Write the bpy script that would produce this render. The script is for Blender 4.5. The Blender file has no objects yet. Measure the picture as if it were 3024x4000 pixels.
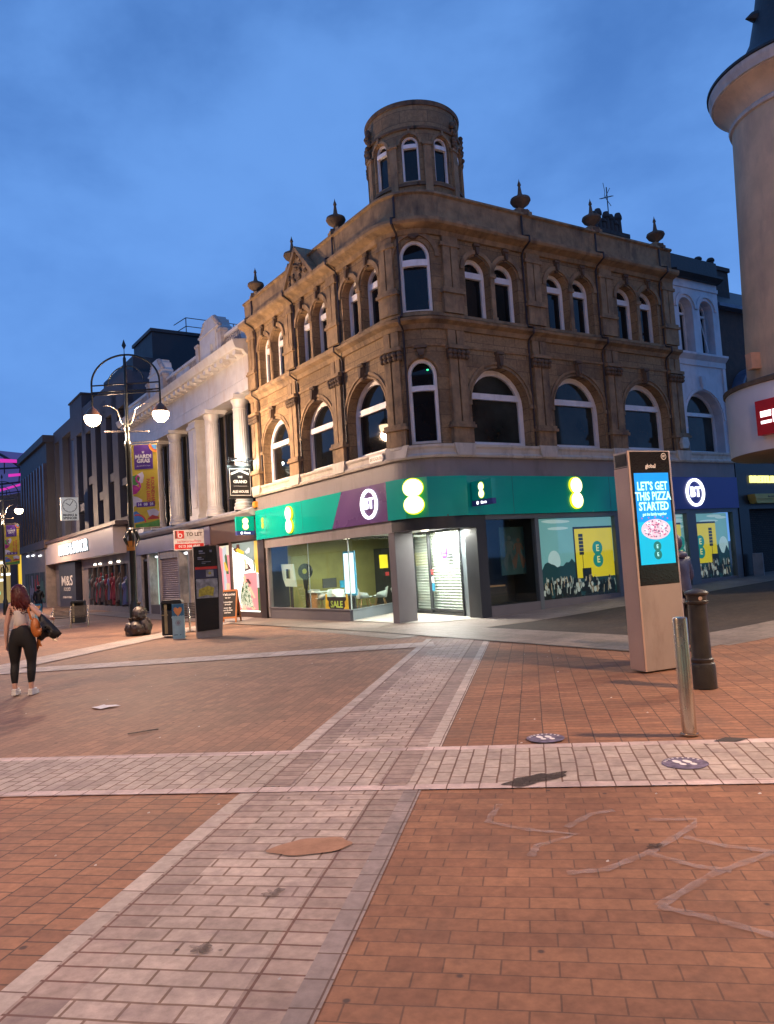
import bpy, math, random
from math import sin, cos, pi, radians, sqrt, atan2, hypot
from mathutils import Vector, Matrix
random.seed(7)
SC = bpy.context.scene
COL = SC.collection

# ------------------------------------------------------------------ camera
EYE = 1.65
PITCH, ROLL = radians(3.80), radians(-3.65)
fw = Vector((0, cos(PITCH), sin(PITCH))); up0 = Vector((0, -sin(PITCH), cos(PITCH))); rt0 = Vector((1, 0, 0))
rt = rt0 * cos(ROLL) + up0 * sin(ROLL); upv = up0 * cos(ROLL) - rt0 * sin(ROLL)
cam = bpy.data.cameras.new('camera'); camo = bpy.data.objects.new('camera', cam); COL.objects.link(camo)
cam.sensor_fit = 'VERTICAL'; cam.sensor_height = 36; cam.lens = 36 * 2950 / 4000
cam.clip_start = .05; cam.clip_end = 2000
camo.matrix_world = Matrix(((rt.x, upv.x, -fw.x, 0), (rt.y, upv.y, -fw.y, 0), (rt.z, upv.z, -fw.z, EYE), (0, 0, 0, 1)))
SC.camera = camo
SC.view_settings.view_transform = 'Standard'; SC.view_settings.look = 'None'
SC.view_settings.exposure = 0; SC.view_settings.gamma = 1
SC.render.resolution_x = 774; SC.render.resolution_y = 1024

# ------------------------------------------------------------------ dusk sky
W = bpy.data.worlds.new('World'); SC.world = W; W.use_nodes = True
nt = W.node_tree; N = nt.nodes; L = nt.links; N.clear()
out = N.new('ShaderNodeOutputWorld'); bg = N.new('ShaderNodeBackground')
sky = N.new('ShaderNodeTexSky'); sky.sky_type = 'NISHITA'; sky.sun_disc = False
sky.sun_elevation = radians(-3.0); sky.sun_rotation = radians(330); sky.ozone_density = 4; sky.altitude = 50
tc = N.new('ShaderNodeTexCoord'); mp = N.new('ShaderNodeMapping'); mp.inputs['Scale'].default_value = (1.0, 1.0, 1.7)
mp.inputs['Location'].default_value = (.75, .1, .45)
ns = N.new('ShaderNodeTexNoise'); ns.inputs['Scale'].default_value = 2.6; ns.inputs['Detail'].default_value = 6; ns.inputs['Roughness'].default_value = .55
ns.inputs['Distortion'].default_value = .1
rp = N.new('ShaderNodeValToRGB'); rp.color_ramp.elements[0].position = .36; rp.color_ramp.elements[1].position = .72
rp.color_ramp.elements[0].color = (0, 0, 0, 1); rp.color_ramp.elements[1].color = (1, 1, 1, 1); rp.color_ramp.interpolation = 'EASE'
sep = N.new('ShaderNodeSeparateXYZ')
grad = N.new('ShaderNodeValToRGB')   # colour of the clouded dusk sky from the horizon up
e = grad.color_ramp.elements
e[0].position = 0; e[0].color = (.13, .31, .74, 1); e[1].position = 1; e[1].color = (.035, .125, .41, 1)
for p_, c_ in ((.18, (.11, .27, .66)), (.38, (.085, .225, .59)), (.6, (.055, .16, .45))):
    q = e.new(p_); q.color = (*c_, 1)
cloud = N.new('ShaderNodeMixRGB'); cloud.blend_type = 'MIX'; cloud.inputs[2].default_value = (.16, .37, .84, 1)
fac = N.new('ShaderNodeMath'); fac.operation = 'MULTIPLY'; fac.inputs[1].default_value = .6
add = N.new('ShaderNodeMixRGB'); add.blend_type = 'ADD'; add.inputs[0].default_value = .05
L.new(tc.outputs['Generated'], mp.inputs[0]); L.new(mp.outputs[0], ns.inputs[0]); L.new(ns.outputs[0], rp.inputs[0])
L.new(tc.outputs['Generated'], sep.inputs[0]); L.new(sep.outputs[2], grad.inputs[0])
L.new(rp.outputs[0], fac.inputs[0]); L.new(fac.outputs[0], cloud.inputs[0]); L.new(grad.outputs[0], cloud.inputs[1])
L.new(cloud.outputs[0], add.inputs[1]); L.new(sky.outputs[0], add.inputs[2])
L.new(add.outputs[0], bg.inputs[0]); bg.inputs[1].default_value = 1.15; L.new(bg.outputs[0], out.inputs[0])

LK = 1.0   # street lamp strength
def lamp_light(name, loc, watts, col=(1, .62, .36), rad=.16, kind='POINT', parent=None, size=1, size_y=None, rot=None, spot=None):
    l = bpy.data.lights.new(name, kind); l.energy = watts; l.color = col
    if kind == 'AREA':
        l.size = size
        if size_y: l.shape = 'RECTANGLE'; l.size_y = size_y
    else: l.shadow_soft_size = rad
    if kind == 'SPOT': l.spot_size = spot; l.spot_blend = .6
    o = bpy.data.objects.new(name, l); COL.objects.link(o); o.location = loc
    if rot: o.rotation_euler = rot
    if parent: o.parent = parent
    return o

# ------------------------------------------------------------------ materials
MATS = {}
def nmat(name):
    m = bpy.data.materials.new(name); m.use_nodes = True; MATS[name] = m
    return m, m.node_tree, m.node_tree.nodes, m.node_tree.links, m.node_tree.nodes['Principled BSDF']
def c4(c): return (c[0], c[1], c[2], 1)
def plain(name, col, rough=.6, metal=0, var=.25, scale=3, bump=.15, bscale=40, emit=None, es=0, spec=.5, coat=0, grime=None, gscale=1.2):
    """Principled surface with noise-broken colour, uneven gloss and fine bump."""
    m, t, n, l, b = nmat(name)
    co = n.new('ShaderNodeTexCoord')
    a = n.new('ShaderNodeTexNoise'); a.inputs['Scale'].default_value = scale; a.inputs['Detail'].default_value = 6; l.new(co.outputs['Object'], a.inputs[0])
    r = n.new('ShaderNodeValToRGB'); l.new(a.outputs[0], r.inputs[0])
    r.color_ramp.elements[0].position = .3; r.color_ramp.elements[1].position = .7
    r.color_ramp.elements[0].color = c4([x * (1 - var) for x in col]); r.color_ramp.elements[1].color = c4([min(1, x * (1 + var * .7)) for x in col])
    src = r.outputs[0]
    if grime:
        g = n.new('ShaderNodeTexNoise'); g.inputs['Scale'].default_value = gscale; g.inputs['Detail'].default_value = 8; g.inputs['Roughness'].default_value = .7
        mpn = n.new('ShaderNodeMapping'); mpn.inputs['Scale'].default_value = (1.6, 1.6, .5); l.new(co.outputs['Object'], mpn.inputs[0]); l.new(mpn.outputs[0], g.inputs[0])
        gr = n.new('ShaderNodeValToRGB'); gr.color_ramp.elements[0].position = .5; gr.color_ramp.elements[1].position = .72; l.new(g.outputs[0], gr.inputs[0])
        mx = n.new('ShaderNodeMixRGB'); l.new(gr.outputs[0], mx.inputs[0]); l.new(src, mx.inputs[1]); mx.inputs[2].default_value = c4(grime); src = mx.outputs[0]
    l.new(src, b.inputs['Base Color'])
    rr = n.new('ShaderNodeMapRange'); rr.inputs[3].default_value = max(.02, rough * .8); rr.inputs[4].default_value = min(1, rough * 1.2); l.new(a.outputs[0], rr.inputs[0]); l.new(rr.outputs[0], b.inputs['Roughness'])
    b.inputs['Metallic'].default_value = metal; b.inputs['Specular IOR Level'].default_value = spec
    if coat: b.inputs['Coat Weight'].default_value = coat
    if bump:
        f = n.new('ShaderNodeTexNoise'); f.inputs['Scale'].default_value = bscale; f.inputs['Detail'].default_value = 4; l.new(co.outputs['Object'], f.inputs[0])
        bp = n.new('ShaderNodeBump'); bp.inputs['Strength'].default_value = bump; bp.inputs['Distance'].default_value = .02; l.new(f.outputs[0], bp.inputs['Height']); l.new(bp.outputs[0], b.inputs['Normal'])
    if emit: b.inputs['Emission Color'].default_value = c4(emit); b.inputs['Emission Strength'].default_value = es
    return m
def glow(name, col, s):
    m, t, n, l, b = nmat(name)
    co = n.new('ShaderNodeTexCoord'); a = n.new('ShaderNodeTexNoise'); a.inputs['Scale'].default_value = 2.5; l.new(co.outputs['Object'], a.inputs[0])
    mr = n.new('ShaderNodeMapRange'); mr.inputs[3].default_value = s * .9; mr.inputs[4].default_value = s * 1.1; l.new(a.outputs[0], mr.inputs[0]); l.new(mr.outputs[0], b.inputs['Emission Strength'])
    b.inputs['Base Color'].default_value = c4([x * .5 for x in col]); b.inputs['Emission Color'].default_value = c4(col); b.inputs['Roughness'].default_value = .4
    return m
def bricky(name, c1, c2, mortar, bw, rh, ms, angle=0, uv=False, var=.3, rough=.8, bump=.5, offset=.5, stain=None, sscale=.8, gum=0, smooth=.1, squash=1, specks=None, spec=.4):
    """Masonry / paving: brick courses with per-unit colour, stains, dark joints."""
    m, t, n, l, b = nmat(name)
    co = n.new('ShaderNodeTexCoord'); mp_ = n.new('ShaderNodeMapping'); mp_.inputs['Rotation'].default_value = (0, 0, angle)
    l.new(co.outputs['UV' if uv else 'Object'], mp_.inputs[0])
    wob = n.new('ShaderNodeTexNoise'); wob.inputs['Scale'].default_value = 1.7 if not uv else .6; l.new(mp_.outputs[0], wob.inputs[0])
    wm = n.new('ShaderNodeVectorMath'); wm.operation = 'SCALE'; wm.inputs['Scale'].default_value = .02; l.new(wob.outputs['Color'], wm.inputs[0])
    wa = n.new('ShaderNodeVectorMath'); wa.operation = 'ADD'; l.new(mp_.outputs[0], wa.inputs[0]); l.new(wm.outputs[0], wa.inputs[1])
    k = n.new('ShaderNodeTexBrick'); l.new(wa.outputs[0], k.inputs[0])
    k.inputs['Scale'].default_value = 1; k.inputs['Brick Width'].default_value = bw; k.inputs['Row Height'].default_value = rh; k.inputs['Mortar Size'].default_value = ms
    k.inputs['Mortar Smooth'].default_value = smooth; k.inputs['Color1'].default_value = c4(c1); k.inputs['Color2'].default_value = c4(c2); k.inputs['Mortar'].default_value = c4(mortar)
    k.offset = offset; k.squash = squash
    a = n.new('ShaderNodeTexNoise'); a.inputs['Scale'].default_value = 14; a.inputs['Detail'].default_value = 8; a.inputs['Roughness'].default_value = .7; l.new(co.outputs['Object'], a.inputs[0])
    a2 = n.new('ShaderNodeTexNoise'); a2.inputs['Scale'].default_value = sscale; a2.inputs['Detail'].default_value = 7; a2.inputs['Roughness'].default_value = .6; l.new(co.outputs['Object'], a2.inputs[0])
    r1 = n.new('ShaderNodeMapRange'); r1.inputs[1].default_value = .3; r1.inputs[2].default_value = .7; r1.inputs[3].default_value = 1 - var; r1.inputs[4].default_value = 1 + var * .6; l.new(a.outputs[0], r1.inputs[0])
    r2 = n.new('ShaderNodeMapRange'); r2.inputs[1].default_value = .3; r2.inputs[2].default_value = .7; r2.inputs[3].default_value = 1 - var * 1.1; r2.inputs[4].default_value = 1 + var * .6; l.new(a2.outputs[0], r2.inputs[0])
    mm = n.new('ShaderNodeMath'); mm.operation = 'MULTIPLY'; l.new(r1.outputs[0], mm.inputs[0]); l.new(r2.outputs[0], mm.inputs[1])
    mx = n.new('ShaderNodeVectorMath'); mx.operation = 'SCALE'; l.new(k.outputs[0], mx.inputs[0]); l.new(mm.outputs[0], mx.inputs['Scale'])
    src = mx.outputs[0]
    if stain:
        g = n.new('ShaderNodeTexNoise'); g.inputs['Scale'].default_value = sscale * 1.9; g.inputs['Detail'].default_value = 9; g.inputs['Roughness'].default_value = .68; g.inputs['Distortion'].default_value = .6
        l.new(co.outputs['Object'], g.inputs[0])
        gr = n.new('ShaderNodeValToRGB'); gr.color_ramp.elements[0].position = .52; gr.color_ramp.elements[1].position = .74; gr.color_ramp.elements[1].color = (.75, .75, .75, 1); l.new(g.outputs[0], gr.inputs[0])
        m3 = n.new('ShaderNodeMixRGB'); l.new(gr.outputs[0], m3.inputs[0]); l.new(src, m3.inputs[1]); m3.inputs[2].default_value = c4(stain); src = m3.outputs[0]
    if gum:
        v = n.new('ShaderNodeTexVoronoi'); v.inputs['Scale'].default_value = gum; v.inputs['Randomness'].default_value = 1; l.new(co.outputs['Object'], v.inputs[0])
        vr = n.new('ShaderNodeMapRange'); vr.inputs[1].default_value = .05; vr.inputs[2].default_value = .10; vr.inputs[3].default_value = .8; vr.inputs[4].default_value = 0; l.new(v.outputs['Distance'], vr.inputs[0])
        sp = n.new('ShaderNodeSeparateColor'); l.new(v.outputs['Color'], sp.inputs[0])
        th = n.new('ShaderNodeMath'); th.operation = 'GREATER_THAN'; th.inputs[1].default_value = .60; l.new(sp.outputs[0], th.inputs[0])
        mu = n.new('ShaderNodeMath'); mu.operation = 'MULTIPLY'; l.new(vr.outputs[0], mu.inputs[0]); l.new(th.outputs[0], mu.inputs[1])
        m4 = n.new('ShaderNodeMixRGB'); l.new(mu.outputs[0], m4.inputs[0]); l.new(src, m4.inputs[1]); m4.inputs[2].default_value = (.035, .028, .03, 1); src = m4.outputs[0]
    l.new(src, b.inputs['Base Color'])
    rr = n.new('ShaderNodeMapRange'); rr.inputs[3].default_value = rough * .75; rr.inputs[4].default_value = min(1, rough * 1.2); l.new(a2.outputs[0], rr.inputs[0]); l.new(rr.outputs[0], b.inputs['Roughness'])
    b.inputs['Specular IOR Level'].default_value = spec
    inv = n.new('ShaderNodeMath'); inv.operation = 'MULTIPLY_ADD'; inv.inputs[1].default_value = -1; l.new(k.outputs['Fac'], inv.inputs[0])
    sc = n.new('ShaderNodeMath'); sc.operation = 'MULTIPLY'; sc.inputs[1].default_value = .35; l.new(a.outputs[0], sc.inputs[0]); l.new(sc.outputs[0], inv.inputs[2])
    bp = n.new('ShaderNodeBump'); bp.inputs['Strength'].default_value = bump; bp.inputs['Distance'].default_value = .012; l.new(inv.outputs[0], bp.inputs['Height']); l.new(bp.outputs[0], b.inputs['Normal'])
    return m
def mark(name, col, a0, a1_, scale=9, rough=.8):
    """thin worn film (chalk, stain) whose cover breaks up with noise"""
    m, t, n, l, b = nmat(name); b.inputs['Base Color'].default_value = c4(col); b.inputs['Roughness'].default_value = rough
    co = n.new('ShaderNodeTexCoord'); a = n.new('ShaderNodeTexNoise'); a.inputs['Scale'].default_value = scale; a.inputs['Detail'].default_value = 8; a.inputs['Roughness'].default_value = .7; l.new(co.outputs['Object'], a.inputs[0])
    r = n.new('ShaderNodeMapRange'); r.inputs[1].default_value = .35; r.inputs[2].default_value = .62; r.inputs[3].default_value = a0; r.inputs[4].default_value = a1_; l.new(a.outputs[0], r.inputs[0]); l.new(r.outputs[0], b.inputs['Alpha'])
    return m
def glassmat(name, tint=(.97, 1, .985), refl=1.45):
    m, t, n, l, b = nmat(name); n.remove(b)
    o = [x for x in n if x.type == 'OUTPUT_MATERIAL'][0]
    tr = n.new('ShaderNodeBsdfTransparent'); tr.inputs[0].default_value = c4(tint); gl = n.new('ShaderNodeBsdfGlossy'); gl.inputs['Roughness'].default_value = .03
    ge = n.new('ShaderNodeNewGeometry'); dt = n.new('ShaderNodeVectorMath'); dt.operation = 'DOT_PRODUCT'; l.new(ge.outputs['Incoming'], dt.inputs[0]); l.new(ge.outputs['Normal'], dt.inputs[1])
    ab = n.new('ShaderNodeMath'); ab.operation = 'ABSOLUTE'; l.new(dt.outputs['Value'], ab.inputs[0]); sb = n.new('ShaderNodeMath'); sb.operation = 'SUBTRACT'; sb.inputs[0].default_value = 1; l.new(ab.outputs[0], sb.inputs[1])
    pw = n.new('ShaderNodeMath'); pw.operation = 'POWER'; pw.inputs[1].default_value = 5; l.new(sb.outputs[0], pw.inputs[0])
    fr = n.new('ShaderNodeMath'); fr.operation = 'MULTIPLY_ADD'; fr.inputs[1].default_value = .9; fr.inputs[2].default_value = .05; l.new(pw.outputs[0], fr.inputs[0]); mx = n.new('ShaderNodeMixShader')
    no = n.new('ShaderNodeTexNoise'); no.inputs['Scale'].default_value = .9; bp = n.new('ShaderNodeBump'); bp.inputs['Strength'].default_value = .03; l.new(no.outputs[0], bp.inputs['Height']); l.new(bp.outputs[0], gl.inputs['Normal'])
    l.new(fr.outputs[0], mx.inputs[0]); l.new(tr.outputs[0], mx.inputs[1]); l.new(gl.outputs[0], mx.inputs[2]); l.new(mx.outputs[0], o.inputs[0])
    return m

# ------------------------------------------------------------------ mesh building
def ident(u, v, z): return Vector((u, v, z))
class MB:
    def __init__(s, M=ident, step=None):
        s.M = M; s.V = []; s.F = []; s.UV = []; s.MI = []; s.step = step; s.mi = 0; s.pid = 0; s.PI = []
    def face(s, pts):
        n = len(s.V); P = [Vector(p) for p in pts]
        s.V += [s.M(*p) for p in P]; s.F.append(tuple(range(n, n + len(P)))); s.MI.append(s.mi); s.PI.append(s.pid)
        zs = [p[2] for p in P]; us = [p[0] for p in P]; vs = [p[1] for p in P]
        if max(zs) - min(zs) > 1e-5:
            if max(us) - min(us) > .5 * (max(vs) - min(vs)): s.UV.append([(p[0], p[2]) for p in P])
            else: s.UV.append([(p[1], p[2]) for p in P])
        else: s.UV.append([(p[0], p[1]) for p in P])
    def raw(s, verts, faces):
        n = len(s.V); s.V += [Vector(v) for v in verts]
        for f in faces:
            s.F.append(tuple(i + n for i in f)); s.MI.append(s.mi); s.PI.append(s.pid); s.UV.append([(verts[i][0], verts[i][2]) for i in f])
    def loc(s, verts, faces):
        n = len(s.V); s.V += [s.M(*v) for v in verts]
        for f in faces:
            s.F.append(tuple(i + n for i in f)); s.MI.append(s.mi); s.PI.append(s.pid); s.UV.append([(verts[i][0], verts[i][2]) for i in f])
    def cuts(s, u0, u1):
        if not s.step: return [u0, u1]
        n = max(1, int(math.ceil(abs(u1 - u0) / s.step))); return [u0 + (u1 - u0) * i / n for i in range(n + 1)]
    def box(s, u0, u1, v0, v1, z0, z1):
        c = s.cuts(u0, u1)
        for a, b in zip(c, c[1:]):
            s.face([(a, v1, z0), (b, v1, z0), (b, v1, z1), (a, v1, z1)]); s.face([(b, v0, z0), (a, v0, z0), (a, v0, z1), (b, v0, z1)])
            s.face([(a, v1, z1), (b, v1, z1), (b, v0, z1), (a, v0, z1)]); s.face([(a, v0, z0), (b, v0, z0), (b, v1, z0), (a, v1, z0)])
        s.face([(u0, v0, z0), (u0, v1, z0), (u0, v1, z1), (u0, v0, z1)]); s.face([(u1, v1, z0), (u1, v0, z0), (u1, v0, z1), (u1, v1, z1)])
    def sweep(s, prof, u0, u1, extra=()):
        """closed profile [(v,z)] swept along u"""
        c = sorted(set(s.cuts(u0, u1)) | set(x for x in extra if u0 < x < u1)); n = len(prof)
        for a, b in zip(c, c[1:]):
            for i in range(n):
                p, q = prof[i], prof[(i + 1) % n]
                s.face([(a, *p), (b, *p), (b, *q), (a, *q)])
        s.face([(u0, *p) for p in prof][::-1]); s.face([(u1, *p) for p in prof])
    def wallq(s, u0, u1, z0, z1, v=0):
        for a, b in zip(s.cuts(u0, u1), s.cuts(u0, u1)[1:]): s.face([(a, v, z0), (b, v, z0), (b, v, z1), (a, v, z1)])
    def prism(s, poly, v0, v1):
        """polygon [(u,z)] with thickness v0..v1"""
        s.face([(u, v1, z) for u, z in poly]); s.face([(u, v0, z) for u, z in poly][::-1]); n = len(poly)
        for i in range(n):
            a, b = poly[i], poly[(i + 1) % n]; s.face([(a[0], v0, a[1]), (b[0], v0, b[1]), (b[0], v1, b[1]), (a[0], v1, a[1])])
    def column(s, poly, z0, z1):
        """footprint [(u,v)] raised z0..z1"""
        s.face([(u, v, z1) for u, v in poly]); s.face([(u, v, z0) for u, v in poly][::-1]); n = len(poly)
        for i in range(n):
            a, b = poly[i], poly[(i + 1) % n]; s.face([(*a, z0), (*b, z0), (*b, z1), (*a, z1)])
    def disc(s, cu, cz, r, v0, v1, n=28, rz=None):
        s.prism([(cu + r * cos(2 * pi * i / n), cz + (rz or r) * sin(2 * pi * i / n)) for i in range(n)], v0, v1)
    def ring(s, cu, cz, r0, r1, v0, v1, n=36, a0=0, a1=2 * pi):
        full = abs(a1 - a0 - 2 * pi) < 1e-6
        A = [a0 + (a1 - a0) * i / n for i in range(n + 1)]
        for a, b in zip(A, A[1:]):
            P = lambda r, t, v: (cu + r * cos(t), v, cz + r * sin(t))
            s.face([P(r0, a, v1), P(r1, a, v1), P(r1, b, v1), P(r0, b, v1)]); s.face([P(r1, a, v0), P(r1, b, v0), P(r1, b, v1), P(r1, a, v1)])
            s.face([P(r0, a, v0), P(r0, a, v1), P(r0, b, v1), P(r0, b, v0)]); s.face([P(r0, a, v0), P(r0, b, v0), P(r1, b, v0), P(r1, a, v0)])
    def lathe(s, prof, cu, cv, n=20, a0=0, a1=2 * pi, cz=0):
        A = [a0 + (a1 - a0) * i / n for i in range(n + 1)]; verts = []; faces = []
        for t in A:
            for r, z in prof: verts.append((cu + r * cos(t), cv + r * sin(t), cz + z))
        k = len(prof)
        for i in range(n):
            for j in range(k - 1): faces.append((i * k + j, (i + 1) * k + j, (i + 1) * k + j + 1, i * k + j + 1))
        s.loc(verts, faces)
    def tube(s, pts, r, n=8, close=False, caps=True):
        P = [Vector(p) for p in pts]; verts = []; faces = []; m = len(P)
        R = r if isinstance(r, (list, tuple)) else [r] * m
        prev = None
        for i, p in enumerate(P):
            if close: d = P[(i + 1) % m] - P[i - 1]
            else: d = P[min(i + 1, m - 1)] - P[max(i - 1, 0)]
            d.normalize()
            if prev is None:
                a = d.orthogonal().normalized()
            else:
                a = prev - d * prev.dot(d)
                a = a.normalized() if a.length > 1e-6 else d.orthogonal().normalized()
            prev = a; b = d.cross(a)
            for k in range(n):
                t = 2 * pi * k / n; verts.append(tuple(p + (a * cos(t) + b * sin(t)) * R[i]))
        for i in range(m if close else m - 1):
            j = (i + 1) % m
            for k in range(n): faces.append((i * n + k, i * n + (k + 1) % n, j * n + (k + 1) % n, j * n + k))
        if caps and not close: faces.append(tuple(range(n))[::-1]); faces.append(tuple((m - 1) * n + k for k in range(n)))
        s.loc(verts, faces)
    def text(s, body, u, z, size, v=0, ext=.01, align='CENTER', bold=0, sx=1, rot=0, tilt=0):
        cu = bpy.data.curves.new('t', 'FONT'); cu.body = body; cu.size = size; cu.extrude = ext / 2; cu.align_x = align; cu.align_y = 'CENTER'; cu.offset = bold; cu.resolution_u = 2
        o = bpy.data.objects.new('t', cu); me = o.to_mesh()
        vs = []
        for q in me.vertices:
            x, y = q.co.x * sx, q.co.y
            x, y = x * cos(rot) - y * sin(rot), x * sin(rot) + y * cos(rot)
            vs.append((u + x, v + ext / 2 + q.co.z, z + y))
        fs = [tuple(p.vertices) for p in me.polygons]; o.to_mesh_clear()
        s.loc(vs, fs); bpy.data.objects.remove(o); bpy.data.curves.remove(cu)
    def arch_wall(s, u0, u1, z0, z1, ops, v=0, depth=.35, n=14):
        """wall face u0..u1,z0..z1 with round-headed openings [(cu, r, sill, spring)] and their reveals"""
        x = u0
        for cu, r, sill, spr in sorted(ops):
            a, b = cu - r, cu + r
            s.wallq(x, a, z0, z1, v); s.wallq(a, b, z0, sill, v)
            A = [pi - pi * i / n for i in range(n + 1)]; P = [(cu + r * cos(t), spr + r * sin(t)) for t in A]
            for p, q in zip(P, P[1:]):
                s.face([(p[0], v, p[1]), (q[0], v, q[1]), (q[0], v, z1), (p[0], v, z1)]); s.face([(p[0], v, p[1]), (p[0], v - depth, p[1]), (q[0], v - depth, q[1]), (q[0], v, q[1])])
            s.face([(a, v, sill), (a, v - depth, sill), (a, v - depth, spr), (a, v, spr)]); s.face([(b, v - depth, sill), (b, v, sill), (b, v, spr), (b, v - depth, spr)])
            s.face([(a, v, sill), (b, v, sill), (b, v - depth, sill), (a, v - depth, sill)])
            x = b
        s.wallq(x, u1, z0, z1, v)
    def arch_frame(s, cu, r, sill, spr, t, v0, v1, trans=None, tt=.12, n=16):
        out_ = [(cu - r, sill)] + [(cu + r * cos(pi - pi * i / n), spr + r * sin(pi - pi * i / n)) for i in range(n + 1)] + [(cu + r, sill)]
        ri = r - t
        inn = [(cu - ri, sill + t * .8)] + [(cu + ri * cos(pi - pi * i / n), spr + ri * sin(pi - pi * i / n)) for i in range(n + 1)] + [(cu + ri, sill + t * .8)]
        k = len(out_)
        for i in range(k):
            j = (i + 1) % k; a, b, c, d = out_[i], out_[j], inn[j], inn[i]
            s.face([(a[0], v1, a[1]), (b[0], v1, b[1]), (c[0], v1, c[1]), (d[0], v1, d[1])]); s.face([(d[0], v1, d[1]), (c[0], v1, c[1]), (c[0], v0, c[1]), (d[0], v0, d[1])])
            s.face([(a[0], v0, a[1]), (b[0], v0, b[1]), (b[0], v1, b[1]), (a[0], v1, a[1])])
        if trans: s.box(cu - ri, cu + ri, v0, v1 + .03, trans - tt / 2, trans + tt / 2)
    def arch_pane(s, cu, r, sill, spr, v, n=16):
        s.face([(cu - r, v, sill), (cu + r, v, sill)] + [(cu + r * cos(pi * i / n), v, spr + r * sin(pi * i / n)) for i in range(n + 1)])
    def nxt(s): s.pid += 1; return s
    def build(s, name, mat, parent=None, smooth=None, bevel=0, kind=None, **props):
        if s.pid:                                     # one object per marked piece
            last = None
            for k in sorted(set(s.PI)):
                q = MB(); used = {}
                for f, uv, p in zip(s.F, s.UV, s.PI):
                    if p != k: continue
                    g = []
                    for i in f:
                        if i not in used: used[i] = len(q.V); q.V.append(s.V[i])
                        g.append(used[i])
                    q.F.append(tuple(g)); q.UV.append(uv); q.MI.append(0); q.PI.append(0)
                last = q.build(name, mat, parent, smooth, bevel, kind, **props)
            return last
        me = bpy.data.meshes.new(name); me.from_pydata([tuple(v) for v in s.V], [], s.F)
        uvl = me.uv_layers.new(name='UVMap'); k = 0
        for f in s.UV:
            for uv in f: uvl.data[k].uv = uv; k += 1
        ms = mat if isinstance(mat, (list, tuple)) else [mat]
        for m in ms: me.materials.append(MATS[m])
        if len(ms) > 1:
            for p, i in zip(me.polygons, s.MI): p.material_index = i
        if smooth or bevel:
            import bmesh
            bm = bmesh.new(); bm.from_mesh(me); bmesh.ops.remove_doubles(bm, verts=bm.verts, dist=.0004); bmesh.ops.recalc_face_normals(bm, faces=bm.faces); bm.to_mesh(me); bm.free()
        if smooth:
            for p in me.polygons: p.use_smooth = True
            me.set_sharp_from_angle(angle=radians(smooth))
        o = bpy.data.objects.new(name, me); COL.objects.link(o)
        if bevel:
            b = o.modifiers.new('bevel', 'BEVEL'); b.width = bevel; b.segments = 2; b.limit_method = 'ANGLE'; b.angle_limit = radians(40)
        if parent: adopt(o, parent)
        if kind: o['kind'] = kind
        for a, b in props.items(): o[a] = b
        return o
def adopt(o, p):
    o.parent = p; o.matrix_parent_inverse = p.matrix_world.inverted() if p.matrix_world != Matrix.Identity(4) else Matrix.Identity(4)
    return o
def thing(name, loc, label, cat, group=None, rz=0):
    o = bpy.data.objects.new(name, None); COL.objects.link(o); o.location = loc; o.rotation_euler = (0, 0, rz); o.empty_display_size = .2
    o.matrix_world = Matrix.Translation(Vector(loc)) @ Matrix.Rotation(rz, 4, 'Z')
    o['label'] = label; o['category'] = cat
    if group: o['group'] = group
    return o
def tag(o, label, cat, group=None):
    o['label'] = label; o['category'] = cat
    if group: o['group'] = group
    return o
def at(loc, rz=0):
    """mapping for a free-standing thing: u right, v towards the viewer side (rotated by rz), z up"""
    L_ = Vector(loc); ca, sa = cos(rz), sin(rz)
    def M(u, v, z): return Vector((L_.x + u * ca + v * sa, L_.y + u * sa - v * ca, L_.z + z))
    return M
def copytree(o, label, group, mat=None, delta=Matrix.Identity(4)):
    c = o.copy(); COL.objects.link(c); c.matrix_world = delta @ o.matrix_world
    c['label'] = label; c['group'] = group
    for ch in o.children: _cc(ch, c)
    return c
def _cc(ch, par):
    d = ch.copy(); COL.objects.link(d); d.parent = par
    for g in ch.children: _cc(g, d)

# ------------------------------------------------------------------ street geometry (metres, camera at origin)
A1, A2 = radians(-34.2), radians(58.5)
D1 = Vector((sin(A1), cos(A1), 0)); D2 = Vector((sin(A2), cos(A2), 0))
PA = Vector((.155, 20.2, 0)); PB = Vector((2.32, 20.08, 0))
N1 = Vector((-cos(A1), sin(A1), 0)); N2 = Vector((cos(A2), -sin(A2), 0))    # outward normals
RC = 1.195
CC = PA - D1 * .1 - N1 * RC
ANG = math.acos(max(-1, min(1, N1.dot(N2)))); LC = RC * ANG
a_n1 = atan2(N1.y, N1.x)
def a1(s): return -(s + .1)
SB = (PB - (CC + N2 * RC)).dot(D2)       # offset of PB past the end of the curve
def b2(s): return LC + SB + s
def PATH(u, v, z):
    if u <= 0: p = PA - D1 * .1 - D1 * u + N1 * v
    elif u < LC:
        t = a_n1 + u / RC; p = CC + Vector((cos(t), sin(t), 0)) * (RC + v)
    else: p = CC + N2 * (RC + v) + D2 * (u - LC)
    return Vector((p.x, p.y, z))
def gz(x, y):
    p = Vector((x, y, 0)); s2 = (p - PB).dot(D2) - .4; s1 = (p - PA).dot(D1)
    r = .034 * (math.log1p(math.exp(min(30, s2 * 2))) / 2)
    f = max(0, min(1, ((p - PB).dot(D1) + 12) / 6))
    return r * f - .01 * max(0, min(20, s1)) * max(0, min(1, (-(p - PA).dot(D2) + 2) / 3))
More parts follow.
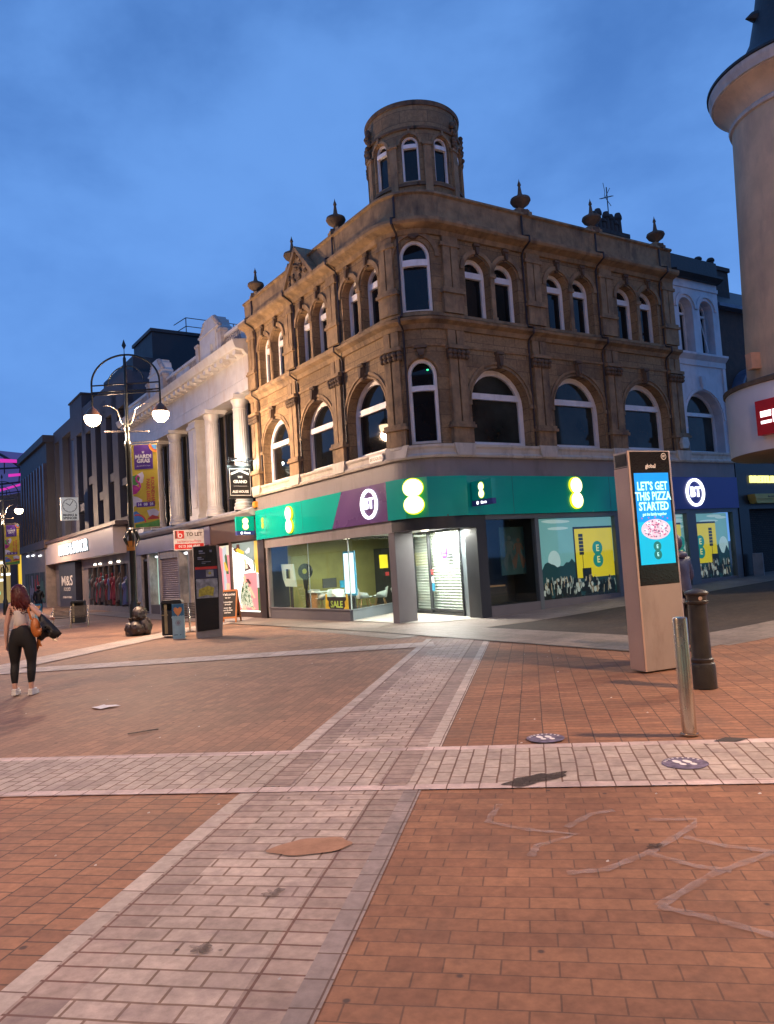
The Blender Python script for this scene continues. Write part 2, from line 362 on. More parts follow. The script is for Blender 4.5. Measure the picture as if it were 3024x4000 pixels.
# ================================================================== materials used
TH = radians(10.5)
HD = Vector((cos(TH), -sin(TH), 0)); VD = Vector((sin(TH), cos(TH), 0))
bricky('paver_red', (.33, .162, .088), (.24, .112, .064), (.155, .08, .05), .23, .115, .0042, TH, var=.3, rough=.72, stain=(.12, .07, .05), sscale=.7, gum=5, bump=.35)
bricky('paver_red_turned', (.35, .17, .092), (.255, .12, .068), (.11, .06, .04), .115, .22, .0055, TH + pi / 2, var=.3, rough=.72, stain=(.14, .085, .06), sscale=.6, gum=4, bump=.4, offset=.37)
bricky('paver_brown', (.36, .20, .125), (.26, .15, .10), (.17, .10, .07), .23, .115, .004, TH + pi / 2, var=.26, rough=.75, stain=(.12, .075, .055), sscale=.5, gum=4, bump=.25)
bricky('band_bond', (.52, .425, .36), (.40, .315, .27), (.21, .135, .10), .235, .117, .007, TH, var=.3, rough=.75, stain=(.22, .165, .165), sscale=1.3, gum=6, bump=.4)
bricky('band_column', (.41, .32, .27), (.31, .235, .20), (.17, .09, .07), .3, .117, .007, TH, var=.3, rough=.75, stain=(.16, .115, .12), sscale=1.1, gum=6, bump=.4, offset=0)
bricky('band_turned', (.49, .41, .35), (.39, .32, .27), (.17, .095, .07), .235, .117, .007, TH + pi / 2, var=.26, rough=.75, stain=(.24, .18, .17), sscale=1.1, gum=6, bump=.4)
bricky('edge_light', (.58, .49, .42), (.46, .385, .33), (.16, .095, .075), .235, .3, .005, TH + pi / 2, var=.25, rough=.75, stain=(.26, .2, .19), sscale=1.2, gum=6, bump=.35, offset=0)
bricky('edge_grey', (.33, .27, .25), (.26, .215, .20), (.13, .08, .065), .2, .3, .005, TH + pi / 2, var=.25, rough=.75, stain=(.12, .1, .1), sscale=1.2, gum=6, bump=.35, offset=0)
bricky('edge_row', (.62, .49, .45), (.53, .42, .385), (.17, .095, .07), .235, .235, .005, TH, var=.25, rough=.75, stain=(.24, .18, .17), sscale=1.2, gum=6, bump=.35, offset=0)
bricky('slab', (.30, .24, .20), (.25, .2, .165), (.10, .075, .06), .6, .45, .006, A1 + pi / 2, var=.3, rough=.6, stain=(.15, .12, .1), sscale=.9, gum=5, bump=.25)
bricky('road', (.085, .062, .048), (.06, .044, .035), (.05, .038, .03), .2, .1, .004, A2 - pi / 2, var=.35, rough=.85, stain=(.06, .05, .045), sscale=.6, gum=0, bump=.25)
plain('kerb_dark', (.055, .045, .04), .8, var=.4, scale=5)
STONE = (.30, .205, .125)
bricky('sandstone', (.34, .228, .12), (.245, .16, .087), (.09, .06, .04), .78, .34, .006, 0, uv=True, var=.34, rough=.85, bump=.35, stain=(.085, .058, .04), sscale=.6)
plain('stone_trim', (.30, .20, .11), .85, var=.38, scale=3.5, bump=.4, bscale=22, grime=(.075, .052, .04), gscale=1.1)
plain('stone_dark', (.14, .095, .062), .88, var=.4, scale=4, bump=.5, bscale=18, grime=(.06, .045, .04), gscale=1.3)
plain('upvc', (.82, .80, .82), .4, var=.08, scale=2, bump=.05, grime=(.62, .59, .58))
plain('window_black', (.008, .010, .012), .03, var=.5, scale=1.2, bump=.01, bscale=1.5, spec=.35)
plain('window_grey', (.026, .031, .028), .05, var=.8, scale=.9, bump=.01, bscale=1.5, spec=.35); plain('pipe_dark', (.035, .022, .02), .5, var=.3)
plain('cream_paint', (.62, .56, .47), .6, var=.1, scale=2, bump=.1, grime=(.36, .31, .25), gscale=1.8)
plain('grey_band', (.25, .225, .225), .6, var=.1, scale=2, bump=.05, grime=(.18, .16, .16))
plain('shop_grey', (.14, .13, .14), .5, var=.1, scale=2, bump=.04)
plain('shop_charcoal', (.03, .032, .037), .45, var=.15, scale=2, bump=.04)
plain('reveal_grey', (.12, .145, .16), .35, var=.08, scale=2, bump=.03)
plain('teal_sign', (.0, .44, .34), .25, var=.06, scale=1, bump=.012, bscale=2, spec=.5)
plain('purple_sign', (.14, .06, .20), .28, var=.08, scale=1, bump=.012, bscale=2)
plain('blue_sign', (.05, .05, .27), .3, var=.06, scale=1, bump=.012, bscale=2)
glow('lit_yellow_face', (1, .98, .70), 2.2); glow('lit_yellow_rim', (.95, .95, .02), 1.1)
glow('lit_white', (.93, .96, 1), 2.4); glow('lit_cool', (.72, .92, 1), 1.6)
glow('lit_warm', (1, .9, .72), 6); glow('lamp_bulb', (1, .70, .42), 28)
plain('dim_yellow', (.38, .50, .06), .5, var=.1); plain('dim_teal', (.02, .16, .13), .4)
plain('white_paint', (.66, .66, .68), .5, var=.07, grime=(.44, .43, .44)); plain('black_paint', (.012, .012, .014), .35, var=.3)
plain('slate', (.02, .024, .03), .55, var=.4, scale=8, bump=.4, bscale=14)
plain('lead', (.09, .11, .15), .4, var=.25)
plain('steel', (.62, .54, .45), .26, metal=1, var=.1, scale=6, bump=.03)
plain('cast_iron', (.03, .027, .024), .38, var=.3, scale=7, bump=.2, bscale=60)
plain('chimney_brick', (.05, .042, .042), .9, var=.4, scale=6, bump=.4)

# ================================================================== ground
def sheet(name, mat, P, h, kind='structure', **kw):
    """P: grid [[Vector]] of ground points, lifted h above the terrain"""
    mb = MB(); R = len(P); Cn = len(P[0]); vs = [(p.x, p.y, gz(p.x, p.y) + h) for row in P for p in row]
    fs = [(i * Cn + j, i * Cn + j + 1, (i + 1) * Cn + j + 1, (i + 1) * Cn + j) for i in range(R - 1) for j in range(Cn - 1)]
    mb.raw(vs, fs); o = mb.build(name, mat)
    if kind: o['kind'] = kind
    for a, b in kw.items(): o[a] = b
    return o
def lin(a, b, n): return [a + (b - a) * i / n for i in range(n + 1)]
def strip(p0, d, l0, l1, side, w0, w1, step=1.5):
    return [[p0 + d * a + side * b for b in lin(w0, w1, max(1, int((w1 - w0) / 1.5)))] for a in lin(l0, l1, max(1, int((l1 - l0) / step)))]
xs = [-600, -250, -120, -70, -45, -30] + lin(-24, 30, 54) + [40, 60, 100, 250, 600]; ys = [-600, -200, -60, -20, -8] + lin(-4, 44, 48) + [50, 60, 80, 120, 250, 600, 1200]
sheet('ground', 'paver_brown', [[Vector((x, y, 0)) for x in xs] for y in ys], 0)
# near plaza: two lays of red paving, split by the pale bands
def hv(a, b): return Vector((-.95, 3.5, 0)) + VD * a + HD * b     # a along the walkway, b across (0 = its centre)
sheet('paving', 'paver_red', [[hv(a, b) for b in (.6, 3, 6, 14)] for a in lin(-9, 2.9, 8)], .004)
sheet('paving', 'paver_red_turned', [[hv(a, b) for b in (.6, 3, 6, 14)] for a in lin(2.9, 11.2, 8)], .004)
sheet('paving', 'paver_red_turned', [[hv(a, b) for b in (-14, -6, -3, -.6)] for a in lin(-9, 2.9, 8)], .004)
def band(a0, a1_, parts, h, name='paving_band'):
    for m, b0, b1_ in parts: sheet(name, m, [[hv(a, b) for b in (b0, b1_)] for a in lin(a0, a1_, 12)], h)
band(-8, 2.3, [('edge_light', -.68, -.56), ('band_column', -.56, -.34), ('band_bond', -.34, .34), ('band_column', .34, .555), ('edge_grey', .555, .68)], .008)
band(2.3, 12.45, [('edge_light', -.68, -.56), ('band_column', -.56, -.36), ('band_bond', -.36, .34), ('band_column', .34, .555), ('edge_light', .555, .68)], .008)
for m, a0, a1_ in (('edge_row', 2.18, 2.3), ('band_turned', 2.3, 3.28), ('edge_row', 3.28, 3.4)):
    sheet('paving_band', m, [[hv(a, b) + VD * .03 * b for b in lin(-9, 9, 12)] for a in (a0, a1_)], .012)
for b0, b1_ in ((-.56, -.34), (.34, .555)): sheet('paving_band', 'band_column', [[hv(a, b) for b in (b0, b1_)] for a in (2.3, 3.28)], .016)
sheet('paving_band', 'edge_light', [[Vector((x, y + .01 * x, 0)) for x in lin(-11, .75, 8)] for y in (14.45, 15.25)], .012)  # paler stone than its own, painting in light from the nearby lamp
sheet('paving_band', 'edge_light', [[Vector((-8.6, 15.2, 0)) + VD * a + HD * b for b in (0, 1.1)] for a in lin(0, 14, 8)], .016)  # likewise coloured paler for the lamplight on it
sheet('paving_band', 'band_turned', [[Vector((x, y, 0)) for x in lin(-32, -12.5, 8)] for y in (27.5, 28.6)], .012)  # far crossing band, also painting in a stripe of reflected light
sheet('paving_band', 'band_turned', [[Vector((x, y, 0)) for x in lin(-32, -14, 8)] for y in (31.8, 32.6)], .012)  # second far band, with reflected light put into its pale colour
# side street road, its pavements, the main street pavement
def off2pt(o2, s): return PB + D2 * s + N2 * o2
def leftpt(o2, o1=.39):      # point where off2 = o2 meets the line parallel to the main front
    base = PB + N2 * o2; k = (o1 - (base - PA).dot(N1)) / D2.dot(N1); return base + D2 * k
rows = []
for o2 in lin(2.0, 7.1, 5):
    l = leftpt(o2); rows.append([l + D2 * t for t in (0, 1, 2, 3, 4, 6, 8, 10, 13, 18, 30, 60)])
sheet('road', 'road', rows, .004)
sheet('pavement', 'slab', [[off2pt(o, s) for s in (-4, -2, 0, 1, 2, 4, 6, 8, 10, 13, 18, 30, 60)] for o in (-4, 0, 1, 2.0)], .008)
sheet('pavement', 'slab', [[leftpt(o) + D2 * s for s in (0, 1, 2, 4, 6, 8, 10, 13, 18, 30, 60)] for o in (7.1, 8.4)], .008)
sheet('pavement', 'slab', [[PA + D1 * s + N1 * o for o in (-.1, .8, 1.65)] for s in lin(-9.5, 60, 24)], .012)
sheet('kerb', 'kerb_dark', [[PA + D1 * s + N1 * o for o in (1.65, 1.72)] for s in lin(-9.5, 40, 24)], .016)
# marks on the paving
def blob(cx, cy, rx, ry, rz=0, n=26, jag=.15, seed=1):
    rnd = random.Random(seed); P = []
    n = 40; hs = [(rnd.uniform(0, 6.3), rnd.uniform(.3, 1)) for _ in range(7)]
    for i in range(n):
        t = 2 * pi * i / n; k = 1 + jag * sum(a * sin((j + 2) * t + p) for j, (p, a) in enumerate(hs)) / 2.2; x, y = rx * k * cos(t), ry * k * sin(t)
        P.append((cx + x * cos(rz) - y * sin(rz), cy + x * sin(rz) + y * cos(rz)))
    return P
def flat(name, mat, poly, h, t=.0, **kw):
    mb = MB()
    if t: mb.column(poly, h, h + t)
    else: mb.face([(x, y, h) for x, y in poly])
    o = mb.build(name, mat)
    for a, b in kw.items(): o[a] = b
    return o
mark('stain_soft', (.06, .04, .035), .0, .8, 16); mark('stain_dark', (.035, .022, .018), .6, .97, 12); mark('mortar_patch', (.37, .20, .12), .72, 1.0, 7)
mark('chalk', (.43, .35, .34), .02, .42, 8)
flat('stain', 'stain_dark', blob(.95, 5.6, .25, .10, .42, jag=.22, seed=3), .0165, kind='structure')
flat('stain', 'stain_dark', blob(1.35, 4.25, .05, .02, .1, jag=.3, seed=6), .017, kind='structure')
flat('mortar_patch', 'mortar_patch', blob(-.57, 4.56, .235, .13, .08, jag=.08, seed=14), .0165, kind='structure')
flat('stain', 'stain_soft', blob(-.70, 3.95, .05, .045, .6, jag=.4, seed=8), .0165, kind='structure')
flat('stain', 'stain_soft', blob(-.93, 3.43, .04, .05, .9, jag=.4, seed=9), .0165, kind='structure')
mbk = MB()
ch = [[(.62, 5.12), (.5, 4.8), (.72, 4.62), (.98, 4.5), (.72, 4.36), (.66, 4.22)], [(.80, 3.98), (1.0, 3.99), (1.30, 4.18), (1.66, 4.51), (1.72, 4.62), (1.45, 4.66)], [(.95, 4.62), (1.15, 4.82), (1.3, 4.86)], [(1.28, 4.16), (1.46, 3.96), (1.6, 3.88)],
      [(1.12, 3.56), (1.5, 3.86), (1.9, 4.07), (2.3, 4.24)], [(1.12, 3.56), (1.28, 3.44), (1.47, 3.26), (1.62, 3.06)], [(1.55, 4.36), (1.7, 4.2), (1.95, 4.06)]]
for pl in ch:
    n_ = len(pl); off = []
    for i in range(n_):
        p = Vector((*pl[i], 0)); d = (Vector((*pl[min(i + 1, n_ - 1)], 0)) - Vector((*pl[max(i - 1, 0)], 0))).normalized(); off.append((p, Vector((-d.y, d.x, 0))))
    for i in range(n_ - 1):
        (p, a), (q, b) = off[i], off[i + 1]; K = 6
        for k in range(K):
            f0, f1 = k / K, (k + 1) / K; w0, w1 = .024 + .006 * sin(k * 2.1 + i), .024 + .006 * sin((k + 1) * 2.1 + i)
            c0, c1 = p.lerp(q, f0), p.lerp(q, f1); n0, n1 = a.lerp(b, f0), a.lerp(b, f1); zz = Vector((0, 0, .0105))
            mbk.raw([tuple(c0 - n0 * w0 + zz), tuple(c1 - n1 * w1 + zz), tuple(c1 + n1 * w1 + zz), tuple(c0 + n0 * w0 + zz)], [(0, 1, 2, 3)])
mbk.build('chalk_lines', 'chalk', kind='structure')
flat('metal_cover', 'kerb_dark', [(2.56, 6.33), (2.72, 6.27), (2.86, 6.35), (2.70, 6.43)], .0165, kind='structure')
plain('paper', (.75, .72, .70), .7, var=.06)
mb = MB(); P = [(-4.01, 9.98), (-3.93, 9.86), (-3.82, 9.80), (-3.72, 9.86), (-3.62, 9.97), (-3.70, 10.0), (-3.80, 10.02), (-3.88, 10.07), (-3.95, 10.03)]
cxm, cym = -3.82, 9.94
for i in range(len(P)):
    a, b = P[i], P[(i + 1) % len(P)]; mb.raw([(a[0], a[1], .012 + .012 * (i % 2)), (b[0], b[1], .012 + .012 * ((i + 1) % len(P) % 2)), (cxm, cym, .035)], [(0, 1, 2)])
tag(mb.build('paper_litter', 'paper'), 'crumpled white paper lying flat on the red paving behind the woman', 'litter')
mb = MB(); mb.box(-.16, .16, -.012, .012, 0, .008)
for v in range(len(mb.V)):
    p = mb.V[v]; t = radians(30); mb.V[v] = Vector((-2.75 + p.x * cos(t) - p.y * sin(t), 8.2 + p.x * sin(t) + p.y * cos(t), .012 + p.z))
tag(mb.build('metal_strip', 'kerb_dark', bevel=.003), 'short thin dark metal strip lying on the paving left of the walkway', 'metal strip')
plain('crumb', (.6, .55, .5), .8)
mb = MB(); rn = random.Random(5)
for i in range(46):
    x, y = rn.uniform(-4.8, 2.6), rn.uniform(3, 13); s = rn.uniform(.006, .016)
    mb.raw([(x, y, .017), (x + s * 1.5, y + s * .3, .018), (x + s, y + s, .024), (x - s * .4, y + s * .8, .018)], [(0, 1, 2, 3)])
mb.build('paving_litter', 'crumb', kind='stuff')
# round floor stickers with two footprints
plain('sticker_blue', (.15, .12, .18), .6, var=.6, scale=22)
def footprint(mb, cx, cy, rz, w, l):
    for t0 in (-.35, .42):
        mb.face([(cx + (x * cos(rz) - (y + t0 * l) * sin(rz)), cy + (x * sin(rz) + (y + t0 * l) * cos(rz)), .0195) for x, y in [(w * (.9 if t0 < 0 else 1) * cos(2 * pi * i / 14), l * (.3 if t0 < 0 else .48) * sin(2 * pi * i / 14)) for i in range(14)]])
for (x, y), lab in (((1.27, 6.79), 'round blue floor sticker with two white footprints, farther from the camera'), ((2.10, 5.76), 'round blue floor sticker with two white footprints, nearer the camera')):
    t = thing('floor_sticker', (x, y, .015), lab, 'floor sticker', 'footprint stickers on the paving')
    mb = MB(); mb.column(blob(x, y, .165, .165, 0, 32, .01, seed=int(x * 9)), .0155, .0175); mb.build('disc', 'sticker_blue', t)
    mb = MB(); footprint(mb, x - .035, y, .25, .026, .1); footprint(mb, x + .04, y - .01, .25, .026, .1); mb.build('footprints', 'paper', t)
    mb = MB(at((x, y, .0)))
    for i in range(9):
        tt = radians(155 - i * 16); q = MB(); 
        mb.column([(.145 * cos(tt + d) * k, -.145 * sin(tt + d) * k) for d, k in ((-.05, .9), (.05, .9), (.05, 1.03), (-.05, 1.03))], .018, .0192)
    mb.build('lettering', 'paper', t)
# ================================================================== sandstone corner building
ARC = [LC * i / 14 for i in range(15)]
SL, SR, SW = a1(8.64), b2(8.95), b2(11.42)       # path coordinates: left end, right end of brown stone, right end of painted front
bld = thing('corner_building', (CC.x, CC.y, 0), 'brown sandstone corner building with round turret and arched white windows above green shop signs', 'building')
def PB_(step=None): return MB(PATH, step)
F1C = [.98, 3.84, 6.80]; F2C = [1.2, 4.22, 7.2]; CW = .98
big = [(a1(c), 1.03, 4.66, 5.80) for c in F1C], [(b2(c), 1.03, 4.66, 5.80) for c in F2C]
small = [(a1(c + o), .425, 8.05, 9.46) for c in F1C for o in (-.52, .52)], [(b2(c + o), .425, 8.1, 9.5) for c in F2C for o in (-.52, .52)]
mb = PB_(); mb.arch_wall(SL, 0, 4.3, 7.95, big[0]); mb.arch_wall(SL, 0, 7.95, 10.7, small[0])
mb.arch_wall(LC, SR, 4.3, 7.95, big[1]); mb.arch_wall(LC, SR, 7.95, 10.7, small[1])
mb.face([(SL, 0, 3.8), (SL, -6, 3.8), (SL, -6, 11), (SL, 0, 11)]); mb.build('wall', 'sandstone', bld)
mb = PB_(.12)
CW = 1.12
cw = (CW, .42, 4.68, 6.52), (CW, .44, 8.22, 9.72)
mb.arch_wall(0, LC, 4.3, 7.95, [cw[0]], depth=.16); mb.arch_wall(0, LC, 7.95, 10.7, [cw[1]], depth=.16)
mb.build('wall', 'sandstone', bld, smooth=30)
def foot(v):
    pts = [PATH(SL + .01, v, 0)] + [PATH(u, v, 0) for u in ARC] + [PATH(SW - .01, v, 0)]
    c = PATH(SL + .01, v, 0) - N1 * 9; d = PATH(SW - .01, v, 0) - N2 * 8.5
    return [(p.x, p.y) for p in pts] + [(d.x, d.y), (c.x, c.y)]
mb = MB(); mb.column(foot(-.55), 4.0, 10.95); mb.build('core', 'shop_charcoal', bld)
def windows(lst, depth, t, trans, par, tt=.12, frame='upvc', curved=False, glass='window_black'):
    for (u, r, sill, spr), zt in zip(lst, trans):
        w = PB_(.15 if curved else None); w.arch_frame(u, r + .01, sill, spr, t, -depth - .02, -depth + .06, zt, tt); o = w.build('window', frame, par)
        p = PB_(.15 if curved else None); p.arch_pane(u, r, sill, spr, -depth - .005); p.build('pane', glass, o)
windows(big[0], .34, .16, [6.0] * 3, bld, .17); windows(big[1], .34, .16, [6.06] * 3, bld, .17, glass='window_grey')
windows(small[0], .3, .12, [9.42] * 6, bld, .17); windows(small[1], .3, .12, [9.46] * 6, bld, .17)
windows([cw[0]], .14, .10, [6.16], bld, .14, curved=True); windows([cw[1]], .14, .09, [9.56], bld, .17, curved=True)
def course(name, prof, u0, u1, mat='stone_trim', par=bld, sm=None):
    m = PB_(); m.sweep(prof, u0, u1, ARC); return m.build(name, mat, par, smooth=sm)
glow('green_led', (.05, 1, .35), 2.5); m = PB_(); m.disc(CW + .17, 6.66, .035, -.13, -.12, 10, rz=.02); m.build('green_indicator', 'green_led', bld)
course('string_course', [(-.1, 7.72), (.06, 7.74), (.10, 7.86), (.24, 7.93), (.26, 8.0), (.12, 8.05), (-.1, 8.08)], SL, SR, sm=30)
course('architrave', [(-.1, 7.26), (.035, 7.27), (.05, 7.33), (-.1, 7.35)], SL, SR)
course('sill_course', [(-.1, 8.06), (.07, 8.09), (.07, 8.17), (-.1, 8.19)], SL, SR)
course('cornice', [(-.1, 10.28), (.08, 10.3), (.12, 10.42), (.34, 10.5), (.38, 10.56), (.38, 10.64), (.16, 10.72), (-.1, 10.74)], SL - .03, SR, sm=30)
course('parapet', [(-.25, 10.72), (.10, 10.72), (.08, 10.95), (.10, 11.36), (.17, 11.40), (.16, 11.46), (-.25, 11.50)], SL, SR, 'stone_trim', sm=30)
course('sill_band', [(-.1, 4.3), (.13, 4.3), (.15, 4.36), (.09, 4.42), (.10, 4.52), (.14, 4.58), (.14, 4.64), (-.32, 4.67)], SL, SW, 'cream_paint', sm=25)
def imposts(lst, w, z, h=.11):
    m = PB_()
    for u, r, sill, spr in lst:
        for sgn in (-1, 1):
            m.nxt(); a = u + sgn * (r + .005); b_ = u + sgn * (r + w); m.box(min(a, b_), max(a, b_), -.1, .05, z, z + h)
    return m
m = imposts(big[0] + big[1], .2, 5.74); m.V and m.build('impost', 'stone_trim', bld)
m = PB_()
for c in [(a1(x), 8.05, 9.46) for x in F1C] + [(b2(x), 8.1, 9.5) for x in F2C]:
    m.nxt(); m.box(c[0] - .10, c[0] + .10, -.02, .05, c[1], c[1] + .16); m.box(c[0] - .105, c[0] + .105, -.02, .07, c[2] - .12, c[2] - .01); m.box(c[0] - .07, c[0] + .07, -.02, .03, c[1] + .16, c[2] - .12)
m.build('mullion', 'stone_trim', bld)
def hoods(lst, r0, r1, v, n=14):
    m = PB_()
    for u, r, sill, spr in lst: m.nxt(); m.ring(u, spr, r + r0, r + r1, -.05, v, n, 0, pi)
    return m
hoods(big[0] + big[1], .10, .17, .035).build('archivolt', 'stone_trim', bld)
hoods(big[0] + big[1], .002, .05, .02).build('arch_roll', 'stone_trim', bld)
hoods([x for x in small[0] + small[1]], .05, .17, .05).build('hood_mould', 'stone_trim', bld)
hoods([cw[0]], .02, .12, .03).build('archivolt', 'stone_trim', bld); hoods([cw[1]], .12, .24, .05).build('hood_mould', 'stone_trim', bld)
def keystone(u, z0, z1, w0, w1, v):
    m = PB_(.2); m.prism([(u - w0, z0), (u + w0, z0), (u + w1, z1), (u - w1, z1)], -.05, v); m.box(u - w1 * 1.25, u + w1 * 1.25, -.05, v + .05, z1 - .07, z1)
    m.prism([(u - w0 * .7, z0 + .05), (u + w0 * .7, z0 + .05), (u + w1 * .8, z1 - .12), (u - w1 * .8, z1 - .12)], v, v + .07)
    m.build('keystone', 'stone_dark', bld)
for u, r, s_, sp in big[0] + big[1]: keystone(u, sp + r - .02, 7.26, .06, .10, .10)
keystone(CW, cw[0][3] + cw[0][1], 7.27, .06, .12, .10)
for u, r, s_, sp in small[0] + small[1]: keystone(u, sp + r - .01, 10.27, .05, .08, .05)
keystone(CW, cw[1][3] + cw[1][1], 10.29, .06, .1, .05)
rc = random.Random(3)
def pilaster(u, wide=.30, curved=False):
    m = PB_(.15 if curved else None)
    m.box(u - wide - .03, u + wide + .03, -.05, .15, 4.66, 5.08); m.box(u - wide - .09, u + wide + .09, -.05, .21, 5.08, 5.16); m.box(u - wide - .06, u + wide + .06, -.05, .18, 5.16, 5.24)
    for s0, s1 in ((-wide + .03, -.025), (.025, wide - .03)): m.box(u + s0, u + s1, -.05, .11, 5.24, 6.93); m.box(u + s0, u + s1, -.05, .09, 7.34, 7.72)
    m.box(u - .025, u + .025, -.05, .02, 5.24, 7.72)
    m.box(u - wide - .04, u + wide + .04, -.05, .19, 7.20, 7.30)
    p = m.build('pilaster', 'stone_trim', bld)
    c = PB_()
    for i in range(5):
        for j in range(2):
            uu = u + (i - 2) * .14 + rc.uniform(-.01, .01); c.lathe([(0, -.08), (.055, -.05), (.075, 0), (.05, .05), (0, .08)], uu, .13 + .02 * j, 8, cz=7.0 + j * .11)
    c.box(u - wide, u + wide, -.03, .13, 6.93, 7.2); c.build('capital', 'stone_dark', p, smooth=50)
    m = PB_(.15 if curved else None)
    m.box(u - wide - .02, u + wide + .02, -.05, .12, 8.19, 8.72); m.box(u - wide - .07, u + wide + .07, -.05, .17, 8.72, 8.80); m.box(u - wide - .03, u + wide + .03, -.05, .14, 8.80, 8.88)
    for s0, s1 in ((-wide + .05, -.02), (.02, wide - .05)): m.box(u + s0, u + s1, -.05, .09, 8.88, 10.02)
    m.box(u - .02, u + .02, -.05, .02, 8.88, 10.02); m.box(u - wide - .03, u + wide + .03, -.05, .12, 10.02, 10.12); m.box(u - wide + .04, u + wide - .04, -.05, .1, 10.12, 10.29)
    m.build('pilaster', 'stone_trim', bld)
PIL1 = [8.28, 5.27, 2.42]; PIL2 = [-.26, 2.72, 5.72, 8.66]
for s in PIL1: pilaster(a1(s), .29)
pilaster(a1(-.42), .27, True)
for s in PIL2: pilaster(b2(s), .30, s < 0)
m = PB_(.15)     # cream blocks under the pilasters
for u in [a1(s) for s in PIL1] + [a1(-.42)] + [b2(s) for s in PIL2]: m.nxt(); m.prism([(u - .28, 4.34), (u + .28, 4.34), (u + .36, 4.66), (u - .36, 4.66)], .1, .18)
m.build('plinth_block', 'cream_paint', bld)
for u in [a1(7.93), a1(4.92), a1(2.07), a1(-.80)] + [b2(s) for s in (2.36, 5.36, 8.32)]:
    m = PB_(); m.tube([(u, v, z) for v, z in ((.035, 4.66), (.035, 7.62), (.08, 7.74), (.30, 7.88), (.30, 8.03), (.10, 8.10), (.04, 8.2), (.04, 10.2), (.10, 10.34), (.41, 10.5), (.41, 10.66), (.14, 10.78), (.135, 11.36))], .028, 6)
    m.build('downpipe', 'pipe_dark', bld)
def finial(u):
    c = PATH(u, 0, 0); m = MB(at((c.x, c.y, 0)))
    m.box(-.17, .17, -.17, .17, 11.4, 11.56)
    m.lathe([(.0, 11.5), (.13, 11.52), (.12, 11.58), (.07, 11.62), (.1, 11.68), (.24, 11.78), (.30, 11.88), (.28, 11.95), (.18, 12.0), (.10, 12.03), (.065, 12.1), (.045, 12.25), (.035, 12.33), (.055, 12.36), (.04, 12.42), (.018, 12.47), (0, 12.56)], 0, 0, 16)
    m.build('finial', 'stone_dark', bld, smooth=40)
    q = PATH(u, 0, 0); m = PB_(); m.box(u - .30, u + .30, -.25, .13, 11.48, 11.56); m.box(u - .21, u + .21, -.25, .13, 11.56, 11.6); m.build('finial_base', 'stone_trim', bld)
for s in (7.75, 4.85, 2.0): finial(a1(s))
for s in (2.5, 5.41, 8.40): finial(b2(s))
# gable over the main front
g = PB_(); gu0, gu1, gm = a1(4.98), a1(2.98), a1(3.98)
g.prism([(gu0, 10.62), (gu1, 10.62), (gm, 11.66)], -.3, .30)
g.prism([(gu0 - .1, 10.60), (gu0 + .08, 10.60), (gm, 11.64), (gm, 11.80)], -.3, .40); g.prism([(gu1 + .1, 10.60), (gu1 - .08, 10.60), (gm, 11.64), (gm, 11.80)], -.3, .40)
o = g.build('gable', 'stone_trim', bld)
g = PB_()
for i in range(26):
    t = rc.uniform(-.7, .7); z = 10.72 + rc.uniform(0, .75) * (1 - abs(t)); g.lathe([(0, -.07), (.06, -.03), (.07, .02), (0, .08)], gm + t * .85, .31, 6, cz=z)
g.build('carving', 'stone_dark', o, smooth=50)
g = PB_(); g.face([(gm, -.3, 11.81), (gu1 + .1, -.3, 10.72), (gu1 + .1, -2.4, 10.72), (gm, -2.4, 11.81)]); g.face([(gm, -.3, 11.81), (gu0 - .1, -.3, 10.72), (gu0 - .1, -2.4, 10.72), (gm, -2.4, 11.81)]); g.build('gable_roof', 'lead', o)
# turret
TC = Vector((1.42, 21.2, 0)); RT = 1.33
def TUR(u, v, z):
    t = -pi / 2 + u / RT; return Vector((TC.x + cos(t) * (RT + v), TC.y + sin(t) * (RT + v), z))
tur = thing('turret', (TC.x, TC.y, 11), '', ''); del tur['label'], tur['category']; adopt(tur, bld)
da = 2 * pi / 9; tu = [(-radians(7.5) + i * da) * RT for i in range(9)]
half = da * RT / 2
tm = MB(TUR, .12)
ops = [(u, .245, 11.93, 12.96) for u in tu]
for o_ in ops: tm.arch_wall(o_[0] - half, o_[0] + half, 11.0, 14.14, [o_], depth=.14, n=10)
tm.build('turret_wall', 'sandstone', tur, smooth=30)
tm = MB(TUR, .12); full = 2 * pi * RT
tm.sweep([(-.2, 11.0), (.09, 11.0), (.09, 11.5), (.05, 11.56), (-.2, 11.58)], 0, full); tm.nxt(); tm.sweep([(-.1, 11.78), (.05, 11.79), (.05, 11.86), (-.1, 11.88)], 0, full)
tm.nxt(); tm.sweep([(-.1, 13.36), (.05, 13.38), (.06, 13.44), (-.1, 13.46)], 0, full); tm.nxt(); tm.sweep([(-.3, 14.06), (.03, 14.06), (.05, 14.16), (.02, 14.2), (-.3, 14.2)], 0, full)
tm.build('turret_mouldings', 'stone_dark', tur, smooth=35)
for u, r, si, sp in ops:
    w = MB(TUR, .12); w.arch_frame(u, r + .005, si, sp, .055, -.15, -.07, 12.93, .11, 10); w = w.build('window', 'upvc', tur)
    p = MB(TUR, .12); p.arch_pane(u, r, si, sp, -.13, 10); p.build('pane', 'window_black', w)
tm = MB(TUR, .12)
for u, r, si, sp in ops:
    tm.nxt(); tm.ring(u, sp, r + .02, r + .09, -.02, .05, 12, 0, pi); tm.nxt(); tm.box(u + half - .10, u + half + .10, -.02, .07, 11.58, 12.9); tm.box(u + half - .13, u + half + .13, -.02, .1, 12.9, 12.98); tm.box(u - .03, u + .03, 0, .08, sp + r + .02, 13.36)
tm.build('turret_pilasters', 'stone_trim', tur)
tm = MB(TUR, .12)
